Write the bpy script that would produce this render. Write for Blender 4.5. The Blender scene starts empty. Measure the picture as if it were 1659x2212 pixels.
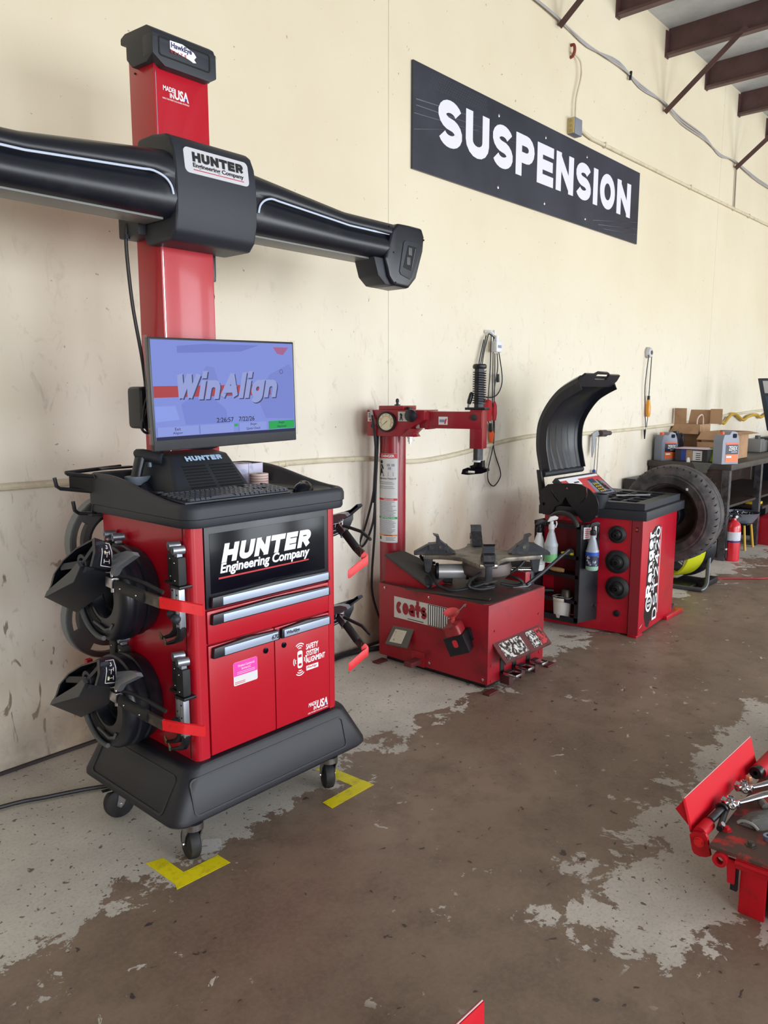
import bpy, bmesh, math, random
from mathutils import Vector, Matrix
random.seed(7)
PI = math.pi
S = bpy.context.scene
COL = S.collection

# ---------------------------------------------------------------- camera
FPX, PITCH, YAW, CAMH = 1662.0, math.radians(8.588), math.radians(41.945), 1.6
F = Vector((math.cos(YAW)*math.cos(PITCH), math.sin(YAW)*math.cos(PITCH), -math.sin(PITCH)))
R = Vector((math.sin(YAW), -math.cos(YAW), 0))
U = R.cross(F)
cd = bpy.data.cameras.new('camera')
cd.sensor_fit = 'VERTICAL'; cd.sensor_height = 36.0; cd.lens = 36.0*FPX/2212.0
cd.clip_start = 0.02; cd.clip_end = 200
cam = bpy.data.objects.new('camera', cd); COL.objects.link(cam)
cam.matrix_world = Matrix(((R.x, U.x, -F.x, 0), (R.y, U.y, -F.y, 0), (R.z, U.z, -F.z, CAMH), (0, 0, 0, 1)))
S.camera = cam

# ---------------------------------------------------------------- world, daylight, exposure
w = bpy.data.worlds.new('daylight'); S.world = w; w.use_nodes = True
bgn = w.node_tree.nodes['Background']
bgn.inputs[0].default_value = (0.80, 0.90, 1.0, 1); bgn.inputs[1].default_value = 3.2

def area(name, loc, rot, sx, sy, power, col):
    l = bpy.data.lights.new(name, 'AREA'); l.shape = 'RECTANGLE'; l.size = sx; l.size_y = sy
    l.energy = power; l.color = col
    o = bpy.data.objects.new(name, l); COL.objects.link(o); o.location = loc; o.rotation_euler = rot
    return o
# open bay doors behind the camera (daylight coming in)
area('bay_door_and_fill_light', (-2.6, -6.9, 2.0), (math.radians(90), 0, 0), 3.6, 3.8, 420, (0.93, 0.97, 1.0))  # added fill: this door is invented to brighten the dark left side
area('bay_door_and_fill_light', (3.2, -6.9, 2.0), (math.radians(90), 0, 0), 3.6, 3.8, 480, (0.93, 0.97, 1.0))
area('bay_door_and_fill_light', (8.6, -6.9, 2.0), (math.radians(90), 0, 0), 3.6, 3.8, 560, (0.93, 0.97, 1.0))
area('bay_door_and_fill_light', (14.0, -6.9, 2.0), (math.radians(90), 0, 0), 3.6, 3.8, 420, (0.93, 0.97, 1.0))
S.view_settings.view_transform = 'Standard'; S.view_settings.look = 'None'
S.view_settings.gamma = 1.0; S.view_settings.use_curve_mapping = False
S.view_settings.exposure = -0.58

# ---------------------------------------------------------------- mesh helpers
class B:
    def __init__(s): s.v = []; s.f = []
    def add(s, v, f, M=None):
        k = len(s.v)
        s.v += [tuple(M @ Vector(p)) if M is not None else tuple(p) for p in v]
        s.f += [tuple(i+k for i in q) for q in f]
        return s
    def bm(s, bm, M=None):
        bm.verts.index_update()
        s.add([v.co[:] for v in bm.verts], [[v.index for v in f.verts] for f in bm.faces], M); bm.free(); return s
    def box(s, x0, x1, y0, y1, z0, z1, b=0, seg=2, M=None):
        v = [(x, y, z) for x in (x0, x1) for y in (y0, y1) for z in (z0, z1)]
        f = [(0, 1, 3, 2), (4, 6, 7, 5), (0, 4, 5, 1), (2, 3, 7, 6), (0, 2, 6, 4), (1, 5, 7, 3)]
        return s.bev(v, f, b, seg, M)
    def bev(s, v, f, b=0, seg=2, M=None, ang=20):
        if not b: return s.add(v, f, M)
        bm = bmesh.new(); vv = [bm.verts.new(p) for p in v]
        for q in f: bm.faces.new([vv[i] for i in q])
        bmesh.ops.recalc_face_normals(bm, faces=bm.faces)
        es = [e for e in bm.edges if len(e.link_faces) == 2 and e.calc_face_angle(0) > math.radians(ang)]
        bmesh.ops.bevel(bm, geom=es, offset=b, segments=seg, profile=0.6, affect='EDGES', clamp_overlap=True)
        return s.bm(bm, M)
    def cyl(s, p0, p1, r0, r1=None, n=20, cap=True):
        return s.tube([p0, p1], [r0, r0 if r1 is None else r1], n, cap=cap)
    def tube(s, pts, r, n=8, closed=False, cap=True, sm=0):
        pts = [Vector(p) for p in pts]
        if sm: pts = smooth(pts, sm, closed)
        m = len(pts); rr = r if isinstance(r, (list, tuple)) else [r]*m
        if len(rr) != m: rr = [rr[0]]*m
        rings = []; prev = None
        for i in range(m):
            a = pts[(i-1) % m] if (closed or i > 0) else pts[i]
            b = pts[(i+1) % m] if (closed or i < m-1) else pts[i]
            t = (b-a).normalized()
            if prev is None:
                h = Vector((0, 0, 1)) if abs(t.z) < 0.9 else Vector((1, 0, 0))
                x = t.cross(h).normalized()
            else:
                x = (prev - t*prev.dot(t)).normalized()
            prev = x; y = t.cross(x)
            rings.append([pts[i]+(x*math.cos(2*PI*k/n)+y*math.sin(2*PI*k/n))*rr[i] for k in range(n)])
        return s.loft(rings, cap and not closed, closed)
    def loft(s, rings, caps=True, closed=False, M=None):
        n = len(rings[0]); v = [p for r in rings for p in r]; f = []
        m = len(rings)
        for i in range(m if closed else m-1):
            j = (i+1) % m
            for k in range(n):
                l = (k+1) % n
                f.append((i*n+k, i*n+l, j*n+l, j*n+k))
        if caps and not closed:
            f.append(tuple(range(n))[::-1]); f.append(tuple((m-1)*n+k for k in range(n)))
        return s.add(v, f, M)
    def lathe(s, prof, o=(0, 0, 0), ax=(0, 0, 1), n=32, sx=1, sy=1):
        o = Vector(o); t = Vector(ax).normalized()
        h = Vector((0, 0, 1)) if abs(t.z) < 0.9 else Vector((1, 0, 0))
        x = t.cross(h).normalized(); y = t.cross(x)
        rings = [[o+t*z+(x*sx*math.cos(2*PI*k/n)+y*sy*math.sin(2*PI*k/n))*r for k in range(n)] for r, z in prof]
        return s.loft(rings, False)
    def prism(s, poly, ax, a, b, bv=0, seg=2, M=None, ang=20):
        n = len(poly)
        def P(p, t): return {'x': (t, p[0], p[1]), 'y': (p[0], t, p[1]), 'z': (p[0], p[1], t)}[ax]
        v = [P(p, a) for p in poly]+[P(p, b) for p in poly]
        f = [tuple(range(n)), tuple(range(2*n-1, n-1, -1))]+[(i, (i+1) % n, n+(i+1) % n, n+i) for i in range(n)]
        return s.bev(v, f, bv, seg, M, ang)
    def sphere(s, c, r, n=14, sx=1, sy=1, sz=1):
        bm = bmesh.new(); bmesh.ops.create_uvsphere(bm, u_segments=n, v_segments=max(6, n//2), radius=r)
        return s.bm(bm, Matrix.Translation(c) @ Matrix.Diagonal((sx, sy, sz, 1)))
    def quad(s, a, b, c, d, t=0):
        a, b, c, d = map(Vector, (a, b, c, d))
        if not t: return s.add([a, b, c, d], [(0, 1, 2, 3)])
        n = (b-a).cross(d-a).normalized()*t
        return s.add([a, b, c, d, a+n, b+n, c+n, d+n], [(3, 2, 1, 0), (4, 5, 6, 7), (0, 1, 5, 4), (1, 2, 6, 5), (2, 3, 7, 6), (3, 0, 4, 7)])
    def plate(s, outer, holes, M, t):
        s.add(*curve2d([outer]+list(holes), t), M); return s
    def text(s, tx, M, w=None, h=None, t=0.0006, bold=0.0, shear=0.0, space=1.0):
        s.add(*text2d(tx, w, h, t, bold, shear, space), M); return s

def smooth(pts, k, closed=False):
    out = []; m = len(pts)
    for i in range(m if closed else m-1):
        p = [pts[(i+j-1) % m] if closed else pts[min(max(i+j-1, 0), m-1)] for j in range(4)]
        for q in range(k):
            u = q/k
            out.append(0.5*((2*p[1])+(p[2]-p[0])*u+(2*p[0]-5*p[1]+4*p[2]-p[3])*u*u+(3*p[1]-p[0]-3*p[2]+p[3])*u**3))
    if not closed: out.append(pts[-1])
    return out
def from_curve(c):
    o = bpy.data.objects.new('tmp', c); COL.objects.link(o)
    bpy.context.view_layer.update()
    me = bpy.data.meshes.new_from_object(o.evaluated_get(bpy.context.evaluated_depsgraph_get()))
    v = [p.co.copy() for p in me.vertices]; f = [tuple(q.vertices) for q in me.polygons]
    bpy.data.objects.remove(o); bpy.data.curves.remove(c); bpy.data.meshes.remove(me)
    return v, f
def curve2d(loops, t):
    c = bpy.data.curves.new('tmp', 'CURVE'); c.dimensions = '2D'; c.fill_mode = 'BOTH'; c.extrude = t/2
    for l in loops:
        sp = c.splines.new('POLY'); sp.points.add(len(l)-1); sp.use_cyclic_u = True
        for p, q in zip(sp.points, l): p.co = (q[0], q[1], 0, 1)
    return from_curve(c)
_tc = {}
def text2d(tx, w, h, t, bold, shear, space):
    key = (tx, bold, shear, space)
    if key not in _tc:
        c = bpy.data.curves.new('tmp', 'FONT'); c.body = tx; c.size = 1; c.extrude = 0.02; c.offset = bold
        c.shear = shear; c.space_character = space; c.resolution_u = 3
        _tc[key] = from_curve(c)
    v, f = _tc[key]
    x0 = min(p.x for p in v); x1 = max(p.x for p in v); y0 = min(p.y for p in v); y1 = max(p.y for p in v)
    sx = w/(x1-x0) if w else None; sy = h/(y1-y0) if h else None
    sx = sx or sy; sy = sy or sx
    return [Vector(((p.x-x0)*sx, (p.y-y0)*sy, (p.z/0.02)*t/2+t/2)) for p in v], f
def frame(o, ux, uy):
    ux = Vector(ux).normalized(); uy = Vector(uy); uy = (uy-ux*uy.dot(ux)).normalized(); n = ux.cross(uy)
    return Matrix(((ux.x, uy.x, n.x, o[0]), (ux.y, uy.y, n.y, o[1]), (ux.z, uy.z, n.z, o[2]), (0, 0, 0, 1)))
def front(x, y, z): return frame((x, y, z), (1, 0, 0), (0, 0, 1))      # faces -Y
def leftf(x, y, z): return frame((x, y, z), (0, -1, 0), (0, 0, 1))     # faces -X
def circ(cx, cy, r, n=24, a0=0, a1=2*PI, ry=None):
    full = abs(a1-a0-2*PI) < 1e-6
    return [(cx+r*math.cos(a0+(a1-a0)*k/(n if full else n-1)), cy+(ry or r)*math.sin(a0+(a1-a0)*k/(n if full else n-1))) for k in range(n)]
def rrect(x0, x1, y0, y1, r, n=5):
    p = []
    for cx, cy, a in ((x1-r, y1-r, 0), (x0+r, y1-r, 90), (x0+r, y0+r, 180), (x1-r, y0+r, 270)):
        p += [(cx+r*math.cos(math.radians(a+90*k/n)), cy+r*math.sin(math.radians(a+90*k/n))) for k in range(n+1)]
    return p

WL = {}
def meshobj(name, b, m, off=Vector((0, 0, 0)), sm=35):
    me = bpy.data.meshes.new(name)
    me.from_pydata([(p[0]-off.x, p[1]-off.y, p[2]-off.z) for p in b.v], [], b.f)
    bm = bmesh.new(); bm.from_mesh(me); bmesh.ops.recalc_face_normals(bm, faces=bm.faces); bm.to_mesh(me); bm.free()
    if sm: me.shade_smooth(); me.set_sharp_from_angle(angle=math.radians(sm))
    me.materials.append(m); me.update()
    return bpy.data.objects.new(name, me)
def thing(name, label, cat, loc=(0, 0, 0), group=None):
    o = bpy.data.objects.new(name, None); COL.objects.link(o); o.location = loc; o.empty_display_size = 0.05
    o['label'] = label; o['category'] = cat
    if group: o['group'] = group
    WL[o.name] = Vector(loc); return o
def part(par, name, b, m, label=None, sm=35, local=False):
    off = Vector((0, 0, 0)) if local else WL[par.name]
    o = meshobj(name, b, m, off, sm); COL.objects.link(o); o.parent = par; WL[o.name] = WL[par.name]
    if label: o['label'] = label
    return o
def single(name, b, m, label, cat, loc=(0, 0, 0), group=None, sm=35):
    o = meshobj(name, b, m, Vector(loc), sm); COL.objects.link(o); o.location = loc
    o['label'] = label; o['category'] = cat
    if group: o['group'] = group
    WL[o.name] = Vector(loc); return o
def struct(name, b, m, par=None, sm=35):
    o = meshobj(name, b, m, Vector((0, 0, 0)), sm); COL.objects.link(o); WL[o.name] = Vector((0, 0, 0))
    if par: o.parent = par
    else: o['kind'] = 'structure'
    return o
def copy_tree(o, par=None, loc=None):
    c = o.copy(); COL.objects.link(c); c.parent = par
    if loc is not None: c.location = loc
    for ch in o.children: copy_tree(ch, c)
    return c

# ---------------------------------------------------------------- materials
def lin(c):
    return tuple(((x/255)/12.92 if x/255 <= 0.04045 else ((x/255+0.055)/1.055)**2.4) for x in c)+(1,)
def nd(nt, t, **kw):
    n = nt.nodes.new(t)
    for k, v in kw.items(): setattr(n, k, v)
    return n
def mat(name, c, r=0.5, m=0, c2=None, ns=6, lo=0.45, hi=0.65, amt=1.0, bump=0, bs=250, coat=0, emit=0, alpha=1, trans=0, r2=None, spec=0.5, dist=0.0):
    M = bpy.data.materials.new(name); M.use_nodes = True; nt = M.node_tree; p = nt.nodes['Principled BSDF']
    p.inputs['Base Color'].default_value = lin(c); p.inputs['Roughness'].default_value = r; p.inputs['Metallic'].default_value = m
    p.inputs['Specular IOR Level'].default_value = spec
    if coat: p.inputs['Coat Weight'].default_value = coat; p.inputs['Coat Roughness'].default_value = 0.08
    if emit: p.inputs['Base Color'].default_value = lin((12, 12, 16)); p.inputs['Emission Color'].default_value = lin(c); p.inputs['Emission Strength'].default_value = emit
    if trans: p.inputs['Transmission Weight'].default_value = trans
    p.inputs['Alpha'].default_value = alpha
    if c2 or bump: tc = nd(nt, 'ShaderNodeTexCoord'); geo = nd(nt, 'ShaderNodeNewGeometry')
    if c2:
        n = nd(nt, 'ShaderNodeTexNoise'); n.inputs['Scale'].default_value = ns; n.inputs['Detail'].default_value = 8
        n.inputs['Roughness'].default_value = 0.65; n.inputs['Distortion'].default_value = dist
        nt.links.new(geo.outputs['Position'], n.inputs['Vector'])
        mr = nd(nt, 'ShaderNodeMapRange'); mr.inputs[1].default_value = lo; mr.inputs[2].default_value = hi; mr.inputs[4].default_value = amt
        nt.links.new(n.outputs['Fac'], mr.inputs[0])
        mx = nd(nt, 'ShaderNodeMix', data_type='RGBA'); mx.inputs[6].default_value = lin(c); mx.inputs[7].default_value = lin(c2)
        nt.links.new(mr.outputs[0], mx.inputs[0]); nt.links.new(mx.outputs[2], p.inputs['Base Color'])
        if r2 is not None:
            m2 = nd(nt, 'ShaderNodeMapRange'); m2.inputs[3].default_value = r; m2.inputs[4].default_value = r2
            nt.links.new(mr.outputs[0], m2.inputs[0]); nt.links.new(m2.outputs[0], p.inputs['Roughness'])
    if bump:
        n = nd(nt, 'ShaderNodeTexNoise'); n.inputs['Scale'].default_value = bs; n.inputs['Detail'].default_value = 2
        nt.links.new(geo.outputs['Position'], n.inputs['Vector'])
        bp = nd(nt, 'ShaderNodeBump'); bp.inputs['Strength'].default_value = bump; bp.inputs['Distance'].default_value = 0.002
        nt.links.new(n.outputs['Fac'], bp.inputs['Height']); nt.links.new(bp.outputs[0], p.inputs['Normal'])
    return M
RED = mat('gloss_red_paint', (184, 12, 36), 0.32, coat=0.22)
REDT = mat('worn_red_enamel', (156, 18, 36), 0.42, c2=(84, 22, 28), ns=7, lo=0.52, hi=0.78, amt=0.9, r2=0.6)
REDC = mat('dull_red_column_paint', (146, 26, 42), 0.33, c2=(120, 24, 36), ns=5, lo=0.45, hi=0.75, coat=0.3)
REDB = mat('bright_red_grip', (222, 26, 34), 0.4, c2=(170, 30, 34), ns=60, lo=0.55, hi=0.75)
REDL = mat('scuffed_red_lift_paint', (188, 18, 34), 0.5, spec=0.3, c2=(70, 34, 34), ns=9, lo=0.6, hi=0.78, r2=0.65)
REDK = mat('lift_deck_worn_paint', (86, 62, 56), 0.6, c2=(196, 44, 40), ns=14, lo=0.5, hi=0.6, amt=0.9)
BLK = mat('matte_black_plastic', (38, 42, 51), 0.5, bump=0.25, bs=900)
BLKS = mat('satin_black_plastic', (24, 27, 36), 0.33, c2=(46, 48, 56), ns=9, lo=0.55, hi=0.8, amt=0.7, r2=0.5)
BLKG = mat('gloss_black', (8, 11, 22), 0.16, spec=0.22)
BLKD = mat('black_and_recess_shade', (8, 8, 10), 0.7)  # near black; its colour also stands in for shade in slots and holes
BLKM = mat('black_powder_coat', (16, 18, 26), 0.4, c2=(34, 34, 40), ns=12, lo=0.5, hi=0.8)
RUB = mat('black_rubber', (26, 27, 31), 0.6, c2=(52, 50, 50), ns=20, lo=0.5, hi=0.75, r2=0.75)
CORD = mat('black_cord', (22, 23, 29), 0.45)
GREY = mat('dark_grey_plastic', (82, 84, 86), 0.55)
GRIME = mat('grimy_steel', (74, 70, 66), 0.5, 0.6, c2=(130, 122, 108), ns=14, lo=0.45, hi=0.7)
DARKST = mat('dark_cast_steel', (52, 54, 60), 0.48, 0.5, c2=(88, 86, 86), ns=22, lo=0.5, hi=0.75)
STEEL = mat('bare_steel', (176, 176, 180), 0.28, 1.0, c2=(110, 106, 104), ns=30, lo=0.5, hi=0.75)
CHROME = mat('polished_steel', (206, 208, 212), 0.16, 1.0)
SILV = mat('silver_strip', (176, 190, 214), 0.35, 0.35)
ALUM = mat('brushed_aluminium', (168, 174, 186), 0.35, 0.8)
WHITE = mat('white_print', (238, 240, 244), 0.45)
WPLA = mat('white_plastic', (226, 228, 230), 0.4)
INK = mat('black_print', (20, 20, 24), 0.5)
REDP = mat('red_print', (196, 40, 52), 0.5)
GRNP = mat('green_print', (30, 140, 84), 0.5)
ORGP = mat('orange_print', (226, 128, 44), 0.5)
BLUP = mat('blue_print', (38, 62, 150), 0.5)
PINK = mat('pink_print', (240, 66, 178), 0.5)
LBLU = mat('pale_blue_print', (96, 150, 214), 0.5)
PAPER = mat('paper', (222, 220, 222), 0.6)
DECAL = mat('aged_paper_decal', (206, 206, 208), 0.5, c2=(150, 140, 130), ns=40, lo=0.6, hi=0.8)
TORN = mat('torn_foil_label', (216, 216, 212), 0.4, c2=(52, 40, 38), ns=45, lo=0.46, hi=0.52)
# ---------------------------------------------------------------- block lettering drawn as strokes
def _arc(cx, cy, rx, ry, a0, a1, n=9): return [(cx+rx*math.cos(math.radians(a0+(a1-a0)*k/(n-1))), cy+ry*math.sin(math.radians(a0+(a1-a0)*k/(n-1)))) for k in range(n)]
_XH = 0.60
GL = {   # width, strokes on the unit box (baseline 0, cap height 1)
 'H': (0.9, [[(0, 0), (0, 1)], [(1, 0), (1, 1)], [(0, .5), (1, .5)]]),
 'U': (0.88, [[(0, 1), (0, .32)]+_arc(.5, .32, .5, .32, 180, 360)+[(1, .32), (1, 1)]]),
 'N': (0.9, [[(0, 0), (0, 1)], [(0, 1), (1, 0)], [(1, 0), (1, 1)]]),
 'T': (0.85, [[(.5, 0), (.5, 1)], [(-.08, 1), (1.08, 1)]]),
 'E': (0.74, [[(0, 0), (0, 1)], [(0, 1), (1, 1)], [(0, .5), (.92, .5)], [(0, 0), (1, 0)]]),
 'R': (0.84, [[(0, 0), (0, 1)], [(0, 1), (.62, 1)]+_arc(.62, .74, .38, .26, 90, -90)+[(.62, .48), (0, .48)], [(.5, .48), (1, 0)]]),
 'S': (0.82, [_arc(.5, .75, .5, .25, 20, 90, 5)+_arc(.5, .75, .48, .25, 90, 250, 9)+_arc(.5, .25, .5, .25, 70, -90, 9)+_arc(.5, .25, .5, .25, -90, -160, 5)]),
 'P': (0.8, [[(0, 0), (0, 1)], [(0, 1), (.6, 1)]+_arc(.6, .72, .4, .28, 90, -90)+[(.6, .44), (0, .44)]]),
 'I': (0.0, [[(.5, 0), (.5, 1)]]),
 'O': (0.92, [_arc(.5, .5, .5, .5, 90, 450, 25)]),
 'W': (1.3, [[(0, 1), (.26, 0)], [(.26, 0), (.5, 1)], [(.5, 1), (.74, 0)], [(.74, 0), (1, 1)]]),
 'A': (0.95, [[(0, 0), (.5, 1)], [(.5, 1), (1, 0)], [(.17, .3), (.83, .3)]]),
 'D': (0.86, [[(0, 0), (0, 1)], [(0, 1), (.5, 1)]+_arc(.5, .5, .5, .5, 90, -90, 13)+[(.5, 0), (0, 0)]]),
 'i': (0.0, [[(.5, 0), (.5, _XH)], [(.5, 1.05), (.5, 1.06)]]),
 'l': (0.0, [[(.5, 0), (.5, 1)]]),
 'n': (0.66, [[(0, 0), (0, _XH)], [(0, .30)]+_arc(.5, .34, .5, .26, 180, 0)+[(1, 0)]]),
 'r': (0.4, [[(0, 0), (0, _XH)], [(0, .4)]+_arc(.7, .30, .7, .30, 180, 90, 6)+[(1.1, .60)]]),
 'a': (0.62, [_arc(.5, .38, .5, .22, 150, 0, 8)+[(1, 0)], [(1, .33), (.5, .33)]+_arc(.45, .165, .45, .165, 90, 270, 9)+[(.6, 0), (1, .12)]]),
 'g': (0.64, [_arc(.5, .30, .5, .30, 0, 360, 21), [(1, _XH), (1, -.06)]+_arc(.5, -.06, .5, .2, 0, -150, 9)]),
 'e': (0.64, [[(0, .31), (1, .31)]+_arc(.5, .30, .5, .30, 5, 315, 19)]),
 'c': (0.6, [_arc(.5, .30, .5, .30, 45, 315, 17)]),
 'o': (0.62, [_arc(.5, .30, .5, .30, 90, 450, 21)]),
 't': (0.42, [[(.4, 1), (.4, .14), (.55, 0), (1, 0)], [(0, _XH), (1, _XH)]]),
 's': (0.56, [_arc(.5, .45, .5, .15, 20, 90, 5)+_arc(.5, .45, .48, .15, 90, 250, 7)+_arc(.5, .15, .5, .15, 70, -90, 7)+_arc(.5, .15, .5, .15, -90, -160, 4)]),
 '2': (0.72, [_arc(.5, .72, .5, .28, 165, -30, 11)+[(.0, 0), (1, 0)]]),
 '4': (0.8, [[(.75, 0), (.75, 1)], [(.75, 1), (0, .3)], [(0, .3), (1.1, .3)]]),
 '0': (0.74, [_arc(.5, .5, .5, .5, 90, 450, 25)]),
 '6': (0.7, [_arc(.5, .3, .5, .3, 90, 450, 19), [(0, .3), (0, .6)]+_arc(.5, .62, .5, .38, 180, 40, 8)]),
 '7': (0.7, [[(0, 1), (1, 1)], [(1, 1), (.35, 0)]]),
 ' ': (0.3, [])}
def block(b, tx, M, w, h, th=0.22, shear=0.0, t=0.0008, gap=0.16):
    """bold grotesque lettering; th = stroke weight as a share of cap height"""
    pos = 0; items = []
    for ch in tx:
        gw, st = GL[ch]; items.append((pos, gw*(1-th)*0.95, st)); pos += (gw*(1-th)*0.95)+th+gap
    tot = pos-gap; kx = w/tot; k = h; hw = th/2; lay = 0
    for x0, gw, st in items:
        for s in st:
            pts = [Vector((x0+hw+p[0]*gw if gw else x0+hw, hw+p[1]*(1-th))) for p in s]
            if all((pts[i]-pts[i+1]).length < 1e-6 for i in range(len(pts)-1)): continue
            pts = [q_ for i_, q_ in enumerate(pts) if i_ == 0 or (q_-pts[i_-1]).length > 1e-5]
            clsd = len(pts) > 2 and (pts[0]-pts[-1]).length < 1e-3
            if clsd: pts = pts[:-1]
            n = len(pts); L_, R_ = [], []
            for i in range(n):
                a = pts[(i-1) % n] if (clsd or i) else None; c = pts[(i+1) % n] if (clsd or i < n-1) else None
                p = pts[i]
                d1 = (p-a).normalized() if a is not None else None; d2 = (c-p).normalized() if c is not None else None
                if d1 is None: d = d2
                elif d2 is None: d = d1
                else: d = (d1+d2).normalized()
                m = 1.0 if d1 is None or d2 is None else 1/max(0.5, d.dot(d1))
                nn = Vector((-d.y, d.x))*hw*m
                q = p.copy()
                if not clsd:
                    straight = (n == 2)
                    if i == 0 and straight: q = p-d*hw*(1.0 if abs(d.x) < 0.2 or abs(d.y) < 0.2 else 0.45)
                    if i == n-1 and straight: q = p+d*hw*(1.0 if abs(d.x) < 0.2 or abs(d.y) < 0.2 else 0.45)
                    if not straight and ((i == 0 and abs(d.x) < 0.05) or (i == n-1 and abs(d.x) < 0.05)): q = p+d*hw*(-1 if i == 0 else 1)
                L_.append(q+nn); R_.append(q-nn)
            v = []; f = []
            def cv(q, z):
                yy = min(max(q.y, 0 if not s[0][1] < -.01 and min(p_[1] for p_ in s) >= 0 else -1), 1.06 if tx.islower() or True else 1)
                return ((q.x*kx)+shear*yy*k, yy*k, z)
            for i in range(n): v += [cv(L_[i], t), cv(R_[i], t)]
            for i in range(n if clsd else n-1):
                j = (i+1) % n; f.append((2*i, 2*i+1, 2*j+1, 2*j))
            v = [(q_[0], q_[1], q_[2]+lay*0.00025) for q_ in v]; lay = (lay+1) % 4
            b.add(v, f, M)
    return b
# ================================================================ THE SETTING
def floor_mat():
    M = bpy.data.materials.new('peeling_sealed_concrete'); M.use_nodes = True; nt = M.node_tree; p = nt.nodes['Principled BSDF']; L = nt.links.new
    geo = nd(nt, 'ShaderNodeNewGeometry'); sep = nd(nt, 'ShaderNodeSeparateXYZ'); L(geo.outputs['Position'], sep.inputs[0])
    def mth(op, a, b=None, c=None):
        n = nd(nt, 'ShaderNodeMath', operation=op)
        for i, q in enumerate((a, b, c)):
            if q is None: continue
            if isinstance(q, (int, float)): n.inputs[i].default_value = q
            else: L(q, n.inputs[i])
        return n.outputs[0]
    def noise(sc, det=8, ro=0.6, dist=0, vec=None):
        n = nd(nt, 'ShaderNodeTexNoise'); n.inputs['Scale'].default_value = sc; n.inputs['Detail'].default_value = det
        n.inputs['Roughness'].default_value = ro; n.inputs['Distortion'].default_value = dist
        L(vec or geo.outputs['Position'], n.inputs['Vector']); return n.outputs['Fac']
    def rng(v, a, b, c=0.0, d=1.0):
        n = nd(nt, 'ShaderNodeMapRange'); n.inputs[1].default_value = a; n.inputs[2].default_value = b; n.inputs[3].default_value = c; n.inputs[4].default_value = d
        L(v, n.inputs[0]); return n.outputs[0]
    def mix(f, a, b, mode='MIX'):
        n = nd(nt, 'ShaderNodeMix', data_type='RGBA', blend_type=mode)
        for i, q in ((0, f), (6, a), (7, b)):
            if isinstance(q, tuple): n.inputs[i].default_value = q
            elif isinstance(q, (int, float)): n.inputs[i].default_value = q
            else: L(q, n.inputs[i])
        return n.outputs[2]
    X, Y = sep.outputs[0], sep.outputs[1]
    # bare strip along the wall and bare area round the lift
    d1 = mth('SUBTRACT', Y, mth('ADD', 2.10, mth('MULTIPLY', mth('SUBTRACT', mth('MINIMUM', X, 3.2), 1.2), 0.09)))
    d1 = mth('MINIMUM', d1, mth('MULTIPLY', mth('SUBTRACT', X, 0.62), 0.9))
    d2 = mth('MINIMUM', mth('SUBTRACT', 1.10, Y), mth('SUBTRACT', mth('ADD', X, mth('MULTIPLY', Y, 0.55)), 2.52))
    d3 = mth('MINIMUM', mth('SUBTRACT', X, 6.9), mth('SUBTRACT', Y, 2.2))
    d = mth('MAXIMUM', mth('MAXIMUM', d1, d2), d3)
    d = mth('MAXIMUM', mth('MINIMUM', d, 0.5), -0.34)
    fld = mth('ADD', mth('MULTIPLY', d, 0.9), mth('MULTIPLY', mth('SUBTRACT', noise(4.2, 13, 0.70, 0.3), 0.512), 1.30))
    flk = mth('MULTIPLY', rng(noise(14, 7, 0.65, 0.5), 0.645, 0.652), rng(noise(1.7, 3), 0.48, 0.54))
    bare = mth('MAXIMUM', rng(fld, 0.0, 0.012), flk)
    specks = rng(noise(40, 4, 0.55, 0.4), 0.645, 0.66)
    big = noise(0.9, 5, 0.6)
    brown = mix(rng(big, 0.35, 0.65), lin((122, 103, 89)), lin((150, 131, 115)))
    brown = mix(rng(noise(5.5, 9, 0.7), 0.45, 0.75), brown, lin((104, 86, 75)))
    brown = mix(mth('MULTIPLY', rng(noise(60, 6, 0.7), 0.42, 0.7), 0.45), brown, lin((146, 132, 118)))
    brown = mix(rng(noise(22, 3, 0.5, 0.5), 0.685, 0.72), brown, lin((72, 62, 60)))
    grey = mix(rng(noise(2.2, 8, 0.65), 0.35, 0.7), lin((212, 206, 197)), lin((182, 177, 170)))
    grey = mix(mth('MULTIPLY', specks, 0.85), grey, lin((76, 68, 64)))
    grey = mix(mth('MULTIPLY', rng(noise(90, 5, 0.7), 0.5, 0.75), 0.5), grey, lin((128, 122, 116)))
    col = mix(bare, brown, grey)
    L(col, p.inputs['Base Color'])
    L(mth('ADD', rng(bare, 0, 1, 0.36, 0.52), mth('MULTIPLY', noise(12, 6, 0.7), 0.18)), p.inputs['Roughness'])
    p.inputs['Specular IOR Level'].default_value = 0.45
    bp = nd(nt, 'ShaderNodeBump'); bp.inputs['Strength'].default_value = 0.35; bp.inputs['Distance'].default_value = 0.004
    L(mth('ADD', mth('MULTIPLY', noise(70, 6, 0.7), 0.3), mth('MULTIPLY', bare, -0.25)), bp.inputs['Height']); L(bp.outputs[0], p.inputs['Normal'])
    return M
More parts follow.
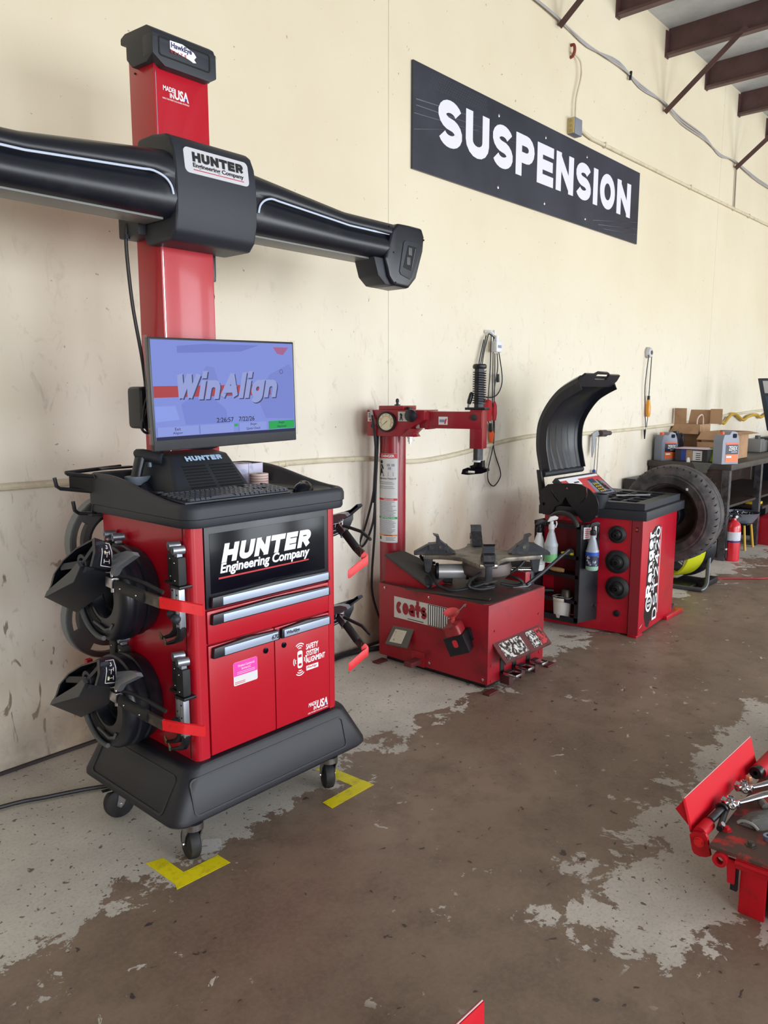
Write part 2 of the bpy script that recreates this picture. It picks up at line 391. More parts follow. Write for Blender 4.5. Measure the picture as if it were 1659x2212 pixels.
def wall_mat():
    M = bpy.data.materials.new('stained_shaded_cream_paint'); M.use_nodes = True; nt = M.node_tree; p = nt.nodes['Principled BSDF']; L = nt.links.new
    geo = nd(nt, 'ShaderNodeNewGeometry'); sep = nd(nt, 'ShaderNodeSeparateXYZ'); L(geo.outputs['Position'], sep.inputs[0])
    def mth(op, a, b=None):
        n = nd(nt, 'ShaderNodeMath', operation=op)
        for i, q in enumerate((a, b)):
            if q is None: continue
            if isinstance(q, (int, float)): n.inputs[i].default_value = q
            else: L(q, n.inputs[i])
        return n.outputs[0]
    def vec(sx, sz):
        m = nd(nt, 'ShaderNodeMapping'); m.inputs['Scale'].default_value = (sx, 1, sz); L(geo.outputs['Position'], m.inputs[0]); return m.outputs[0]
    def noise(sc, det=8, ro=0.6, dist=0, v=None):
        n = nd(nt, 'ShaderNodeTexNoise'); n.inputs['Scale'].default_value = sc; n.inputs['Detail'].default_value = det
        n.inputs['Roughness'].default_value = ro; n.inputs['Distortion'].default_value = dist
        L(v or geo.outputs['Position'], n.inputs['Vector']); return n.outputs['Fac']
    def rng(v, a, b, c=0.0, d=1.0):
        n = nd(nt, 'ShaderNodeMapRange'); n.inputs[1].default_value = a; n.inputs[2].default_value = b; n.inputs[3].default_value = c; n.inputs[4].default_value = d
        L(v, n.inputs[0]); return n.outputs[0]
    def mix(f, a, b):
        n = nd(nt, 'ShaderNodeMix', data_type='RGBA')
        for i, q in ((0, f), (6, a), (7, b)):
            if isinstance(q, tuple): n.inputs[i].default_value = q
            elif isinstance(q, (int, float)): n.inputs[i].default_value = q
            else: L(q, n.inputs[i])
        return n.outputs[2]
    X, Z = sep.outputs[0], sep.outputs[2]
    low = rng(Z, 0.2, 1.5, 1, 0); mid = rng(Z, 0.7, 2.8, 1, 0)
    col = mix(rng(noise(0.7, 4), 0.35, 0.7), lin((229, 218, 193)), lin((221, 208, 180)))
    col = mix(mth('MULTIPLY', mid, rng(noise(1.1, 5), 0.2, 0.5)), col, lin((233, 228, 217)))  # paler, cooler lower wall: cool light put into the paint colour
    col = mix(mth('MULTIPLY', mth('MULTIPLY', low, 0.8), rng(noise(1.3, 6, 0.55, 0, vec(1.6, 0.7)), 0.38, 0.62)), col, lin((194, 163, 126)))  # tan dirt towards the floor, with some shading painted in
    col = mix(mth('MULTIPLY', mid, mth('MULTIPLY', rng(noise(9, 9, 0.7, 1.5, vec(1.0, 0.55)), 0.57, 0.68), 0.42)), col, lin((128, 116, 108)))
    left = rng(X, 2.4, 1.4)
    spl = rng(noise(17, 3, 0.5, 0.8, vec(1.0, 0.32)), 0.635, 0.67)
    col = mix(mth('MULTIPLY', mth('MULTIPLY', mth('MULTIPLY', left, rng(Z, 1.35, 0.9)), spl), 0.75), col, lin((104, 84, 70)))
    col = mix(mth('MULTIPLY', rng(noise(34, 3, 0.5), 0.735, 0.76), 0.6), col, lin((96, 88, 84)))
    col = mix(mth('MULTIPLY', rng(Z, 0.32, 0.0), rng(noise(3, 8, 0.7), 0.3, 0.6)), col, lin((150, 138, 128)))
    L(col, p.inputs['Base Color']); p.inputs['Roughness'].default_value = 0.55
    bp = nd(nt, 'ShaderNodeBump'); bp.inputs['Strength'].default_value = 0.25; bp.inputs['Distance'].default_value = 0.004
    L(noise(14, 8, 0.7), bp.inputs['Height']); L(bp.outputs[0], p.inputs['Normal'])
    return M
FLOOR = floor_mat(); WALL = wall_mat()
PLAIN = mat('plain_cream_wall', (222, 210, 184), 0.7)
CEIL = mat('white_roof_sheet', (204, 206, 208), 0.6, c2=(168, 170, 172), ns=1.6, lo=0.4, hi=0.7)
PURL = mat('brown_primer_steel', (92, 66, 64), 0.5, c2=(76, 52, 50), ns=5, lo=0.4, hi=0.7)
CREAM = mat('cream_painted_conduit', (214, 204, 178), 0.55, c2=(180, 168, 146), ns=9, lo=0.5, hi=0.75)
WY = 3.28
struct('floor', B().box(-6, 18, -7.2, 3.5, -0.1, 0), FLOOR, sm=0)
wb = struct('wall_back', B().box(-6, 18, 3.30, 3.5, 0, 5.1), BLKD, sm=0)
for a, b in ((-6, 3.688), (3.691, 9.3), (9.303, 18)):
    struct('wall_panel', B().box(a, b, WY, 3.30, 0.0, 5.1), WALL, wb, sm=0)
struct('baseboard_back', B().box(-6, 18, 3.262, 3.281, 0.0, 0.013, 0.004), mat('dark_joint_seal', (64, 56, 56), 0.8), sm=0)
struct('wall_left', B().box(-6.2, -6, -7.2, 3.5, 0, 5.1), PLAIN, sm=0)
struct('wall_right', B().box(18, 18.2, -7.2, 3.5, 0, 5.1), PLAIN, sm=0)
bf = B()
for a, b in ((-6, -4.4), (-0.8, 1.4), (5.0, 6.8), (10.4, 12.2), (15.8, 18)): bf.box(a, b, -7.2, -7.0, 0, 5.1)
bf.box(-6, 18, -7.2, -7.0, 3.9, 5.1)
struct('wall_front', bf, PLAIN, sm=0)
ceil = struct('ceiling', B().box(-6, 18, -7.2, 3.5, 5.05, 5.15), CEIL, sm=0)
# Z purlins, each with its own end clip, and flange braces down to the wall
x = -4.83
while x < 17:
    t = 0.008; z0, z1 = 4.79, 5.048
    prof = [(x-0.07, z0), (x, z0), (x, z1-t), (x+0.07, z1-t), (x+0.07, z1), (x-t, z1), (x-t, z0+t), (x-0.07+t, z0+t), (x-0.07+t, z0+0.025), (x-0.07, z0+0.025)]
    pu = struct('purlin', B().prism(prof, 'y', -7.0, WY-0.002), PURL, ceil, sm=0)
    struct('end_clip', B().box(x-0.075, x-0.004, WY-0.012, WY-0.001, z0-0.01, z1-0.03), PURL, pu, sm=0)
    x += 1.045
for x, zb in ((5.645, 4.405), (7.67, 4.305), (9.72, 4.218)):
    b = B(); M = frame((x, WY-0.012, zb), (1, 0, 0), (0, -0.785, 0.62))
    b.prism([(-0.025, 0), (0.025, 0), (0.025, 0.006), (-0.019, 0.006), (-0.019, 0.05), (-0.025, 0.05)], 'y', 0, 0.90, M=frame((x, WY-0.012, zb), (1, 0, 0), (0, -0.785, 0.62)))
    struct('brace', b, PURL, ceil, sm=0)

# ---------------------------------------------------------------- sign on the wall
def sign_mat():
    M = mat('brushed_charcoal_sign', (46, 48, 57), 0.34, c2=(66, 68, 80), ns=1.2, lo=0.35, hi=0.7)
    nt = M.node_tree; L = nt.links.new; p = nt.nodes['Principled BSDF']; geo = nd(nt, 'ShaderNodeNewGeometry')
    m = nd(nt, 'ShaderNodeMapping'); m.inputs['Scale'].default_value = (1.5, 1, 90); m.inputs['Rotation'].default_value = (0, 0.0, 0)
    L(geo.outputs['Position'], m.inputs[0])
    n = nd(nt, 'ShaderNodeTexNoise'); n.inputs['Scale'].default_value = 3; n.inputs['Detail'].default_value = 4; L(m.outputs[0], n.inputs['Vector'])
    bp = nd(nt, 'ShaderNodeBump'); bp.inputs['Strength'].default_value = 0.12; bp.inputs['Distance'].default_value = 0.003
    L(n.outputs['Fac'], bp.inputs['Height']); L(bp.outputs[0], p.inputs['Normal'])
    return M
sg = thing('shop_sign', 'long charcoal sign reading SUSPENSION in white capitals high on cream wall', 'sign', (5.54, 3.27, 3.01))
part(sg, 'panel', B().box(3.90, 7.186, 3.264, 3.279, 3.008, 3.642), sign_mat(), sm=0)
b = B(); block(b, 'SUSPENSION', front(4.15, 3.264, 3.212), 2.86, 0.292, 0.26, 0, 0.001, 0.13)
part(sg, 'lettering', b, mat('white_sign_print', (232, 230, 244), 0.35), sm=0)
b = B()
for x0, z0, x1, z1, th in ((3.93, 3.42, 4.95, 3.50, .006), (3.93, 3.385, 5.3, 3.46, .005), (3.91, 3.335, 5.25, 3.44, .004), (3.91, 3.24, 4.6, 3.40, .003), (6.3, 3.08, 7.17, 3.20, .004), (6.4, 3.06, 7.17, 3.14, .005), (6.5, 3.04, 7.17, 3.09, .004)):
    b.add([(x0, 3.2632, z0), (x1, 3.2632, z1), (x0, 3.2632, z0+th)], [(0, 1, 2)]); b.add([(x0, 3.2632, z0), (x1, 3.2632, z1-0.0), (x1, 3.2632, z1+0.002)], [(0, 1, 2)])
part(sg, 'printed_streaks', b, mat('grey_sign_print', (112, 114, 128), 0.35), sm=0)
b = B()
for i in range(26):
    for j in range(6):
        for ox, oz in ((4.08, 3.535), (6.55, 3.022)):
            xx, zz = ox+i*0.024+(j % 2)*0.012, oz+j*0.016
            if zz < 3.635 and xx < 7.17 and not (ox > 6 and zz > 3.08): b.add([(xx+p[0], 3.2633, zz+p[1]) for p in circ(0, 0, 0.0075, 6)], [tuple(range(6))])
part(sg, 'printed_mesh_pattern', b, mat('faint_sign_print', (64, 66, 76), 0.35), sm=0)['kind'] = 'stuff'
for x, z in ((4.847, 3.556), (5.489, 3.559), (6.155, 3.562), (4.854, 3.077), (5.497, 3.079), (6.163, 3.072)):
    part(sg, 'screw', B().lathe([(0.0, 0.0), (0.013, 0.0), (0.013, 0.002), (0.008, 0.003), (0.005, 0.005), (0, 0.005)], (x, 3.264, z), (0, -1, 0), 14), CHROME)

# ---------------------------------------------------------------- services on the wall
jb = thing('junction_box', 'small grey electrical box above the black sign', 'electrical box', (5.90, 3.28, 3.65))
part(jb, 'box', B().box(5.845, 5.965, 3.215, 3.279, 3.665, 3.79, 0.004), mat('grey_box_paint', (128, 132, 142), 0.5))
part(jb, 'knockout_side', B().box(5.838, 5.845, 3.22, 3.279, 3.67, 3.785, 0.002), mat('yellowed_paint', (196, 178, 120), 0.6))
for i in range(3): part(jb, 'knockout', B().cyl((5.836, 3.25, 3.69+i*0.037), (5.839, 3.25, 3.69+i*0.037), 0.013, n=14), mat('knockout_paint%d' % i, (176, 158, 104), 0.6))
cn = thing('conduit', 'cream painted conduit running right from the grey electrical box', 'pipe', (6.0, 3.26, 3.72))
part(cn, 'pipe', B().tube([(5.965, 3.25, 3.755), (6.06, 3.255, 3.735), (6.2, 3.262, 3.722), (6.4, 3.264, 3.722), (8.2, 3.264, 3.745), (11.2, 3.264, 3.79), (14, 3.264, 3.83)], 0.0145, 10, sm=4), CREAM)
for x in (6.45, 8.4, 9.75, 10.3): part(cn, 'strap', B().box(x, x+0.025, 3.245, 3.2795, 3.70+(x-6.4)*0.0135, 3.745+(x-6.4)*0.0135, 0.003), CREAM)
hc = thing('hanging_cable', 'beige cable hanging from rusty hook down to electrical box', 'cable', (5.85, 3.27, 3.79))
part(hc, 'cable', B().tube([(5.91, 3.25, 3.79), (5.915, 3.25, 3.95), (5.97, 3.245, 4.12), (5.95, 3.24, 4.22), (5.90, 3.25, 4.26), (5.855, 3.26, 4.275)], 0.0075, 8, sm=5), CREAM)
part(hc, 'hook', B().tube([(5.85, 3.278, 4.24), (5.85, 3.255, 4.25), (5.845, 3.24, 4.28), (5.85, 3.25, 4.325), (5.85, 3.278, 4.33)], 0.012, 8, sm=4), mat('rusty_hook', (136, 62, 52), 0.8))
wr = thing('wire_bundle', 'grey wire bundle sagging between the brown braces', 'wires', (7.6, 3.26, 4.35))
for k in range(3):
    p = [(4.6, 3.255, 4.47), (5.27, 3.255, 4.453), (5.62, 3.25, 4.43), (6.1, 3.255, 4.40-0.012*k), (6.66, 3.255, 4.41+0.012*k), (7.1, 3.26, 4.385-0.02*k), (7.63, 3.25, 4.36), (8.1, 3.26, 4.29+0.02*k), (8.72, 3.255, 4.285+0.012*k), (9.2, 3.26, 4.25-0.015*k), (9.68, 3.25, 4.265), (10.6, 3.255, 4.22+0.01*k), (12, 3.255, 4.25)]
    part(wr, 'wire', B().tube([(a, c+0.004*k, d+0.007*k) for a, c, d in p], 0.006, 7, sm=4), mat('grey_wire%d' % k, (168, 164, 166), 0.55))
part(wr, 'tie', B().cyl((6.87, 3.255, 4.36), (6.885, 3.255, 4.43), 0.012), CORD)
single('drop_pipe', B().tube([(9.75, 3.262, 4.22), (9.76, 3.262, 4.0), (9.768, 3.262, 3.775)], 0.009, 8), mat('brown_drop_pipe', (150, 136, 128), 0.6), 'thin brown vertical pipe dropping to the conduit at right', 'pipe', (9.76, 3.262, 3.78))
hp = thing('air_line', 'cream air line running along the wall behind the machines', 'pipe', (4.5, 3.26, 1.2))
part(hp, 'pipe', B().tube([(-3, 3.262, 1.235), (1.28, 3.262, 1.228), (1.66, 3.262, 1.218), (2.58, 3.262, 1.222), (2.9, 3.262, 1.228), (3.5, 3.262, 1.214), (3.87, 3.262, 1.172), (4.15, 3.262, 1.172), (4.49, 3.262, 1.198), (4.9, 3.262, 1.245), (5.5, 3.262, 1.282), (6.2, 3.262, 1.268), (7.24, 3.262, 1.274), (8.2, 3.262, 1.29), (8.94, 3.262, 1.315), (10, 3.262, 1.36), (12, 3.262, 1.42)], 0.0155, 10, sm=4), CREAM)
for x, z in ((2.75, 1.225), (2.80, 1.226), (3.35, 1.219), (4.8, 1.233), (7.5, 1.277)): part(hp, 'clamp', B().cyl((x, 3.262, z), (x+0.016, 3.262, z), 0.0178, n=12), CREAM)
# hanging chargers and leads beside the tire machine
lw = thing('hanging_leads', 'tangle of thin black leads hanging on hook above red arm', 'cables', (4.8, 3.27, 1.9))
for pts in ([(4.72, 3.25, 2.03), (4.66, 3.245, 1.86), (4.64, 3.25, 1.70), (4.70, 3.25, 1.60), (4.86, 3.25, 1.60), (4.94, 3.25, 1.70), (4.90, 3.245, 1.86), (4.83, 3.24, 2.0), (4.76, 3.25, 2.045)],
            [(4.75, 3.25, 2.045), (4.68, 3.24, 1.9), (4.66, 3.245, 1.72), (4.70, 3.25, 1.58), (4.755, 3.25, 1.56)],
            [(4.77, 3.24, 2.04), (4.765, 3.24, 1.8), (4.755, 3.245, 1.6), (4.76, 3.25, 1.55)],
            [(4.80, 3.24, 2.03), (4.80, 3.24, 1.8), (4.81, 3.245, 1.62), (4.82, 3.25, 1.53), (4.84, 3.25, 1.55), (4.84, 3.25, 1.75), (4.83, 3.245, 1.91)],
            [(4.85, 3.24, 1.91), (4.87, 3.245, 1.8), (4.84, 3.25, 1.65), (4.845, 3.25, 1.5), (4.85, 3.25, 1.3), (4.83, 3.25, 1.2), (4.78, 3.25, 1.06), (4.785, 3.25, 0.97), (4.86, 3.25, 0.925), (4.94, 3.25, 0.98), (4.94, 3.25, 1.04), (4.86, 3.25, 1.18), (4.835, 3.25, 1.3), (4.84, 3.25, 1.5)],
            [(4.70, 3.255, 2.0), (4.63, 3.25, 1.8), (4.62, 3.25, 1.6), (4.65, 3.25, 1.5), (4.74, 3.25, 1.495)],
            [(4.76, 3.25, 1.43), (4.80, 3.25, 1.36), (4.81, 3.25, 1.31)]):
    part(lw, 'lead', B().tube(pts, 0.0045, 6, sm=6), CORD)
part(lw, 'hook', B().tube([(4.74, 3.278, 2.06), (4.76, 3.24, 2.06), (4.78, 3.225, 2.04), (4.78, 3.22, 2.07)], 0.011, 8, sm=3), WPLA)
ch = part(lw, 'charger_block', B().box(4.785, 4.86, 3.20, 3.25, 1.915, 1.995, 0.008), WPLA)
part(ch, 'neck', B().cyl((4.82, 3.225, 1.995), (4.815, 3.225, 2.035), 0.016, n=12), WPLA)
part(ch, 'rating_print', B().box(4.80, 4.845, 3.1985, 3.2, 1.945, 1.965), mat('grey_print', (140, 148, 168), 0.5))
part(lw, 'tester_handle', B().prism([(4.735, 1.415), (4.775, 1.415), (4.78, 1.5), (4.775, 1.565), (4.745, 1.575), (4.73, 1.55)], 'y', 3.225, 3.265, 0.008), REDP)
part(lw, 'plug', B().lathe([(0, 0), (0.014, 0.01), (0.02, 0.06), (0.018, 0.12), (0.006, 0.15), (0, 0.15)], (4.845, 3.25, 1.41), (0, 0, 1), 12), REDP)
part(lw, 'orange_clip', B().prism([(4.80, 1.255), (4.82, 1.255), (4.835, 1.32), (4.81, 1.345), (4.79, 1.33)], 'y', 3.235, 3.26, 0.004), mat('orange_plastic', (232, 92, 40), 0.45))
part(lw, 'black_clip', B().prism([(4.785, 1.34), (4.81, 1.33), (4.805, 1.40), (4.785, 1.39)], 'y', 3.24, 3.26, 0.003), CORD)
part(lw, 'inline_fuse', B().cyl((4.885, 3.25, 1.70), (4.88, 3.25, 1.76), 0.012, n=10), CORD)
# hanging test light
tl = thing('test_light', 'amber test light hanging on thin cord below round wall bracket', 'test light', (7.57, 3.27, 1.5))
part(tl, 'wall_bracket', B().lathe([(0, 0), (0.05, 0), (0.055, 0.02), (0.045, 0.045), (0.02, 0.05), (0, 0.05)], (7.57, 3.28, 2.025), (0, -1, 0), 20), mat('grey_bracket', (196, 196, 198), 0.45))
part(tl, 'bracket_boss', B().cyl((7.57, 3.23, 2.025), (7.57, 3.224, 2.025), 0.02), GREY)
part(tl, 'cord', B().tube([(7.53, 3.24, 2.0), (7.50, 3.25, 1.7), (7.53, 3.25, 1.45), (7.56, 3.25, 1.3), (7.54, 3.25, 1.24)], 0.005, 6, sm=5), CORD)
part(tl, 'cord', B().tube([(7.60, 3.24, 2.0), (7.61, 3.25, 1.75), (7.60, 3.25, 1.55)], 0.005, 6, sm=5), CORD)
part(tl, 'amber_handle', B().lathe([(0, 0), (0.018, 0), (0.026, 0.03), (0.026, 0.10), (0.02, 0.13), (0.016, 0.17), (0, 0.175)], (7.60, 3.25, 1.39), (0, 0, 1), 14), mat('amber_plastic', (222, 150, 34), 0.3))
part(tl, 'handle_cap', B().cyl((7.60, 3.25, 1.555), (7.60, 3.25, 1.60), 0.014), CORD)
part(tl, 'probe', B().tube([(7.60, 3.25, 1.39), (7.585, 3.25, 1.28)], 0.004, 6), CORD)
part(tl, 'clip', B().cyl((7.55, 3.25, 1.17), (7.545, 3.25, 1.26), 0.006, 0.014, n=8), CORD)
nz = thing('nozzle_hanger', 'grey strap hanger with black nozzle on the air line', 'hanger', (6.5, 3.26, 1.2))
part(nz, 'strap', B().prism([(6.40, 1.265), (6.50, 1.29), (6.53, 1.25), (6.46, 1.23), (6.44, 1.10), (6.41, 1.05), (6.40, 1.12)], 'y', 3.235, 3.245, 0.002), mat('grey_strap', (150, 152, 160), 0.5))
part(nz, 'nozzle', B().lathe([(0, 0), (0.03, 0), (0.032, 0.1), (0.022, 0.11), (0.02, 0.2), (0, 0.2)], (6.54, 3.235, 1.262), (1, 0, -0.02), 14), mat('brown_nozzle', (74, 62, 66), 0.55))
part(nz, 'string', B().tube([(6.50, 3.25, 1.22), (6.49, 3.25, 1.05), (6.48, 3.25, 0.93)], 0.003, 5), CORD)
part(nz, 'string', B().tube([(6.55, 3.25, 1.24), (6.54, 3.25, 1.0), (6.53, 3.25, 0.86)], 0.003, 5), CORD)
part(nz, 'blue_tip', B().sphere((6.48, 3.25, 0.92), 0.018, 10), BLUP)

# ---------------------------------------------------------------- yellow tape corner marks and floor leads
TAPE = mat('scuffed_yellow_tape', (244, 228, 20), 0.45, c2=(206, 190, 44), ns=22, lo=0.5, hi=0.7)
def tape(lbl, a, b):
    t = thing('floor_tape', lbl, 'tape', (a[0][0], a[0][1], 0), 'yellow corner marks of floor tape')
    for i, q in enumerate((a, b)): part(t, 'tape_strip', B().prism(q, 'z', 0.0002+0.0006*i, 0.0009+0.0006*i), TAPE, sm=0)
tape('yellow L of floor tape under front left caster of red console', [(1.275, 2.055), (1.332, 2.05), (1.33, 2.234), (1.272, 2.25)], [(1.262, 2.046), (1.47, 2.037), (1.468, 2.105), (1.29, 2.112)])
tape('yellow L of floor tape beside the console caster nearest tire machine', [(2.135, 2.06), (2.198, 2.05), (2.186, 2.30), (2.125, 2.31)], [(1.953, 2.028), (2.2, 2.032), (2.197, 2.092), (1.958, 2.088)])
single('clear_tape_scrap', B().add([(1.44, 2.14, 0.001), (1.50, 2.12, 0.001), (1.52, 2.16, 0.018), (1.47, 2.19, 0.024), (1.42, 2.16, 0.004)], [(0, 1, 2, 3, 4)]), mat('clear_film', (226, 230, 236), 0.15, alpha=0.14), 'crumpled scrap of clear tape beside left yellow mark', 'tape', (1.46, 2.15, 0))
single('power_cable', B().tube([(-1.0, 3.16, 0.012), (0.6, 3.06, 0.012), (1.078, 2.985, 0.012), (1.234, 2.927, 0.012), (1.416, 2.844, 0.012), (1.62, 2.70, 0.012)], 0.0085, 8, sm=5), CORD, 'black power cable on floor running left from console', 'cable', (1.1, 2.98, 0))
single('floor_hose', B().tube([(2.3, 2.95, 0.016), (2.8, 3.16, 0.016), (3.15, 3.235, 0.016), (3.35, 3.22, 0.016), (3.52, 3.14, 0.02)], 0.016, 8, sm=5), CORD, 'black hose on floor between console and tire machine', 'hose', (3.0, 3.2, 0))
single('red_hose', B().tube([(6.3, 2.75, 0.008), (6.55, 2.58, 0.008), (6.92, 2.205, 0.008), (7.08, 2.02, 0.008), (7.22, 1.9, 0.008), (7.9, 1.5, 0.008)], 0.008, 8, sm=5), mat('red_hose', (150, 36, 40), 0.5), 'thin red air hose lying on floor behind mounted wheel', 'hose', (7.0, 2.1, 0))
# ================================================================ WHEEL ALIGNMENT CONSOLE
AL = thing('alignment_console', 'tall red and black wheel alignment console with camera boom and monitor', 'alignment machine', (1.78, 2.44, 0))
# moulded base skirt: rings of rounded rectangles
def rr3(x0, x1, y0, y1, r, z): return [Vector((p[0], p[1], z)) for p in rrect(x0, x1, y0, y1, r, 6)]
b = B()
b.loft([rr3(1.335, 2.215, 2.135, 2.725, 0.05, 0.150), rr3(1.312, 2.236, 2.112, 2.748, 0.06, 0.150), rr3(1.302, 2.246, 2.102, 2.758, 0.06, 0.162),
        rr3(1.303, 2.245, 2.103, 2.757, 0.06, 0.178), rr3(1.385, 2.165, 2.142, 2.735, 0.055, 0.322), rr3(1.395, 2.155, 2.15, 2.73, 0.055, 0.333), rr3(1.41, 2.14, 2.165, 2.72, 0.05, 0.336)])
SKIRT = mat('skirt_plastic', (27, 29, 38), 0.42, bump=0.2, bs=900)
part(AL, 'base_skirt', b, SKIRT)
# recessed panels on the skirt flanks
def skirt(name, a, c, d, e):  # quad corners on the sloping flank
    part(AL, name, B().quad(a, c, d, e, 0.004), BLK)
b = B(); M = frame((1.38, 2.1035, 0.178), (1, 0, 0), (0, 0.039, 0.146)); b.plate(rrect(0, 0.735, 0, 0.128, 0.02), [rrect(0.006, 0.729, 0.006, 0.122, 0.016)], M, 0.006)
part(AL, 'skirt_moulding', b, SKIRT)
b = B(); M = frame((1.3045, 2.68, 0.178), (0, -1, 0), (0.082, 0, 0.146)); b.plate(rrect(0, 0.49, 0.002, 0.142, 0.02), [rrect(0.008, 0.482, 0.010, 0.134, 0.016)], M, 0.008)
part(AL, 'skirt_moulding', b, SKIRT)
def caster(x, y, ang, zr=0.058):
    d = Vector((math.cos(ang), math.sin(ang), 0)); a = Vector((-d.y, d.x, 0)); o = Vector((x, y, 0))
    c = part(AL, 'caster', B().cyl(o-d*0.03+Vector((0, 0, 0.128)), o-d*0.03+Vector((0, 0, 0.151)), 0.036), STEEL)
    for s in (-1, 1):
        f = B(); e = a*s*0.027
        pts = [o+e+Vector((0, 0, zr-0.012)), o+e+d*0.014+Vector((0, 0, zr)), o+e-d*0.0+Vector((0, 0, 0.13)), o+e-d*0.055+Vector((0, 0, 0.13)), o+e-d*0.03+Vector((0, 0, 0.10)), o+e-d*0.012+Vector((0, 0, zr))]
        f.loft([[p-a*0.002 for p in pts], [p+a*0.002 for p in pts]]); part(c, 'fork', f, STEEL)
    part(c, 'wheel', B().lathe([(0.0, -0.022), (0.046, -0.022), (0.055, -0.016), (0.058, 0), (0.055, 0.016), (0.046, 0.022), (0.0, 0.022)], o+Vector((0, 0, zr)), a, 28), RUB)
    part(c, 'axle_bolt', B().cyl(o+Vector((0, 0, zr))-a*0.032, o+Vector((0, 0, zr))+a*0.032, 0.007, n=8), CHROME)
    part(c, 'brake_tab', B().box(-0.006, 0.03, -0.012, 0.012, -0.002, 0.002, M=frame(o+d*0.03+Vector((0, 0, 0.115)), d, a)), CHROME)
caster(1.40, 2.165, math.radians(75)); caster(2.06, 2.165, math.radians(60)); caster(1.37, 2.60, math.radians(165)); caster(2.10, 2.62, math.radians(120))
# cabinet body with a rounded front post each side
b = B(); b.prism([(1.452, 2.20), (1.452, 2.168), (1.49, 2.168), (1.49, 2.20)], 'z', 0.30, 1.17)
b = B(); b.prism([(1.44, 2.735), (1.44, 2.195)]+[(1.465-0.025*math.cos(t), 2.188-0.023*math.sin(t)) for t in [PI*k/12 for k in range(0, 7)]]+[(1.492, 2.165), (1.492, 2.18), (2.078, 2.18), (2.078, 2.165)]+[(2.098+0.022*math.sin(t), 2.188-0.023*math.cos(t)) for t in [PI*k/12 for k in range(0, 7)]]+[(2.12, 2.735)], 'z', 0.333, 1.172)
part(AL, 'cabinet_body', b, RED)
b = B().box(1.4385, 1.4395, 2.203, 2.206, 0.34, 1.165); part(AL, 'seam_line', b, BLKD)
# smoked door over the printer bay, with badge
sd = part(AL, 'smoked_flap_door', B().box(1.496, 2.074, 2.162, 2.178, 0.872, 1.160, 0.003), BLKS)
part(sd, 'window_pane', B().box(1.516, 2.054, 2.1605, 2.163, 0.925, 1.135, 0.001), BLKG)
b = B(); block(b, 'HUNTER', front(1.562, 2.1605, 1.028), 0.408, 0.066, 0.30, 0.25, 0.001, 0.12); part(sd, 'lettering', b, WHITE, 'white bold italic letters', sm=0)
b = B(); b.text('Engineering Company', front(1.556, 2.1605, 0.981), 0.418, 0.046, 0.001, bold=0.03, shear=0.18); part(sd, 'lettering', b, WHITE, sm=0)
part(sd, 'underline', B().prism([(1.548, 0.972), (1.968, 0.974), (1.969, 0.979), (1.549, 0.978)], 'y', 2.1597, 2.1605), REDP, sm=0)
def bar(par, x0, x1, z, zh=0.036, txt=None, tx=0):
    h = part(par, 'pull_bar', B().prism([(x0, z-zh*0.5), (x0+0.004, z+zh*0.55), (x0+(x1-x0)*0.5, z+zh*0.75), (x1-0.004, z+zh*0.55), (x1, z-zh*0.5)], 'y', 2.143, 2.172, 0.005, ang=10), BLKS)
    part(h, 'silver_strip', B().box(x0+0.045 if x1-x0 > 0.4 or x0 < 1.6 else x0+0.012, x1-0.012, 2.1405, 2.1435, z-zh*0.36, z+zh*0.42, 0.001), SILV)
    if txt: part(h, 'lettering', B().text(txt, front(tx, 2.1405, z-0.008), None, 0.017, 0.0008, bold=0.02, shear=0.2), INK, sm=0)
bar(sd, 1.506, 2.068, 0.897)
dr = part(AL, 'drawer_front', B().box(1.497, 2.074, 2.161, 2.178, 0.748, 0.866, 0.004), RED); bar(dr, 1.506, 2.068, 0.836)
dl = part(AL, 'cabinet_door', B().box(1.497, 1.790, 2.161, 2.178, 0.342, 0.742, 0.004), RED); bar(dl, 1.506, 1.806, 0.716, txt='670', tx=1.762)
d2 = part(AL, 'cabinet_door', B().box(1.794, 2.074, 2.161, 2.178, 0.342, 0.742, 0.004), RED); bar(d2, 1.812, 2.070, 0.716, txt='WinAlign', tx=1.834)
for d, x in ((dl, 1.748), (d2, 1.836)): part(d, 'lock', B().lathe([(0, 0), (0.011, 0), (0.011, 0.003), (0.006, 0.004), (0, 0.004)], (x, 2.161, 0.666), (0, -1, 0), 16), BLKG)
st = part(dl, 'pink_service_sticker', B().prism(rrect(1.599, 1.707, 0.569, 0.656, 0.006), 'y', 2.160, 2.161), PAPER, 'pink and white service sticker', sm=0)
b = B().box(1.6, 1.706, 2.1594, 2.1602, 0.604, 0.6555)
part(AL, 'sticker_header', b, PINK, sm=0)
for i, (tx, xx, zz, hh) in enumerate((('Windham Commercial', 1.618, 0.636, 0.0085), ('Services LLC', 1.634, 0.624, 0.0085))):
    part(AL, 'sticker_text', B().text(tx, front(xx, 2.1594, zz), 0.075 if i == 0 else 0.042, hh, 0.0004), WHITE, sm=0)
for zz in (0.616, 0.61): part(AL, 'sticker_rule', B().box(1.615, 1.695, 2.1592, 2.1594, zz, zz+0.0015), PAPER, sm=0)
for z0 in (0.580, 0.5745): part(AL, 'sticker_line', B().box(1.604, 1.65, 2.1596, 2.1600, z0, z0+0.002), REDP, sm=0)
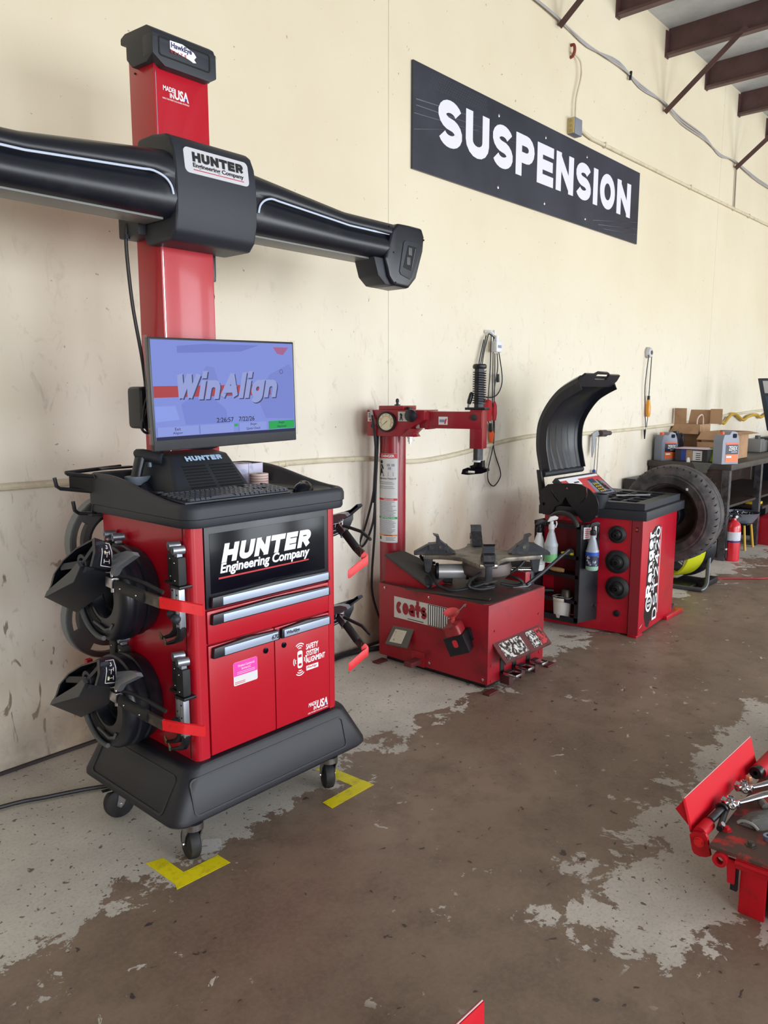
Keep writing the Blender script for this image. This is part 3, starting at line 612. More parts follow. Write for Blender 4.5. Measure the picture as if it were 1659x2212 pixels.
# white decals on the right door
def made_usa(par, x, y, z, s, sh):
    b = B(); b.text('MADE', front(x, y, z+0.030*s), 0.047*s, 0.017*s, 0.0006, 0.02, sh); b.text('IN', front(x+0.028*s, y, z+0.010*s), 0.018*s, 0.016*s, 0.0006, 0.02, sh); b.text('USA', front(x+0.048*s, y, z+0.010*s), 0.062*s, 0.036*s, 0.0006, 0.03, sh)
    b.text('USING THE FINEST US & GLOBAL MATERIALS', front(x-0.004*s, y, z), 0.115*s, 0.0055*s, 0.0006, 0, sh)
    d = part(par, 'made_in_decal', b, WHITE, sm=0)
    st = [(math.sin(2*PI*k/10)*(0.008 if k % 2 == 0 else 0.0034)*s, math.cos(2*PI*k/10)*(0.008 if k % 2 == 0 else 0.0034)*s) for k in range(10)]
    part(d, 'star', B().prism([(x+0.097*s+p[0], z+0.020*s+p[1]) for p in st], 'y', y-0.0012, y-0.0006), BLUP, sm=0)
made_usa(d2, 1.957, 2.161, 0.350, 0.95, 0.2)
b = B()
for i, tx in enumerate(('SAFETY', 'SYSTEM', 'ALIGNMENT')): b.text(tx, front(1.948, 2.161, 0.618-i*0.0275), (0.066, 0.068, 0.102)[i], 0.0225, 0.0006, 0.03, 0.15)
b.plate(rrect(1.948, 2.012, 0.533, 0.552, 0.002), [], frame((0, 2.1605, 0), (1, 0, 0), (0, 0, 1)), 0.0008)
sa = part(d2, 'safety_decal', b, WHITE, sm=0)
part(sa, 'lettering', B().text('WinAlign', front(1.952, 2.160, 0.537), 0.052, 0.012, 0.0005, 0.01, 0.2), REDP, sm=0)
b = B(); cxx, czz = 1.916, 0.588
b.plate(rrect(cxx-0.013, cxx+0.013, czz-0.035, czz+0.035, 0.009), [rrect(cxx-0.009, cxx+0.009, czz+0.008, czz+0.02, 0.003), rrect(cxx-0.008, cxx+0.008, czz-0.026, czz-0.016, 0.003)], frame((0, 2.1605, 0), (1, 0, 0), (0, 0, 1)), 0.0008)
for k in range(3):
    for sgn in (1, -1):
        r0 = 0.012+0.009*k
        b.plate(circ(cxx, czz+sgn*0.036, r0, 10, (0.25 if sgn > 0 else 1.25)*PI, (0.75 if sgn > 0 else 1.75)*PI)+circ(cxx, czz+sgn*0.036, r0-0.004, 10, (0.75 if sgn > 0 else 1.75)*PI, (0.25 if sgn > 0 else 1.25)*PI), [], frame((0, 2.1605, 0), (1, 0, 0), (0, 0, 1)), 0.0008)
        if k < 2: b.plate(circ(cxx+sgn*0.010, czz-0.005, r0+0.004, 10, (-0.2 if sgn > 0 else 0.8)*PI, (0.2 if sgn > 0 else 1.2)*PI)+circ(cxx+sgn*0.010, czz-0.005, r0, 10, (0.2 if sgn > 0 else 1.2)*PI, (-0.2 if sgn > 0 else 0.8)*PI), [], frame((0, 2.1605, 0), (1, 0, 0), (0, 0, 1)), 0.0008)
part(d2, 'car_icon', b, WHITE, sm=0)
# moulded work tray
def zr(y): 
    u = min(max((y-2.15)/0.5, 0), 1); u = u*u*(3-2*u); return 1.247+0.068*u
def ring(ins, dz=None, z=None, r=0.06):
    q = []
    for cx, cy, a, r0 in ((2.147, 2.762, 0, 0.03), (1.397, 2.762, 90, 0.025), (1.397, 2.108, 180, 0.06), (2.147, 2.108, 270, 0.06)):
        sx, sy = (1 if cx > 1.7 else -1), (1 if cy > 2.4 else -1)
        q += [(cx-sx*r0+r0*math.cos(math.radians(a+90*k/8)), cy-sy*r0+r0*math.sin(math.radians(a+90*k/8))) for k in range(9)]
    out = []
    for p in q: out.append(Vector((p[0], p[1], z if z is not None else zr(p[1])+dz)))
    return out
def dense(q):   # subdivide long straight runs so the sides follow the rim curve
    out = []
    for i in range(len(q)):
        a, c = q[i], q[(i+1) % len(q)]; n = max(1, int((a-c).length/0.04))
        out += [a.lerp(c, k/n) for k in range(n)]
    return out
def ringd(ins, dz=None, z=None):
    q = dense([Vector((p.x, p.y, 0)) for p in ring(0, 0)])
    cx, cy = 1.772, 2.435; out = []
    for p in q:
        x = cx+(p.x-cx)*(1-ins/0.375); y = cy+(p.y-cy)*(1-ins/0.327)
        out.append(Vector((x, y, z if z is not None else zr(y)+dz)))
    return out
part(AL, 'work_tray', B().loft([ringd(0.05, z=1.168), ringd(0.008, z=1.168), ringd(0.004, z=1.176), ringd(0.004, z=1.196), ringd(0.0, z=1.199), ringd(0.0, dz=-0.02), ringd(0.004, dz=-0.007), ringd(0.012, dz=0.0), ringd(0.022, dz=-0.001), ringd(0.030, dz=-0.010), ringd(0.040, z=1.243), ringd(0.05, z=1.2375)]), BLK, sm=50)
# vented computer hood
hv = [(1.53, 2.365, 1.226), (1.885, 2.365, 1.226), (1.885, 2.64, 1.226), (1.53, 2.64, 1.226), (1.60, 2.515, 1.378), (1.862, 2.515, 1.378), (1.875, 2.64, 1.388), (1.56, 2.64, 1.388)]
hd = part(AL, 'computer_hood', B().bev(hv, [(0, 1, 5, 4), (1, 2, 6, 5), (2, 3, 7, 6), (3, 0, 4, 7), (4, 5, 6, 7), (0, 3, 2, 1)], 0.012, 3), BLK)
n_up = Vector((0, 0.15, 0.152)); o = Vector((1.565, 2.365, 1.226)); MH = frame(o, (1, 0, 0), n_up)
b = B(); block(b, 'HUNTER', frame(Vector((1.655, 2.488, 1.3535)), (1, 0, 0), n_up), 0.165, 0.024, 0.30, 0, 0.001, 0.12)
b.v = [(p[0], p[1]-0.0015, p[2]+0.0015) for p in b.v]; part(hd, 'lettering', b, mat('pale_blue_letters', (176, 206, 240), 0.4), sm=0)
b = B()
for c in range(2):
    for k in range(9):
        zz = 0.036+k*0.0145; sl = 0.068*zz/0.212
        x0 = 0.045+c*0.132+0.1*zz*(1 if c == 0 else 0.35)
        b.box(x0, x0+0.115-0.08*zz, zz, zz+0.0065, -0.004, 0.0012, M=MH)
part(hd, 'vent_slots', b, BLKD, sm=0)['kind'] = 'stuff'  # flush dark bars; the shade inside the vents is their colour
# column with cap
part(AL, 'column', B().box(1.675, 1.913, 2.632, 2.80, 1.20, 2.865, 0.006), RED)
part(AL, 'column_seam', B().box(1.681, 1.684, 2.6312, 2.6325, 1.36, 2.80), CHROME)
def capring(y0, y1): return None
cp = [(2.596, 2.815), (2.594, 2.875), (2.606, 2.902), (2.632, 2.918), (2.78, 2.928), (2.812, 2.918), (2.812, 2.895), (2.775, 2.888), (2.775, 2.835), (2.74, 2.80), (2.64, 2.795)]
cap = part(AL, 'column_cap', B().prism(cp, 'x', 1.652, 1.925, 0.006, 2), BLK)
b = B().prism([(1.651, 2.885), (1.926, 2.885), (1.926, 2.80), (1.895, 2.782), (1.70, 2.782), (1.665, 2.805), (1.651, 2.815)], 'y', 2.5945, 2.66, 0.004); part(cap, 'front_visor', b, BLK)
b = B(); b.plate(rrect(1.675, 1.898, 2.812, 2.880, 0.012), [rrect(1.680, 1.893, 2.817, 2.875, 0.009)], frame((0, 2.5945, 0), (1, 0, 0), (0, 0, 1)), 0.004); part(cap, 'panel_groove', b, BLKD, sm=0)
bd = part(cap, 'badge', B().prism([(1.722, 2.874), (1.775, 2.876), (1.80, 2.868), (1.823, 2.862), (1.834, 2.850), (1.824, 2.838), (1.833, 2.829), (1.82, 2.826), (1.80, 2.832), (1.722, 2.845)], 'y', 2.5905, 2.5935), WHITE, 'white bird head badge', sm=0)
part(bd, 'lettering', B().text('HawkEye', front(1.726, 2.5905, 2.846), 0.088, 0.024, 0.0006, 0.03), mat('navy_print', (40, 36, 92), 0.5), sm=0)
part(bd, 'lettering', B().text('ELITE', front(1.724, 2.5905, 2.834), 0.066, 0.009, 0.0006, 0.03, 0, 1.8), REDP, sm=0)
made_usa(AL, 1.712, 2.632, 2.684, 1.0, 0)
part(AL, 'cap_rivet', B().cyl((1.6755, 2.755, 2.79), (1.672, 2.755, 2.79), 0.004, n=8), BLKD)
# hub that rides on the column
hp_ = [(2.50, 2.155), (2.468, 2.185), (2.452, 2.25), (2.448, 2.33), (2.452, 2.40), (2.462, 2.46), (2.482, 2.502), (2.51, 2.522), (2.60, 2.535), (2.69, 2.535), (2.74, 2.44), (2.74, 2.28), (2.70, 2.225), (2.66, 2.155)]
hub = part(AL, 'boom_hub', B().prism(hp_, 'x', 1.632, 1.995, 0.014, 3, ang=25), BLK)
part(AL, 'hub_bracket', B().box(1.60, 1.68, 2.66, 2.80, 2.19, 2.30, 0.008), BLK)
Mb = frame((1.672, 2.4625, 2.395), (1, 0, 0), (0, 0.012, 0.09))
bp = part(hub, 'maker_plate', B().plate(rrect(0.0, 0.285, -0.008, 0.082, 0.018), [], Mb, 0.010), mat('silver_plate', (206, 206, 212), 0.4))
bp.data.transform(Matrix.Translation((0, -0.007, 0)))
Mt = Mb @ Matrix.Translation((0.035, 0.034, 0.0125))
part(bp, 'lettering', block(B(), 'HUNTER', Mt, 0.225, 0.034, 0.30, 0, 0.0008, 0.12), INK, sm=0)
part(bp, 'lettering', B().text('Engineering Company', Mb @ Matrix.Translation((0.035, 0.010, 0.0125)), 0.225, 0.02, 0.0008, 0.02), INK, sm=0)
part(bp, 'underline', B().box(0.035, 0.26, 0.004, 0.0065, 0, 0.0008, M=Mb @ Matrix.Translation((0, 0, 0.0125))), REDP, sm=0)
b = B()
for k in range(7): b.box(1.72+k*0.03, 1.738+k*0.03, 2.53, 2.63, 2.526, 2.5375, M=None)
# boom arms: cross-section rings along X
def arm(sg):
    rings = []; cols = []
    for k in range(25):
        u = k/24; xx = 0.0+u*1.06
        top = 2.478-0.082*(u**1.05 if u < 0.55 else 0.55**1.05+(u-0.55)*0.05)*1.55
        if u > 0.55: top = 2.478-0.082*1.55*(0.534+0.02*(u-0.55))
        bot = 2.228; bx = min(u*9, 1); w = 0.115
        top = max(top, 2.392)
        sec = []
        cy = 2.545; hz = (top-bot)
        # upper rounded shoulder, crease, lower barrel
        pr = [(0.10, 0.0), (0.0, 0.0), (-0.050, 0.010), (-0.083, 0.10), (-0.095, 0.26), (-0.090, 0.42), (-0.070, 0.53), (-0.066, 0.575), (-0.082, 0.60), (-0.092, 0.66), (-0.086, 0.78), (-0.064, 0.90), (-0.026, 0.975), (0.02, 1.0), (0.08, 0.985), (0.11, 0.90), (0.115, 0.4)]
        for q, (yy, zz) in enumerate(pr):
            e = 1.0
            if 5 <= q <= 8 and u < 0.12: yy = -0.091
            sec.append(Vector((1.81+sg*(0.12+xx), cy+yy*(0.97 if u < 0.9 else 0.97), bot+zz*hz)))
        rings.append(sec)
    return B().loft(rings)
def arm_z(u):
    top = 2.478-0.082*(u**1.05)*1.55 if u <= 0.55 else 2.478-0.082*1.55*(0.534+0.02*(u-0.55))
    return max(top, 2.392)
for sg in (-1, 1):
    a = part(AL, 'boom_arm', arm(sg), BLKS, sm=60)
    # pale pinstripe above the crease
    t1 = []; N = 26; lo, hi = 0.17, 0.80
    pts = []
    for k in range(N):
        u = lo+(hi-lo)*k/(N-1); z = 2.228+(arm_z(u)-2.228)*0.60; pts.append(Vector((1.81+sg*(0.12+u*1.06), 2.545-0.0835*0.97-0.002, z)))
    zz_ = lambda fr, u: 2.228+(arm_z(u)-2.228)*fr
    head = [Vector((1.81+sg*0.262, 2.545-0.086, zz_(0.585, 0.1))), Vector((1.81+sg*0.222, 2.4525, zz_(0.52, 0.08))), Vector((1.81+sg*0.198, 2.4515, zz_(0.42, 0.07))), Vector((1.81+sg*0.190, 2.4515, zz_(0.30, 0.06)))]
    line = smooth(head[::-1]+pts, 3); n = len(line)
    part(a, 'pinstripe', B().tube(line, [0.0042 if k < n*0.85 else 0.0042*(1-(k-n*0.85)/(n*0.15))+0.0006 for k in range(n)], 6), mat('pale_stripe', (206, 218, 240), 0.4))
    part(a, 'underside_rail', B().box(min(1.81+sg*0.2, 1.81+sg*1.02), max(1.81+sg*0.2, 1.81+sg*1.02), 2.505, 2.625, 2.222, 2.232, 0.003), mat('grey_rail%d' % sg, (112, 114, 112), 0.4))
    # camera pod at the end
    px = lambda v: 1.81+sg*v
    pod = [(px(0.93), 2.23), (px(0.955), 2.15), (px(0.99), 2.112), (px(1.10), 2.108), (px(1.155), 2.16), (px(1.205), 2.29), (px(1.215), 2.36), (px(1.195), 2.398), (px(1.10), 2.398), (px(1.02), 2.396), (px(0.98), 2.36)]
    pd = part(AL, 'camera_pod', B().prism(pod, 'y', 2.452, 2.60, 0.016, 3, ang=30), BLKS)
    wn = [(px(1.070), 2.325), (px(1.165), 2.322), (px(1.180), 2.305), (px(1.115), 2.16), (px(1.10), 2.15), (px(1.035), 2.165), (px(1.025), 2.18), (px(1.055), 2.315)]
    part(pd, 'camera_window', B().prism(wn, 'y', 2.4485, 2.456, 0.002), BLK)
    wi = [(px(1.085), 2.305), (px(1.15), 2.302), (px(1.105), 2.19), (px(1.05), 2.20)]
    part(pd, 'lens_slot', B().prism(wi, 'y', 2.447, 2.45, 0.001), BLKD)
    for k in range(2):
        z0 = 2.215+k*0.045
        part(pd, 'lens_block', B().box(min(px(1.075+k*0.012), px(1.10+k*0.012)), max(px(1.075+k*0.012), px(1.10+k*0.012)), 2.4455, 2.449, z0, z0+0.035, 0.001), GREY)
    part(pd, 'lens_rib', B().quad((px(1.108), 2.4462, 2.205), (px(1.113), 2.4462, 2.205), (px(1.140), 2.4462, 2.295), (px(1.135), 2.4462, 2.295), 0.001), GREY)
    for q in ((0.955, 2.372), (0.985, 2.26), (1.0, 2.125), (1.205, 2.345)): part(pd, 'screw_hole', B().cyl((px(q[0]), 2.4545, q[1]), (px(q[0]), 2.449, q[1]), 0.004, n=8), BLKD)
    chin = part(pd, 'pod_chin', B().prism([(px(0.87), 2.232), (px(0.90), 2.15), (px(0.95), 2.114), (px(1.0), 2.112), (px(0.975), 2.232)], 'y', 2.47, 2.60, 0.01, 2), BLK)
# lift cable down the column, device and knob on the right flank, holster with coiled cord on the left
cbl = part(AL, 'boom_cable', B().tube([(1.60, 2.74, 2.24), (1.598, 2.745, 2.15), (1.615, 2.75, 1.95), (1.645, 2.75, 1.75), (1.655, 2.745, 1.62)], 0.007, 8, sm=6), CORD)
part(cbl, 'cable_clamp', B().cyl((1.60, 2.743, 2.185), (1.60, 2.743, 2.20), 0.013, n=10), BLK)
dv = part(AL, 'column_handset', B().box(1.913, 1.945, 2.66, 2.735, 2.055, 2.185, 0.008), BLKS)
part(dv, 'side_pad', B().box(1.944, 1.952, 2.67, 2.725, 2.075, 2.165, 0.004), GREY)
part(AL, 'clamp_knob', B().lathe([(0, 0), (0.014, 0), (0.014, 0.012), (0.022, 0.014), (0.022, 0.034), (0, 0.036)], (1.913, 2.70, 2.0), (1, 0, 0), 10), BLK)
hs = part(AL, 'scanner_holster', B().box(1.565, 1.675, 2.64, 2.74, 1.475, 1.635, 0.02, 3), BLKS)
part(hs, 'coiled_cord', B().tube([(1.585, 2.63, 1.62), (1.60, 2.62, 1.63), (1.615, 2.625, 1.60), (1.58, 2.622, 1.55), (1.555, 2.625, 1.49), (1.57, 2.622, 1.462), (1.61, 2.622, 1.465), (1.65, 2.625, 1.49)], 0.005, 6, sm=5), CORD)
part(hs, 'coiled_cord', B().tube([(1.59, 2.63, 1.60), (1.57, 2.622, 1.56), (1.563, 2.622, 1.51), (1.58, 2.622, 1.47), (1.62, 2.622, 1.47)], 0.005, 6, sm=5), CORD)
part(AL, 'monitor_mount', B().box(1.74, 1.85, 2.44, 2.64, 1.55, 1.65, 0.01), BLK)
part(AL, 'monitor_cable', B().tube([(1.85, 2.5, 1.46), (1.80, 2.5, 1.405), (1.72, 2.56, 1.40), (1.66, 2.57, 1.41), (1.615, 2.6, 1.385), (1.61, 2.61, 1.34)], 0.006, 7, sm=6), CORD)
# hook frame behind the tray
hk = part(AL, 'hook_frame', B().tube([(1.56, 2.80, 1.325), (1.335, 2.80, 1.315), (1.335, 2.785, 1.312), (1.395, 2.70, 1.305), (1.405, 2.70, 1.29), (1.405, 2.745, 1.165)], 0.0075, 8), BLKM)
part(hk, 'back_strap', B().box(1.46, 1.60, 2.765, 2.80, 1.318, 1.326, 0.002), BLKM)
part(hk, 'drop_plate', B().quad((1.345, 2.795, 1.31), (1.398, 2.715, 1.30), (1.398, 2.715, 1.245), (1.345, 2.795, 1.25), 0.005), BLKM)
part(hk, 'hook', B().tube([(1.292, 2.80, 1.30), (1.298, 2.80, 1.268), (1.312, 2.80, 1.258), (1.40, 2.735, 1.245)], 0.0075, 8), BLKM)
part(hk, 'hook', B().tube([(1.357, 2.80, 1.205), (1.362, 2.80, 1.17), (1.378, 2.80, 1.158), (1.41, 2.76, 1.158), (1.43, 2.75, 1.175)], 0.0075, 8), BLKM)
part(hk, 'base_strap', B().box(1.395, 1.50, 2.735, 2.765, 1.150, 1.158, 0.002), BLKM)

# ---------------------------------------------------------------- monitor
mo = thing('monitor', 'black flat monitor with blue start screen mounted on the red column', 'monitor', (1.80, 2.42, 1.41))
mm = Matrix.Translation((1.80, 2.42, 1.61)) @ Matrix.Rotation(math.radians(-1.3), 4, 'Y') @ Matrix.Translation((-1.80, -2.42, -1.61))
def mpart(par, name, b, m, sm=35, label=None):
    b.v = [tuple(mm @ Vector(p)) for p in b.v]; return part(par, name, b, m, label, sm)
mpart(mo, 'housing', B().box(1.468, 2.130, 2.405, 2.428, 1.412, 1.808, 0.004), BLKS)
mpart(mo, 'rear_bulge', B().box(1.60, 1.99, 2.426, 2.45, 1.48, 1.74, 0.01), BLK)
def emis(name, c, s=1.75): return mat(name, c, 0.45, emit=s, spec=0.06)
sc = mpart(mo, 'screen', B().box(1.476, 2.122, 2.403, 2.4055, 1.450, 1.800), emis('screen_blue', (118, 132, 200)), 0)
q = 2.4025
mpart(sc, 'taskbar', B().box(1.476, 2.122, q, 2.403, 1.450, 1.462), emis('screen_taskbar', (34, 38, 66)), 0)
mpart(sc, 'red_band', B().box(1.476, 2.00, q, 2.403, 1.600, 1.640), emis('screen_red', (158, 62, 66)), 0)
b = block(B(), 'WinAlign', front(1.558, q+0.0002, 1.586), 0.47, 0.098, 0.26, 0.25, 0.0004, 0.08); mpart(sc, 'title_shadow', b, emis('screen_shadow', (58, 62, 96)), 0)
b = block(B(), 'WinAlign', front(1.553, q-0.0003, 1.590), 0.47, 0.098, 0.26, 0.25, 0.0004, 0.08); mpart(sc, 'title_letters', b, emis('screen_title', (136, 146, 196)), 0)
mpart(sc, 'registered_mark', B().plate(circ(2.058, 1.690, 0.009, 20), [circ(2.058, 1.690, 0.007, 20)], frame((0, q, 0), (1, 0, 0), (0, 0, 1)), 0.0005), emis('screen_mark', (70, 74, 110)), 0)
mpart(sc, 'clock_text', B().text('2:26:57', front(1.735, q, 1.502), 0.078, 0.018, 0.0004, 0.01), emis('screen_ink', (38, 40, 66)), 0)
mpart(sc, 'clock_text', B().text('7/22/26', front(1.838, q, 1.502), 0.075, 0.018, 0.0004, 0.01), emis('screen_ink2', (38, 40, 66)), 0)
for i, (x0, x1) in enumerate(((1.480, 1.653), (1.658, 1.812), (1.836, 1.972), (1.984, 2.118))):
    bt = mpart(sc, 'screen_button', B().box(x0, x1, q, 2.403, 1.464, 1.496), emis('screen_button%d' % i, (128, 142, 204) if i < 3 else (34, 150, 74)), 0)
    mpart(sc, 'button_edge', B().box(x0, x0+0.0015, q-0.0003, 2.403, 1.464, 1.496), emis('screen_edge%d' % i, (84, 94, 150)), 0)
mpart(sc, 'green_tab', B().box(1.815, 1.832, q, 2.403, 1.484, 1.494), emis('screen_green', (30, 156, 70)), 0)
for tx, x0, z0, ww in (('Exit', 1.553, 1.482, 0.024), ('Aligner', 1.544, 1.467, 0.042), ('Begin', 1.893, 1.483, 0.03), ('Quick Check', 1.872, 1.467, 0.068), ('Begin', 2.036, 1.483, 0.03), ('Alignment', 2.026, 1.467, 0.05)):
    mpart(sc, 'button_text', B().text(tx, front(x0, q-0.0003, z0), ww, 0.0105, 0.0004), emis('screen_ink3', (40, 42, 70)), 0)
# faint ghost picture: bench, shoulders and lifted car in paler and darker blue
for nm, poly, c in (('ghost_ceiling', [(1.58, 1.755), (1.86, 1.765), (1.95, 1.79), (1.70, 1.79), (1.58, 1.78)], (104, 116, 184)),
                    ('ghost_figure', [(1.60, 1.50), (1.585, 1.575), (1.63, 1.598), (1.72, 1.598), (1.78, 1.55), (1.79, 1.50)], (108, 122, 192)),
                    ('ghost_figure', [(1.685, 1.60), (1.675, 1.68), (1.70, 1.71), (1.735, 1.705), (1.75, 1.66), (1.735, 1.60)], (112, 124, 190)),
                    ('ghost_arch', [(1.93, 1.60), (2.0, 1.68), (2.10, 1.72), (2.118, 1.70), (2.118, 1.50), (1.97, 1.51)], (110, 122, 190)),
                    ('ghost_corner', [(2.02, 1.785), (2.10, 1.785), (2.07, 1.755), (2.04, 1.76)], (150, 92, 130)),
                    ('ghost_window', [(1.478, 1.57), (1.56, 1.57), (1.575, 1.52), (1.478, 1.515)], (128, 144, 212))):
    mpart(sc, nm, B().prism(poly, 'y', 2.40285, 2.4031), emis('screen_'+nm+str(poly[0][0]), c), 0)
mpart(mo, 'lettering', B().text('acer', front(1.785, 2.4048, 1.425), 0.034, 0.010, 0.0004, 0.02), INK, 0)
film = mat('clear_plastic_cover', (236, 240, 248), 0.12, alpha=0.16)
mpart(mo, 'plastic_cover', B().loft([[Vector((p[0], 2.430, p[1])) for p in rrect(1.463, 2.134, 1.435, 1.815, 0.004, 3)], [Vector((p[0], 2.400, p[1])) for p in rrect(1.463, 2.134, 1.435, 1.814, 0.004, 3)]], False), film, 0)

# ---------------------------------------------------------------- keyboard, mouse, scanner, label rolls
KB = thing('keyboard', 'black computer keyboard lying in the front of the console tray', 'keyboard', (1.66, 2.25, 1.238))
KB.rotation_euler = (0, 0, math.radians(-1.5))
part(KB, 'case', B().prism([(-0.085, 0.0), (0.085, 0.0), (0.085, 0.022), (-0.085, 0.012)], 'x', -0.225, 0.225, 0.004), BLKS, local=True)
kmesh = None; kmat = mat('keycap_plastic', (54, 58, 70), 0.36)
for r_ in range(6):
    n = (15, 16, 16, 15, 14, 9)[r_]
    for c_ in range(21):
        if c_ in (15, 19) and r_ in (0,): continue
        if r_ == 5 and 4 <= c_ <= 8: continue
        if r_ in (3,) and c_ in (15, 16, 17): continue
        kb = B()
        if kmesh is None:
            kb.bev([(-0.0095, -0.0105, 0), (0.0095, -0.0105, 0), (0.0095, 0.0105, 0), (-0.0095, 0.0105, 0), (-0.0072, -0.0075, 0.009), (0.0072, -0.0075, 0.009), (0.0072, 0.009, 0.010), (-0.0072, 0.009, 0.010)], [(0, 1, 5, 4), (1, 2, 6, 5), (2, 3, 7, 6), (3, 0, 4, 7), (4, 5, 6, 7), (3, 2, 1, 0)])
            o = part(KB, 'keycap', kb, kmat, local=True, sm=0); kmesh = o.data
        else:
            o = bpy.data.objects.new('keycap', kmesh); COL.objects.link(o); o.parent = KB
        y = 0.062-r_*0.0245-(0.006 if r_ else 0); x = -0.210+c_*0.0205+(0.004*r_ if c_ < 15 else 0.012)
        o.location = (min(x, 0.214), y, 0.0175+0.0055*(y/0.08))
sb = bpy.data.objects.new('space_bar', kmesh); COL.objects.link(sb); sb.parent = KB; sb.scale = (6.0, 1, 1); sb.location = (-0.068, 0.062-5*0.0245-0.006, 0.0135)
ms = thing('mouse', 'black computer mouse at right end of the console tray', 'mouse', (1.985, 2.205, 1.238))
b = B().sphere((0, 0, 0), 1, 20, 0.062, 0.036, 0.034); b.v = [(p[0], p[1], max(p[2], 0)*(1.15 if p[0] > 0 else 1)) for p in b.v]
o = part(ms, 'shell', b, BLKG, local=True, sm=60); o.rotation_euler = (0, 0, math.radians(25)); 
part(ms, 'cable', B().tube([(-0.05, -0.02, 0.012), (-0.09, 0.03, 0.016), (-0.08, 0.10, 0.01), (-0.02, 0.2, 0.006)], 0.003, 6, sm=4), CORD, local=True)
sn = thing('barcode_scanner', 'black handheld barcode scanner standing in cradle on console tray', 'scanner', (1.53, 2.56, 1.238))
part(sn, 'cradle_base', B().prism(circ(1.545, 2.535, 0.052, 22, ry=0.068), 'z', 1.238, 1.256, 0.008), BLKS)
part(sn, 'cradle_neck', B().loft([[Vector((1.53+p[0], 2.56+p[1], 1.254)) for p in circ(0, 0, 0.028, 14)], [Vector((1.525+p[0], 2.585+p[1], 1.285)) for p in circ(0, 0, 0.017, 14)]]), BLKS)
part(sn, 'cradle_cup', B().loft([[Vector((1.505+p[0], 2.60+p[1], 1.272)) for p in circ(0, 0, 0.034, 18)], [Vector((1.512+p[0], 2.595+p[1], 1.298)) for p in circ(0, 0, 0.05, 18, ry=0.036)], [Vector((1.512+p[0], 2.595+p[1], 1.304)) for p in circ(0, 0, 0.05, 18, ry=0.036)]]), mat('cradle_lip', (96, 106, 118), 0.45))
part(sn, 'grip', B().loft([[Vector((1.505+p[0], 2.60+p[1], 1.29)) for p in circ(0, 0, 0.019, 16, ry=0.025)], [Vector((1.52+p[0], 2.605+p[1], 1.328)) for p in circ(0, 0, 0.019, 16, ry=0.024)], [Vector((1.535+p[0], 2.605+p[1], 1.374)) for p in circ(0, 0, 0.02, 16, ry=0.028)]]), BLKS)
hd2 = []
for t, (w_, h_, dz) in ((-0.036, (0.014, 0.010, 0.002)), (-0.028, (0.025, 0.019, 0)), (0.0, (0.029, 0.023, 0)), (0.035, (0.031, 0.023, -0.002)), (0.056, (0.037, 0.024, -0.004)), (0.072, (0.040, 0.023, -0.006))):
    c0 = Vector((1.545, 2.60, 1.380+dz))+Vector((0.62, -0.75, -0.14))*t
    hd2.append([c0+Vector((0.75, 0.62, 0))*w_*math.cos(a)+Vector((0, 0, 1))*h_*math.sin(a) for a in [2*PI*k/18 for k in range(18)]])
sh_ = part(sn, 'head', B().loft(hd2), BLK, sm=50)
c0 = Vector((1.545, 2.60, 1.374))+Vector((0.62, -0.75, -0.14))*0.0725
part(sh_, 'scan_window', B().loft([[c0+Vector((0.75, 0.62, 0))*0.033*math.cos(a)+Vector((0, 0, 1))*0.017*math.sin(a)+Vector((0.62, -0.75, -0.14))*d for a in [2*PI*k/18 for k in range(18)]] for d in (0, 0.001)]), mat('scan_glass', (60, 66, 76), 0.1))
part(sn, 'trigger', B().box(1.552, 1.562, 2.575, 2.590, 1.335, 1.362, 0.003), mat('pale_trigger', (138, 150, 168), 0.4))
def roll(lbl, x, y, r, h, m1, tail):
    t = thing('label_roll', lbl, 'paper roll', (x, y, 1.238), 'label rolls in the console tray')
    part(t, 'paper', B().lathe([(r*0.32, 0), (r, 0), (r, h), (r*0.32, h), (r*0.32, 0.002)], (x, y, 1.239), (0, 0, 1), 28), m1)
    part(t, 'core', B().lathe([(r*0.3, 0.001), (r*0.32, 0.001), (r*0.32, h), (r*0.2, h), (r*0.2, 0.001)], (x, y, 1.239), (0, 0, 1), 20), mat('card_core', (126, 96, 92), 0.7))
    if tail: part(t, 'loose_tail', B().tube([(x+r*0.9, y-r*0.5, 1.2), (x+r+0.02, y-r*0.2, 1.2), (x+r+0.045, y, 1.2)], 0.001, 4) if False else B().quad((x+0.01, y-r, 1.240), (x+r+0.034, y-r*0.9, 1.240), (x+r+0.036, y-r*0.9, 1.239+h), (x+0.01, y-r, 1.239+h), 0.0008), m1, sm=0)
    return t
LILAC = mat('lilac_label_paper', (200, 196, 222), 0.5, c2=(168, 170, 204), ns=30, lo=0.5, hi=0.6)
BUFF = mat('buff_label_paper', (214, 196, 190), 0.55)
roll('lilac roll of labels with loose tail in console tray', 1.985, 2.60, 0.052, 0.082, LILAC, True)
rb = roll('small buff roll of labels with red print in console tray', 1.985, 2.47, 0.038, 0.048, BUFF, False)
for k in range(4): part(rb, 'printed_line', B().lathe([(0.0382, 0.006+k*0.0105), (0.0386, 0.006+k*0.0105), (0.0386, 0.010+k*0.0105), (0.0382, 0.010+k*0.0105)], (1.985, 2.47, 1.239), (0, 0, 1), 28), mat('faded_red_print%d' % k, (186, 132, 130), 0.6))
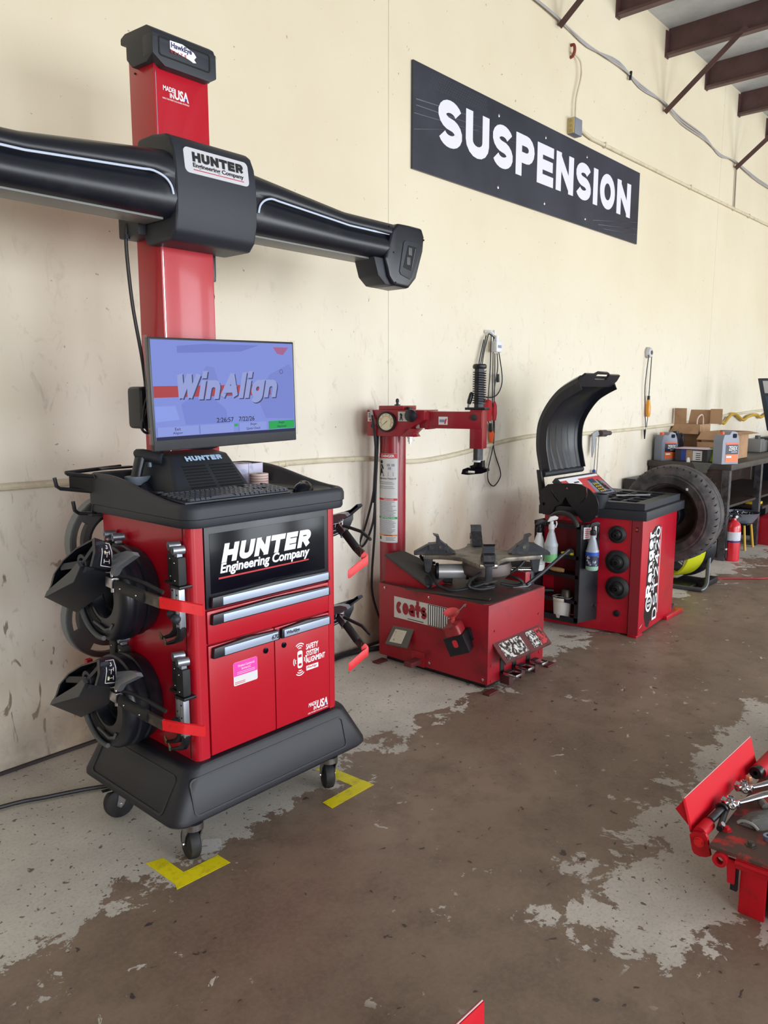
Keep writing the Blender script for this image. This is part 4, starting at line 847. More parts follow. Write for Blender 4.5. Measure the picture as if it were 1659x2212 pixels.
# ================================================================ WHEEL CLAMP TARGETS AND ARMS HUNG ON THE CONSOLE
FACE = [(1.17, 2.284, 1.156), (1.17, 2.284, 1.11), (1.17, 2.313, 1.058), (1.17, 2.389, 1.046), (1.17, 2.441, 0.986), (1.17, 2.669, 0.893), (1.17, 2.622, 0.943), (1.17, 2.591, 0.99), (1.17, 2.515, 1.05), (1.17, 2.41, 1.107)]
BACK = [(1.27, 2.377, 1.114), (1.27, 2.358, 1.085), (1.27, 2.359, 1.021), (1.27, 2.369, 1.007), (1.27, 2.433, 0.93), (1.27, 2.643, 0.82), (1.27, 2.695, 0.852), (1.27, 2.686, 0.923), (1.27, 2.625, 0.993), (1.27, 2.498, 1.069)]
def adapter(label, side, dy, dz, num):
    def mp(p):
        p = Vector(p); q = Vector((p.x if side < 0 else 3.56-p.x, p.y+dy, p.z+dz)); return q
    def put(par, name, b, m, sm=40, lb=None):
        b.v = [tuple(mp(p)) for p in b.v]; return part(par, name, b, m, lb, sm)
    t = thing('wheel_target', label, 'wheel target', mp((1.44, 2.50, 0.75)), 'wheel clamp targets hung on the console')
    cy, cz = 2.50, 0.905
    put(t, 'clamp_disc', B().lathe([(0.10, 0.0), (0.150, 0.0), (0.158, 0.012), (0.158, 0.03), (0.165, 0.034), (0.165, 0.052), (0.158, 0.058), (0.160, 0.066), (0.170, 0.070), (0.170, 0.098), (0.163, 0.104), (0.166, 0.110), (0.164, 0.132), (0.150, 0.146), (0.128, 0.150), (0.122, 0.143), (0.082, 0.143), (0.076, 0.135), (0.074, 0.05), (0.0, 0.05)], (1.438, cy, cz), (-1, 0, 0), 48), BLKS)
    put(t, 'bowl', B().lathe([(0.0, 0), (0.073, 0), (0.073, 0.05), (0.06, 0.052), (0.05, 0.01), (0, 0.008)], (1.385, cy, cz), (-1, 0, 0), 32), BLKD)
    # dark plates coloured as slot shade, and bright edges in the disc face
    put(t, 'slot', B().plate(circ(0, 0, 0.122, 14, -2.55, -1.75)+circ(0, 0, 0.096, 14, -1.75, -2.55), [], leftf(1.2945, cy, cz), 0.003), BLKD)
    put(t, 'slot', B().plate(circ(0, 0, 0.122, 14, 0.9, 1.75)+circ(0, 0, 0.096, 14, 1.75, 0.9), [], leftf(1.2945, cy, cz), 0.003), BLKD)
    put(t, 'grip_rail', B().tube([(1.290, cy+0.055, cz-0.105), (1.286, cy-0.03, cz-0.118), (1.288, cy-0.062, cz-0.108), (1.295, cy-0.066, cz-0.092)], 0.006, 6), GREY)
    put(t, 'rim_arc', B().tube([(1.283, cy-math.sin(a)*0.150, cz-math.cos(a)*0.150) for a in [-1.15+0.13*k for k in range(11)]], 0.009, 8), GREY)
    put(t, 'top_rib', B().box(1.285, 1.294, cy-0.10, cy+0.03, cz+0.112, cz+0.135, 0.003), GREY)
    # target shell
    n = len(FACE); sv = Vector((0, 0, 0)) if side < 0 else Vector((0, 0.065, -0.045)); fc = [Vector(p)+sv for p in FACE]; bk = [Vector(p)+sv for p in BACK]
    cen = sum(fc, Vector())/n
    inn = [p.lerp(cen, 0.10) for p in fc]; dep = [p+Vector((0.055, 0.02, -0.015)) for p in inn]
    b = B(); b.loft([bk, fc, inn, dep], False); b.add(bk, [tuple(range(n))]); 
    sh = put(t, 'target_shell', b, BLKS, 28)
    put(sh, 'shell_floor', B().add([p*1 for p in dep], [tuple(range(n))]), BLKD)
    hubc = Vector((1.18, 2.40, 1.053))+sv; LIP = GREY
    def rib(a, c, w):
        a, c = Vector(a), Vector(c); d = (c-a).normalized(); nn = Vector((0, -d.z, d.y))*w
        return B().add([a-nn, a+nn, c+nn, c-nn, a-nn+Vector((.03, 0, 0)), a+nn+Vector((.03, 0, 0)), c+nn+Vector((.03, 0, 0)), c-nn+Vector((.03, 0, 0))], [(0, 1, 2, 3), (0, 1, 5, 4), (3, 2, 6, 7), (1, 2, 6, 5), (0, 3, 7, 4)])
    put(sh, 'rib', rib(hubc, (1.175, 2.29, 1.135), 0.006), BLK)
    put(sh, 'rib', rib(hubc, (1.175, 2.545, 1.02), 0.011), BLK)
    put(sh, 'rib', rib(hubc, (1.175, 2.435, 1.0), 0.008), BLK)
    put(sh, 'hub_ring', B().lathe([(0.020, 0), (0.032, 0), (0.032, 0.03), (0.020, 0.03), (0.020, 0)], hubc, (1, 0, 0), 18), BLK)
    lip = [fc[3], fc[4], fc[5], fc[5].lerp(fc[6], 0.55), Vector((1.17, 2.46, 1.02)), Vector((1.17, 2.405, 1.058))]
    put(sh, 'front_lip', B().add([p+Vector((-0.003, 0, 0)) for p in lip]+[p+Vector((0.012, 0, 0)) for p in lip], [tuple(range(6)), tuple(range(11, 5, -1))]+[(i, (i+1) % 6, 6+(i+1) % 6, 6+i) for i in range(6)]), GREY)
    # axle pictogram on the shell, following its curve
    def SF(u, v):
        def l3(q): return q[0].lerp(q[1], v*2) if v < 0.5 else q[1].lerp(q[2], v*2-1)
        p = l3(fc).lerp(l3(bk), u); return p+Vector((-0.001, -0.0025, 0.001))
    def SP(pts): 
        out = []
        for (u0, v0), (u1, v1) in zip(pts[:-1], pts[1:]): out += [SF(u0+(u1-u0)*k/6, v0+(v1-v0)*k/6) for k in range(6)]
        return out+[SF(*pts[-1])]
    pic = B()
    for pl_ in ([(0.38, 0.10), (0.92, 0.10), (0.92, 0.93), (0.38, 0.93), (0.38, 0.10)], [(0.52, 0.52), (0.78, 0.52)], [(0.52, 0.78), (0.78, 0.78)], [(0.65, 0.52), (0.65, 0.66)], [(0.52, 0.46), (0.52, 0.58)], [(0.78, 0.46), (0.78, 0.58)], [(0.52, 0.72), (0.52, 0.84)], [(0.78, 0.72), (0.78, 0.84)], [(0.60, 0.22), (0.70, 0.22), (0.70, 0.36), (0.60, 0.36), (0.60, 0.22)]):
        pic.tube(SP(pl_), 0.0013, 5)
    put(sh, 'axle_pictogram', pic, WHITE)
    vd = 0.52 if num % 2 == 0 else 0.78
    put(sh, 'pictogram_dot', B().tube(SP([(0.52, vd-0.05), (0.52, vd+0.05)]), 0.0034, 6), mat('yellow_dot%d' % num, (236, 232, 180), 0.5))
    # silver thumb lever
    dw = 0.0 if side < 0 else 0.10
    wv = [(1.25, 2.325, 1.082), (1.25, 2.235, 1.108), (1.25, 2.20, 1.110), (1.25, 2.188, 1.100), (1.25, 2.30, 1.043), (1.25, 2.330, 1.010), (1.25, 2.345, 1.02)]
    put(t, 'thumb_lever', B().add([Vector(p)+Vector((0.0, dw, 0)) for p in wv]+[Vector(p)+Vector((0.02, dw, -0.006)) for p in wv], [tuple(range(7)), tuple(range(13, 6, -1))]+[(i, (i+1) % 7, 7+(i+1) % 7, 7+i) for i in range(7)]), mat('dull_silver%d' % num, (150, 154, 162), 0.35, 0.6))
    # locking handle
    if side < 0: H = [(1.26, 2.355, 0.985), (1.26, 2.327, 0.977), (1.26, 2.148, 0.968), (1.262, 2.068, 0.965), (1.30, 2.02, 0.955), (1.36, 1.985, 0.935)]
    else: H = [(1.25, 2.24, 1.03), (1.25, 2.225, 1.02), (1.245, 2.155, 0.955), (1.24, 2.13, 0.935), (1.225, 2.115, 0.912), (1.32, 2.13, 0.862)]
    H = [Vector(p)+(Vector((0, 0, 0)) if side < 0 else Vector((0, 0.10, 0))) for p in H]
    put(t, 'pivot_block', B().box(-0.022, 0.022, -0.014, 0.014, -0.018, 0.018, 0.003, M=frame(H[0], H[2]-H[0], (1, 0, 0))), STEEL)
    put(t, 'pivot_pin', B().cyl(H[0]+Vector((0, 0.0, -0.036)), H[0]+Vector((0, 0, 0.038)), 0.006, n=10), CHROME)
    put(t, 'pin_ring', B().tube([H[0]+Vector((0.0+0.016*math.cos(a), 0.016*math.sin(a)+0.01, 0.034)) for a in [2*PI*k/12 for k in range(12)]], 0.002, 6, closed=True), CHROME)
    d = (H[2]-H[1]).normalized()
    put(t, 'grip', B().loft([[H[1]+d*s_+Vector((1, 0, 0))*0.013*sc*math.cos(a)+d.cross(Vector((1, 0, 0)))*0.021*sc*math.sin(a) for a in [2*PI*k/14 for k in range(14)]] for s_, sc in ((0, 0.85), (0.006, 1), ((H[2]-H[1]).length-0.006, 1), ((H[2]-H[1]).length, 0.85))]), RUB)
    put(t, 'handle_bar', B().box(0, (H[3]-H[2]).length+0.01, -0.018, 0.018, -0.005, 0.005, M=frame(H[2]-d*0.01, H[3]-H[2], Vector((0, 0, 1)))), GRIME)
    put(t, 'red_handle', B().loft([[p+Vector((0, 0, 1))*zz+Vector((0.7, 0.3, 0))*yy for yy, zz in ((-0.007, -0.017), (0.007, -0.017), (0.007, 0.017), (-0.007, 0.017))] for p in smooth([H[3], H[4], H[4].lerp(H[5], 0.3), H[5]], 4)]), REDB, 50)
    put(t, 'safety_strap', B().tube([H[0]+Vector((0.01, -0.02, 0.02)), H[1]+Vector((0.02, -0.04, 0.03)), H[1]+Vector((0.03, -0.13, 0.022)), H[1]+Vector((0.05, -0.20, 0.0))], 0.007, 6), RUB)
    for s_ in (0.25, 0.8): put(t, 'rivet', B().sphere(H[1].lerp(H[2], s_)+Vector((-0.014, 0, 0.0)), 0.0035, 8), CHROME)
    return t
adapter('black wheel target with red handle hung upper left of console', -1, 0, 0, 0)
adapter('black wheel target with red handle hung lower left near base', -1, 0.015, -0.405, 1)
adapter('black wheel target hung upper right of console facing tire machine', 1, -0.02, 0.0, 2)
adapter('black wheel target hung lower right of console above right caster', 1, -0.02, -0.405, 3)

def clamp_arm(label, y, dz, dx=0.0, hook=True):
    t = thing('clamp_arm', label, 'clamp arm', (1.415+dx, y, 0.75+dz), 'clamp arms hung on the console side')
    x = 1.412+dx
    part(t, 'silver_roll', B().lathe([(0.006, -0.020), (0.015, -0.020), (0.015, 0.020), (0.006, 0.020), (0.006, -0.02)], (x, y, 1.096+dz), (-1, 0.25, 0), 16), ALUM)
    part(t, 'neck', B().box(x-0.01, x+0.01, y-0.008, y+0.008, 1.07+dz, 1.085+dz), ALUM)
    part(t, 'grip', B().box(x-0.016, x+0.016, y-0.021, y+0.021, 0.978+dz, 1.074+dz, 0.007), RUB)
    for z in (1.055, 0.995): part(t, 'rivet', B().sphere((x-0.017, y, z+dz), 0.003, 8), CHROME)
    if hook:
        part(t, 'bar', B().box(x-0.012, x+0.012, y-0.012, y+0.012, 0.83+dz, 0.978+dz, 0.003), ALUM)
        part(t, 'knob', B().sphere((x-0.026, y-0.01, 0.868+dz), 0.017, 14), BLK)
        for z in (0.945, 0.90, 0.845): part(t, 'pin_hole', B().cyl((x-0.0125, y, z+dz), (x-0.0135, y, z+dz), 0.003, n=8), BLKD)
        part(t, 'foot', B().tube([(x, y, 0.835+dz), (x, y, 0.81+dz), (x, y+0.008, 0.795+dz), (x, y+0.04, 0.775+dz), (x, y+0.10, 0.752+dz)], [0.015, 0.015, 0.014, 0.008, 0.005], 8), BLKM)
        part(t, 'claw', B().cyl((x, y+0.095, 0.75+dz), (x-0.004, y+0.105, 0.775+dz), 0.008, 0.002, n=6), mat('brass_claw', (92, 84, 60), 0.5, 0.5))
    part(t, 'clip', B().box(x-0.02, x+0.03, y-0.03, y+0.032, 0.968+dz, 0.978+dz, 0.002), BLKM)
    return t
for dz, w_ in ((0, 'upper'), (-0.385, 'lower')):
    clamp_arm('silver and black clamp arm with hooked foot, front one of %s pair on console side' % w_, 2.172, dz, -0.012)
    clamp_arm('black gripped clamp arm hung behind the front one of %s pair' % w_, 2.222, dz+0.006, 0.004)
    clamp_arm('clamp arm mostly hidden behind %s wheel target, nearer the corner' % w_, 2.572, dz-0.006, -0.004, False)
    clamp_arm('clamp arm mostly hidden behind %s wheel target, nearer the wall' % w_, 2.64, dz-0.004, 0.0, False)
def spare(label, z, dy=0.0):
    t = thing('spare_ring', label, 'adapter ring', (1.53, 2.82+dy, z-0.18), 'slotted grey rings hung behind the console')
    o = circ(0, 0, 0.182, 40); holes = [circ(0, 0, 0.112, 32)]
    for k in range(4):
        a0 = k*PI/2+0.95; holes.append(circ(0, 0, 0.162, 10, a0, a0+0.95)+circ(0, 0, 0.134, 10, a0+0.95, a0))
    part(t, 'ring_plate', B().plate(o, holes, front(1.53, 2.83+dy, z), 0.03), GREY)
    part(t, 'rubber_rim', B().lathe([(0.178, -0.012), (0.186, -0.012), (0.186, 0.03), (0.178, 0.03), (0.178, -0.012)], (1.53, 2.835+dy, z), (0, 1, 0), 40), mat('grey_rim', (120, 124, 128), 0.45))
    part(t, 'inner_ring', B().lathe([(0.100, 0), (0.113, 0), (0.113, 0.05), (0.100, 0.05), (0.100, 0)], (1.53, 2.82+dy, z), (0, 1, 0), 36), BLK)
    part(t, 'hanger_peg', B().cyl((1.53, 2.735, z+0.095), (1.53, 2.86+dy, z+0.095), 0.012), BLKM)
    return t
spare('slotted grey ring hung behind console below the hook frame', 1.03)
sp2 = spare('slotted grey ring hung behind console beside lower target', 0.715, 0.075)
part(sp2, 'red_peg', B().box(1.375, 1.40, 2.80, 2.825, 0.545, 0.575, 0.004), REDP)
# ================================================================ TIRE MACHINE
TC = thing('tire_changer', 'worn red tire changing machine with column, swing arm and turntable', 'tire changer', (3.65, 2.65, 0))
cab = part(TC, 'cabinet', B().box(3.36, 3.945, 2.262, 3.06, 0.035, 0.482, 0.004), REDT)
part(TC, 'cabinet_plinth', B().box(3.40, 3.91, 2.30, 3.03, 0.0, 0.04), BLKM)
part(TC, 'grimy_deck', B().prism([(3.365, 2.30), (3.41, 2.268), (3.94, 2.268), (3.94, 3.055), (3.365, 3.055)], 'z', 0.482, 0.4845), mat('greasy_deck', (58, 50, 48), 0.6, c2=(116, 36, 42), ns=7, lo=0.5, hi=0.72))
for x, y in ((3.30, 3.02), (3.33, 2.235), (3.93, 2.225)):
    part(TC, 'foot_lug', B().prism([(x-0.035, y-0.03), (x+0.05, y-0.03), (x+0.05, y+0.03), (x-0.035, y+0.03)], 'z', 0.0, 0.014, 0.004) if False else B().box(x-0.02, x+0.07, y-0.022, y+0.024, 0.0, 0.012, 0.004), mat('rusty_lug%d' % int(x*100), (92, 36, 38), 0.6))
for y, z in ((3.012, 0.458), (2.672, 0.458), (2.42, 0.456), (2.665, 0.068), (2.29, 0.062)):
    part(cab, 'bolt', B().lathe([(0, 0), (0.008, 0), (0.008, 0.003), (0.005, 0.005), (0, 0.006)], (3.36, y, z), (-1, 0, 0), 10), CHROME)
# maker plate
pl = part(cab, 'maker_plate', B().box(3.3575, 3.3605, 2.50, 2.936, 0.292, 0.420), mat('off_white_plate', (206, 204, 200), 0.4), sm=0)
b = B(); block(b, 'coats', leftf(3.357, 2.918, 0.322), 0.232, 0.106, 0.33, 0, 0.0008, 0.03); b.v = [(p[0], p[1], 0.325+(p[2]-0.325)*0.92) for p in b.v]
part(pl, 'lettering', b, mat('maroon_print', (150, 26, 40), 0.45), sm=0)
part(pl, 'small_print', B().box(3.3563, 3.3575, 2.71, 2.83, 0.300, 0.304), INK, sm=0)
b = B().box(3.3565, 3.3575, 2.502, 2.676, 0.294, 0.418)
sp = part(pl, 'stripe_field', b, INK, sm=0)
for k in range(11): part(sp, 'white_bar', B().box(3.3558, 3.3565, 2.506+k*0.0155, 2.5145+k*0.0155, 0.297, 0.415), WHITE, sm=0)
# tilted instruction flap
fl = part(cab, 'instruction_flap', B().add([(3.36, 2.945, 0.235), (3.36, 2.785, 0.245), (3.315, 2.80, 0.14), (3.315, 2.97, 0.13), (3.36, 2.945, 0.228), (3.36, 2.785, 0.238), (3.32, 2.80, 0.133), (3.32, 2.97, 0.123)], [(0, 1, 2, 3), (7, 6, 5, 4), (0, 3, 7, 4), (1, 5, 6, 2), (3, 2, 6, 7), (0, 4, 5, 1)]), mat('grey_flap', (92, 88, 84), 0.6), sm=0)
part(fl, 'paper_label', B().quad((3.352, 2.918, 0.222), (3.352, 2.83, 0.226), (3.319, 2.845, 0.152), (3.319, 2.94, 0.147), -0.0015), mat('old_label', (206, 198, 182), 0.55, c2=(110, 100, 90), ns=50, lo=0.58, hi=0.64), sm=0)
part(cab, 'pedal_lever', B().box(3.26, 3.37, 2.72, 2.775, 0.05, 0.078, 0.003), mat('rusty_red_bracket', (104, 38, 40), 0.6))
part(cab, 'lever_guard', B().box(3.355, 3.362, 2.70, 2.80, 0.03, 0.12, 0.002), REDT)
# pedal end: sloping label shelf and three pedals
sh = part(cab, 'label_shelf', B().bev([(3.405, 2.262, 0.262), (3.89, 2.262, 0.262), (3.89, 2.175, 0.168), (3.405, 2.175, 0.168), (3.405, 2.262, 0.250), (3.89, 2.262, 0.250), (3.89, 2.178, 0.158), (3.405, 2.178, 0.158)], [(0, 1, 2, 3), (7, 6, 5, 4), (0, 3, 7, 4), (1, 5, 6, 2), (3, 2, 6, 7), (0, 4, 5, 1)]), mat('brown_red_shelf', (104, 48, 50), 0.5, c2=(72, 34, 36), ns=15, lo=0.4, hi=0.7), sm=0)
for x0, x1 in ((3.44, 3.545), (3.55, 3.655), (3.715, 3.80), (3.805, 3.875)):
    part(sh, 'torn_label', B().quad((x0, 2.252, 0.2525), (x1, 2.252, 0.2525), (x1, 2.184, 0.179), (x0, 2.184, 0.179), -0.001), TORN if x0 < 3.8 else mat('red_torn_label', (190, 60, 66), 0.4, c2=(60, 40, 40), ns=45, lo=0.5, hi=0.56), sm=0)
for i, (x, z) in enumerate(((3.50, 0.062), (3.625, 0.066), (3.775, 0.058))):
    part(cab, 'pedal_slot', B().box(x-0.02, x+0.02, 2.258, 2.263, z-0.005, z+0.10), BLKD, sm=0)
    pd = part(cab, 'pedal_arm', B().box(x-0.018, x+0.022, 2.20, 2.262, z-0.045, z+0.012, 0.003), mat('oily_red%d' % i, (78, 40, 42), 0.55))
    part(pd, 'pedal_pad', B().box(x-0.032, x+0.036, 2.145, 2.235, z+0.010, z+0.030, 0.009), CHROME)
    part(pd, 'pad_ribs', B().box(x-0.026, x+0.03, 2.20, 2.232, z+0.030, z+0.0312), DARKST)
for x, z in ((3.395, 0.05), (3.395, 0.14), (3.90, 0.09), (3.42, 0.33), (3.88, 0.33)): part(cab, 'end_bolt', B().lathe([(0, 0), (0.007, 0), (0.007, 0.004), (0, 0.005)], (x, 2.262, z), (0, -1, 0), 8), REDT)
# wedge with rubber pad behind the turntable
part(TC, 'shovel_bracket', B().bev([(3.38, 3.03, 0.484), (3.56, 3.03, 0.484), (3.62, 2.74, 0.484), (3.42, 2.74, 0.484), (3.36, 3.0, 0.655), (3.51, 3.0, 0.655), (3.62, 2.74, 0.535), (3.41, 2.74, 0.505)], [(0, 3, 2, 1), (0, 1, 5, 4), (1, 2, 6, 5), (2, 3, 7, 6), (3, 0, 4, 7), (4, 5, 7), (5, 6, 7)]), REDT, sm=0)
part(TC, 'rubber_pad', B().add([(3.345, 3.0, 0.668), (3.515, 3.0, 0.664), (3.64, 2.72, 0.545), (3.405, 2.72, 0.510), (3.345, 3.0, 0.656), (3.515, 3.0, 0.652), (3.64, 2.72, 0.533), (3.405, 2.72, 0.498)], [(0, 1, 2), (0, 2, 3), (7, 6, 5), (7, 5, 4), (0, 3, 7, 4), (1, 5, 6, 2), (3, 2, 6, 7), (0, 4, 5, 1)]), mat('grimy_rubber', (62, 58, 56), 0.7), sm=0)
# column
CC = Vector((3.53, 3.10, 0)); AD = Vector((0.268, -0.963, 0)); MA = frame(CC, AD, (0, 0, 1))   # local: along arm, up, towards the camera
part(TC, 'column', B().cyl((3.53, 3.10, 0.0), (3.53, 3.10, 1.37), 0.080, n=40), REDC)
def cpatch(z0, z1, a0, a1, r=0.0812, n=16):
    v = []; f = []
    for k in range(n+1):
        a = math.radians(a0+(a1-a0)*k/n); v += [(3.53+r*math.cos(a), 3.10+r*math.sin(a), z0), (3.53+r*math.cos(a), 3.10+r*math.sin(a), z1)]
    for k in range(n): f.append((2*k, 2*k+2, 2*k+3, 2*k+1))
    return B().add(v, f)
def ctext(tx, z, h, a0, a1, r=0.0822, bold=0.0):
    v, f = text2d(tx, 1.0, h, 0.0004, bold, 0, 1.0); b = B()
    b.add([(3.53+(r+p.z)*math.cos(math.radians(a0+(a1-a0)*p.x)), 3.10+(r+p.z)*math.sin(math.radians(a0+(a1-a0)*p.x)), z+p.y) for p in v], f); return b
dn = part(TC, 'safety_sticker', cpatch(0.713, 1.257, 137, 243), DECAL, 'tall white safety sticker with red, green and orange bands')
for z0, z1, m in ((1.228, 1.256, REDP), (0.972, 0.985, REDP), (0.858, 0.872, GRNP), (0.753, 0.762, ORGP)): part(dn, 'colour_band', cpatch(z0, z1, 138, 242, 0.0816), m)
part(dn, 'lettering', ctext('DANGER', 1.234, 0.016, 165, 228, bold=0.02), WHITE, sm=0)
part(dn, 'lettering', ctext('Explosion Hazard!', 1.098, 0.013, 150, 236), INK, sm=0)
part(dn, 'lettering', ctext('DANGER', 0.9745, 0.008, 180, 225), WHITE, sm=0)
part(dn, 'lettering', ctext('SAFETY INSTRUCTIONS', 0.8605, 0.009, 160, 230), WHITE, sm=0)
part(dn, 'lettering', ctext('WARNING', 0.7545, 0.006, 180, 220), INK, sm=0)
b = B()
random.seed(3)
for z in [1.082, 1.072, 1.055, 1.045]+[0.962-k*0.0085 for k in range(11)]+[0.848-k*0.0082 for k in range(11)]+[0.742, 0.734, 0.726]:
    c_ = cpatch(z, z+0.0032, 150 if z > 0.75 else 190, random.uniform(215, 238), 0.0816); b.add(c_.v, c_.f)
part(dn, 'fine_print', b, mat('grey_fine_print', (120, 124, 140), 0.6), sm=0)['kind'] = 'stuff'
b = B()   # pictogram: operator at machine
def cpt(pts, r=0.0818): return B().add([(3.53+r*math.cos(math.radians(p[0])), 3.10+r*math.sin(math.radians(p[0])), p[1]) for p in pts], [tuple(range(len(pts)))])
part(dn, 'pictogram', cpt([(165+9*math.cos(a), 1.205+0.011*math.sin(a)) for a in [2*PI*k/10 for k in range(10)]]), INK, sm=0)
part(dn, 'pictogram', cpt([(158, 1.19), (172, 1.19), (180, 1.165), (176, 1.16), (170, 1.172), (172, 1.15), (182, 1.12), (176, 1.12), (164, 1.14), (158, 1.12), (150, 1.12), (156, 1.15)]), INK, sm=0)
for i, (a, z0, z1) in enumerate(((195, 1.18, 1.195), (215, 1.18, 1.195), (200, 1.16, 1.175), (200, 1.12, 1.145))): part(dn, 'pictogram', cpt([(a, z0), (a+(14 if i < 3 else 24), z0), (a+(14 if i < 3 else 24), z1), (a, z1)]), mat('pale_grey_print%d' % i, (150, 154, 166), 0.6), sm=0)
part(dn, 'pictogram', cpt([(158+7*math.cos(a), 0.738+0.012*math.sin(a)) for a in [2*PI*k/10 for k in range(10)]]), INK, sm=0)
# swing head with gauge
hd = part(TC, 'swing_head', B().prism([(-0.118, 1.362), (0.10, 1.362), (0.125, 1.372), (0.185, 1.425), (0.255, 1.462), (0.255, 1.518), (-0.118, 1.518)], 'z', -0.10, 0.112, 0.004, M=MA), REDC)
part(hd, 'head_lid', B().box(-0.045, 0.115, 1.518, 1.542, -0.09, 0.10, 0.003, M=MA), REDC)
part(hd, 'lid_stud', B().lathe([(0, 0), (0.018, 0), (0.018, 0.006), (0.008, 0.008), (0.008, 0.02), (0.011, 0.022), (0.010, 0.035), (0.004, 0.042), (0, 0.042)], MA @ Vector((0.03, 1.542, 0.0)), (0, 0, 1), 10), DARKST)
part(hd, 'hose_port', B().cyl(MA @ Vector((0.135, 1.518, 0.06)), MA @ Vector((0.135, 1.535, 0.06)), 0.016, n=10), BLKM)
g = part(hd, 'pressure_gauge', B().lathe([(0, 0), (0.060, 0), (0.062, 0.012), (0.060, 0.022), (0.052, 0.024), (0.051, 0.016), (0, 0.016)], MA @ Vector((0.018, 1.448, 0.112)), MA.to_3x3() @ Vector((0, 0, 1)), 36), BLKM)
part(g, 'dial', B().lathe([(0, 0), (0.050, 0), (0.050, 0.001), (0, 0.001)], MA @ Vector((0.018, 1.448, 0.1285)), MA.to_3x3() @ Vector((0, 0, 1)), 32), mat('aged_dial', (216, 206, 178), 0.3), sm=0)
Mg = MA @ Matrix.Translation((0.018, 1.448, 0.1302))
b = B().plate(circ(0, 0, 0.034, 40, -0.75, PI+0.75)+circ(0, 0, 0.0325, 40, PI+0.75, -0.75), [], Mg, 0.0006)
part(g, 'dial_scale', b, mat('brown_scale', (150, 112, 70), 0.5), sm=0)
for k in range(9):
    a = -0.7+(PI+1.4)*k/8
    part(g, 'dial_tick', B().box(0.038, 0.045, -0.0012, 0.0012, 0, 0.0006, M=Mg @ Matrix.Rotation(a, 4, 'Z')), mat('tick%d' % k, (90, 74, 60), 0.5), sm=0)
part(g, 'needle', B().quad(Mg @ Vector((-0.022, -0.018, 0.001)), Mg @ Vector((-0.021, -0.0195, 0.001)), Mg @ Vector((0.009, 0.005, 0.001)), Mg @ Vector((0.007, 0.007, 0.001)), 0.0006), INK, sm=0)
part(hd, 'caution_decal', B().box(-0.113, -0.078, 1.448, 1.503, 0.112, 0.1132, M=MA), DECAL, sm=0)
part(hd, 'decal_symbol', B().cyl(MA @ Vector((-0.096, 1.458, 0.1132)), MA @ Vector((-0.096, 1.458, 0.1138)), 0.006, n=8), REDP, sm=0)
for k in range(3): part(hd, 'decal_line', B().box(-0.108, -0.084, 1.474+k*0.009, 1.478+k*0.009, 0.1132, 0.1136, M=MA), INK, sm=0)
dp = part(hd, 'warning_decal', B().box(0.088, 0.185, 1.452, 1.508, 0.112, 0.1132, M=MA), DECAL, sm=0)
part(dp, 'pictogram', B().plate([(0.098, 1.456), (0.104, 1.456), (0.108, 1.472), (0.114, 1.456), (0.119, 1.456), (0.113, 1.482), (0.118, 1.486), (0.114, 1.493), (0.106, 1.500), (0.100, 1.496), (0.104, 1.480)], [], MA @ Matrix.Translation((0, 0, 0.1136)), 0.0006), INK, sm=0)
part(dp, 'red_corner', B().box(0.142, 0.158, 1.492, 1.505, 0.1132, 0.1138, M=MA), REDP, sm=0)
for k in range(3): part(dp, 'print_line', B().box(0.142, 0.172, 1.460+k*0.009, 1.463+k*0.009, 0.1132, 0.1136, M=MA), REDP, sm=0)
part(hd, 'screw', B().lathe([(0, 0), (0.012, 0), (0.012, 0.006), (0, 0.007)], MA @ Vector((-0.078, 1.422, 0.112)), MA.to_3x3() @ Vector((0, 0, 1)), 10), BLKM)
part(hd, 'lock_knob', B().lathe([(0, 0), (0.014, 0), (0.014, 0.03), (0.034, 0.034), (0.038, 0.045), (0.036, 0.06), (0.02, 0.068), (0, 0.069)], MA @ Vector((0.193, 1.487, 0.112)), MA.to_3x3() @ Vector((0, 0, 1)), 28), BLKS)
part(hd, 'hinge_nut', B().lathe([(0, 0), (0.010, 0), (0.010, 0.012), (0.016, 0.012), (0.016, 0.034), (0.02, 0.036), (0.02, 0.045), (0, 0.045)], MA @ Vector((0.148, 1.318, 0.07)), (0, 0, 1), 6), STEEL)
part(hd, 'hinge_lug', B().prism([(0.11, 1.362), (0.20, 1.362), (0.185, 1.38), (0.21, 1.41), (0.13, 1.41)], 'z', 0.03, 0.112, 0.003, M=MA), REDC)
# horizontal arm and vertical slide
ar = part(TC, 'swing_arm', B().box(0.20, 0.585, 1.412, 1.510, -0.045, 0.055, 0.003, M=MA), REDC)
part(ar, 'arm_gusset', B().box(0.235, 0.262, 1.405, 1.515, -0.05, 0.06, 0.003, M=MA), REDC)
lb = part(ar, 'paper_label', B().box(0.322, 0.378, 1.434, 1.480, 0.055, 0.0562, M=MA), PAPER, sm=0)
part(lb, 'label_print', B().box(0.328, 0.36, 1.448, 1.464, 0.0562, 0.0568, M=MA), mat('label_grey', (130, 138, 170), 0.5), sm=0)
part(lb, 'label_mark', B().plate([(0.358, 1.438), (0.366, 1.438), (0.374, 1.470), (0.364, 1.466)], [], MA @ Matrix.Translation((0, 0, 0.0568)), 0.0006), REDP, sm=0)
part(ar, 'pivot_bolt', B().lathe([(0, 0), (0.018, 0), (0.018, 0.008), (0.014, 0.01), (0, 0.01)], MA @ Vector((0.54, 1.478, 0.055)), MA.to_3x3() @ Vector((0, 0, 1)), 18), DARKST)
part(ar, 'slide_housing', B().box(0.512, 0.588, 1.300, 1.520, -0.035, 0.05, 0.003, M=MA), REDC)
part(ar, 'slide_cap', B().box(0.480, 0.600, 1.520, 1.534, -0.04, 0.05, 0.003, M=MA), BLKM)
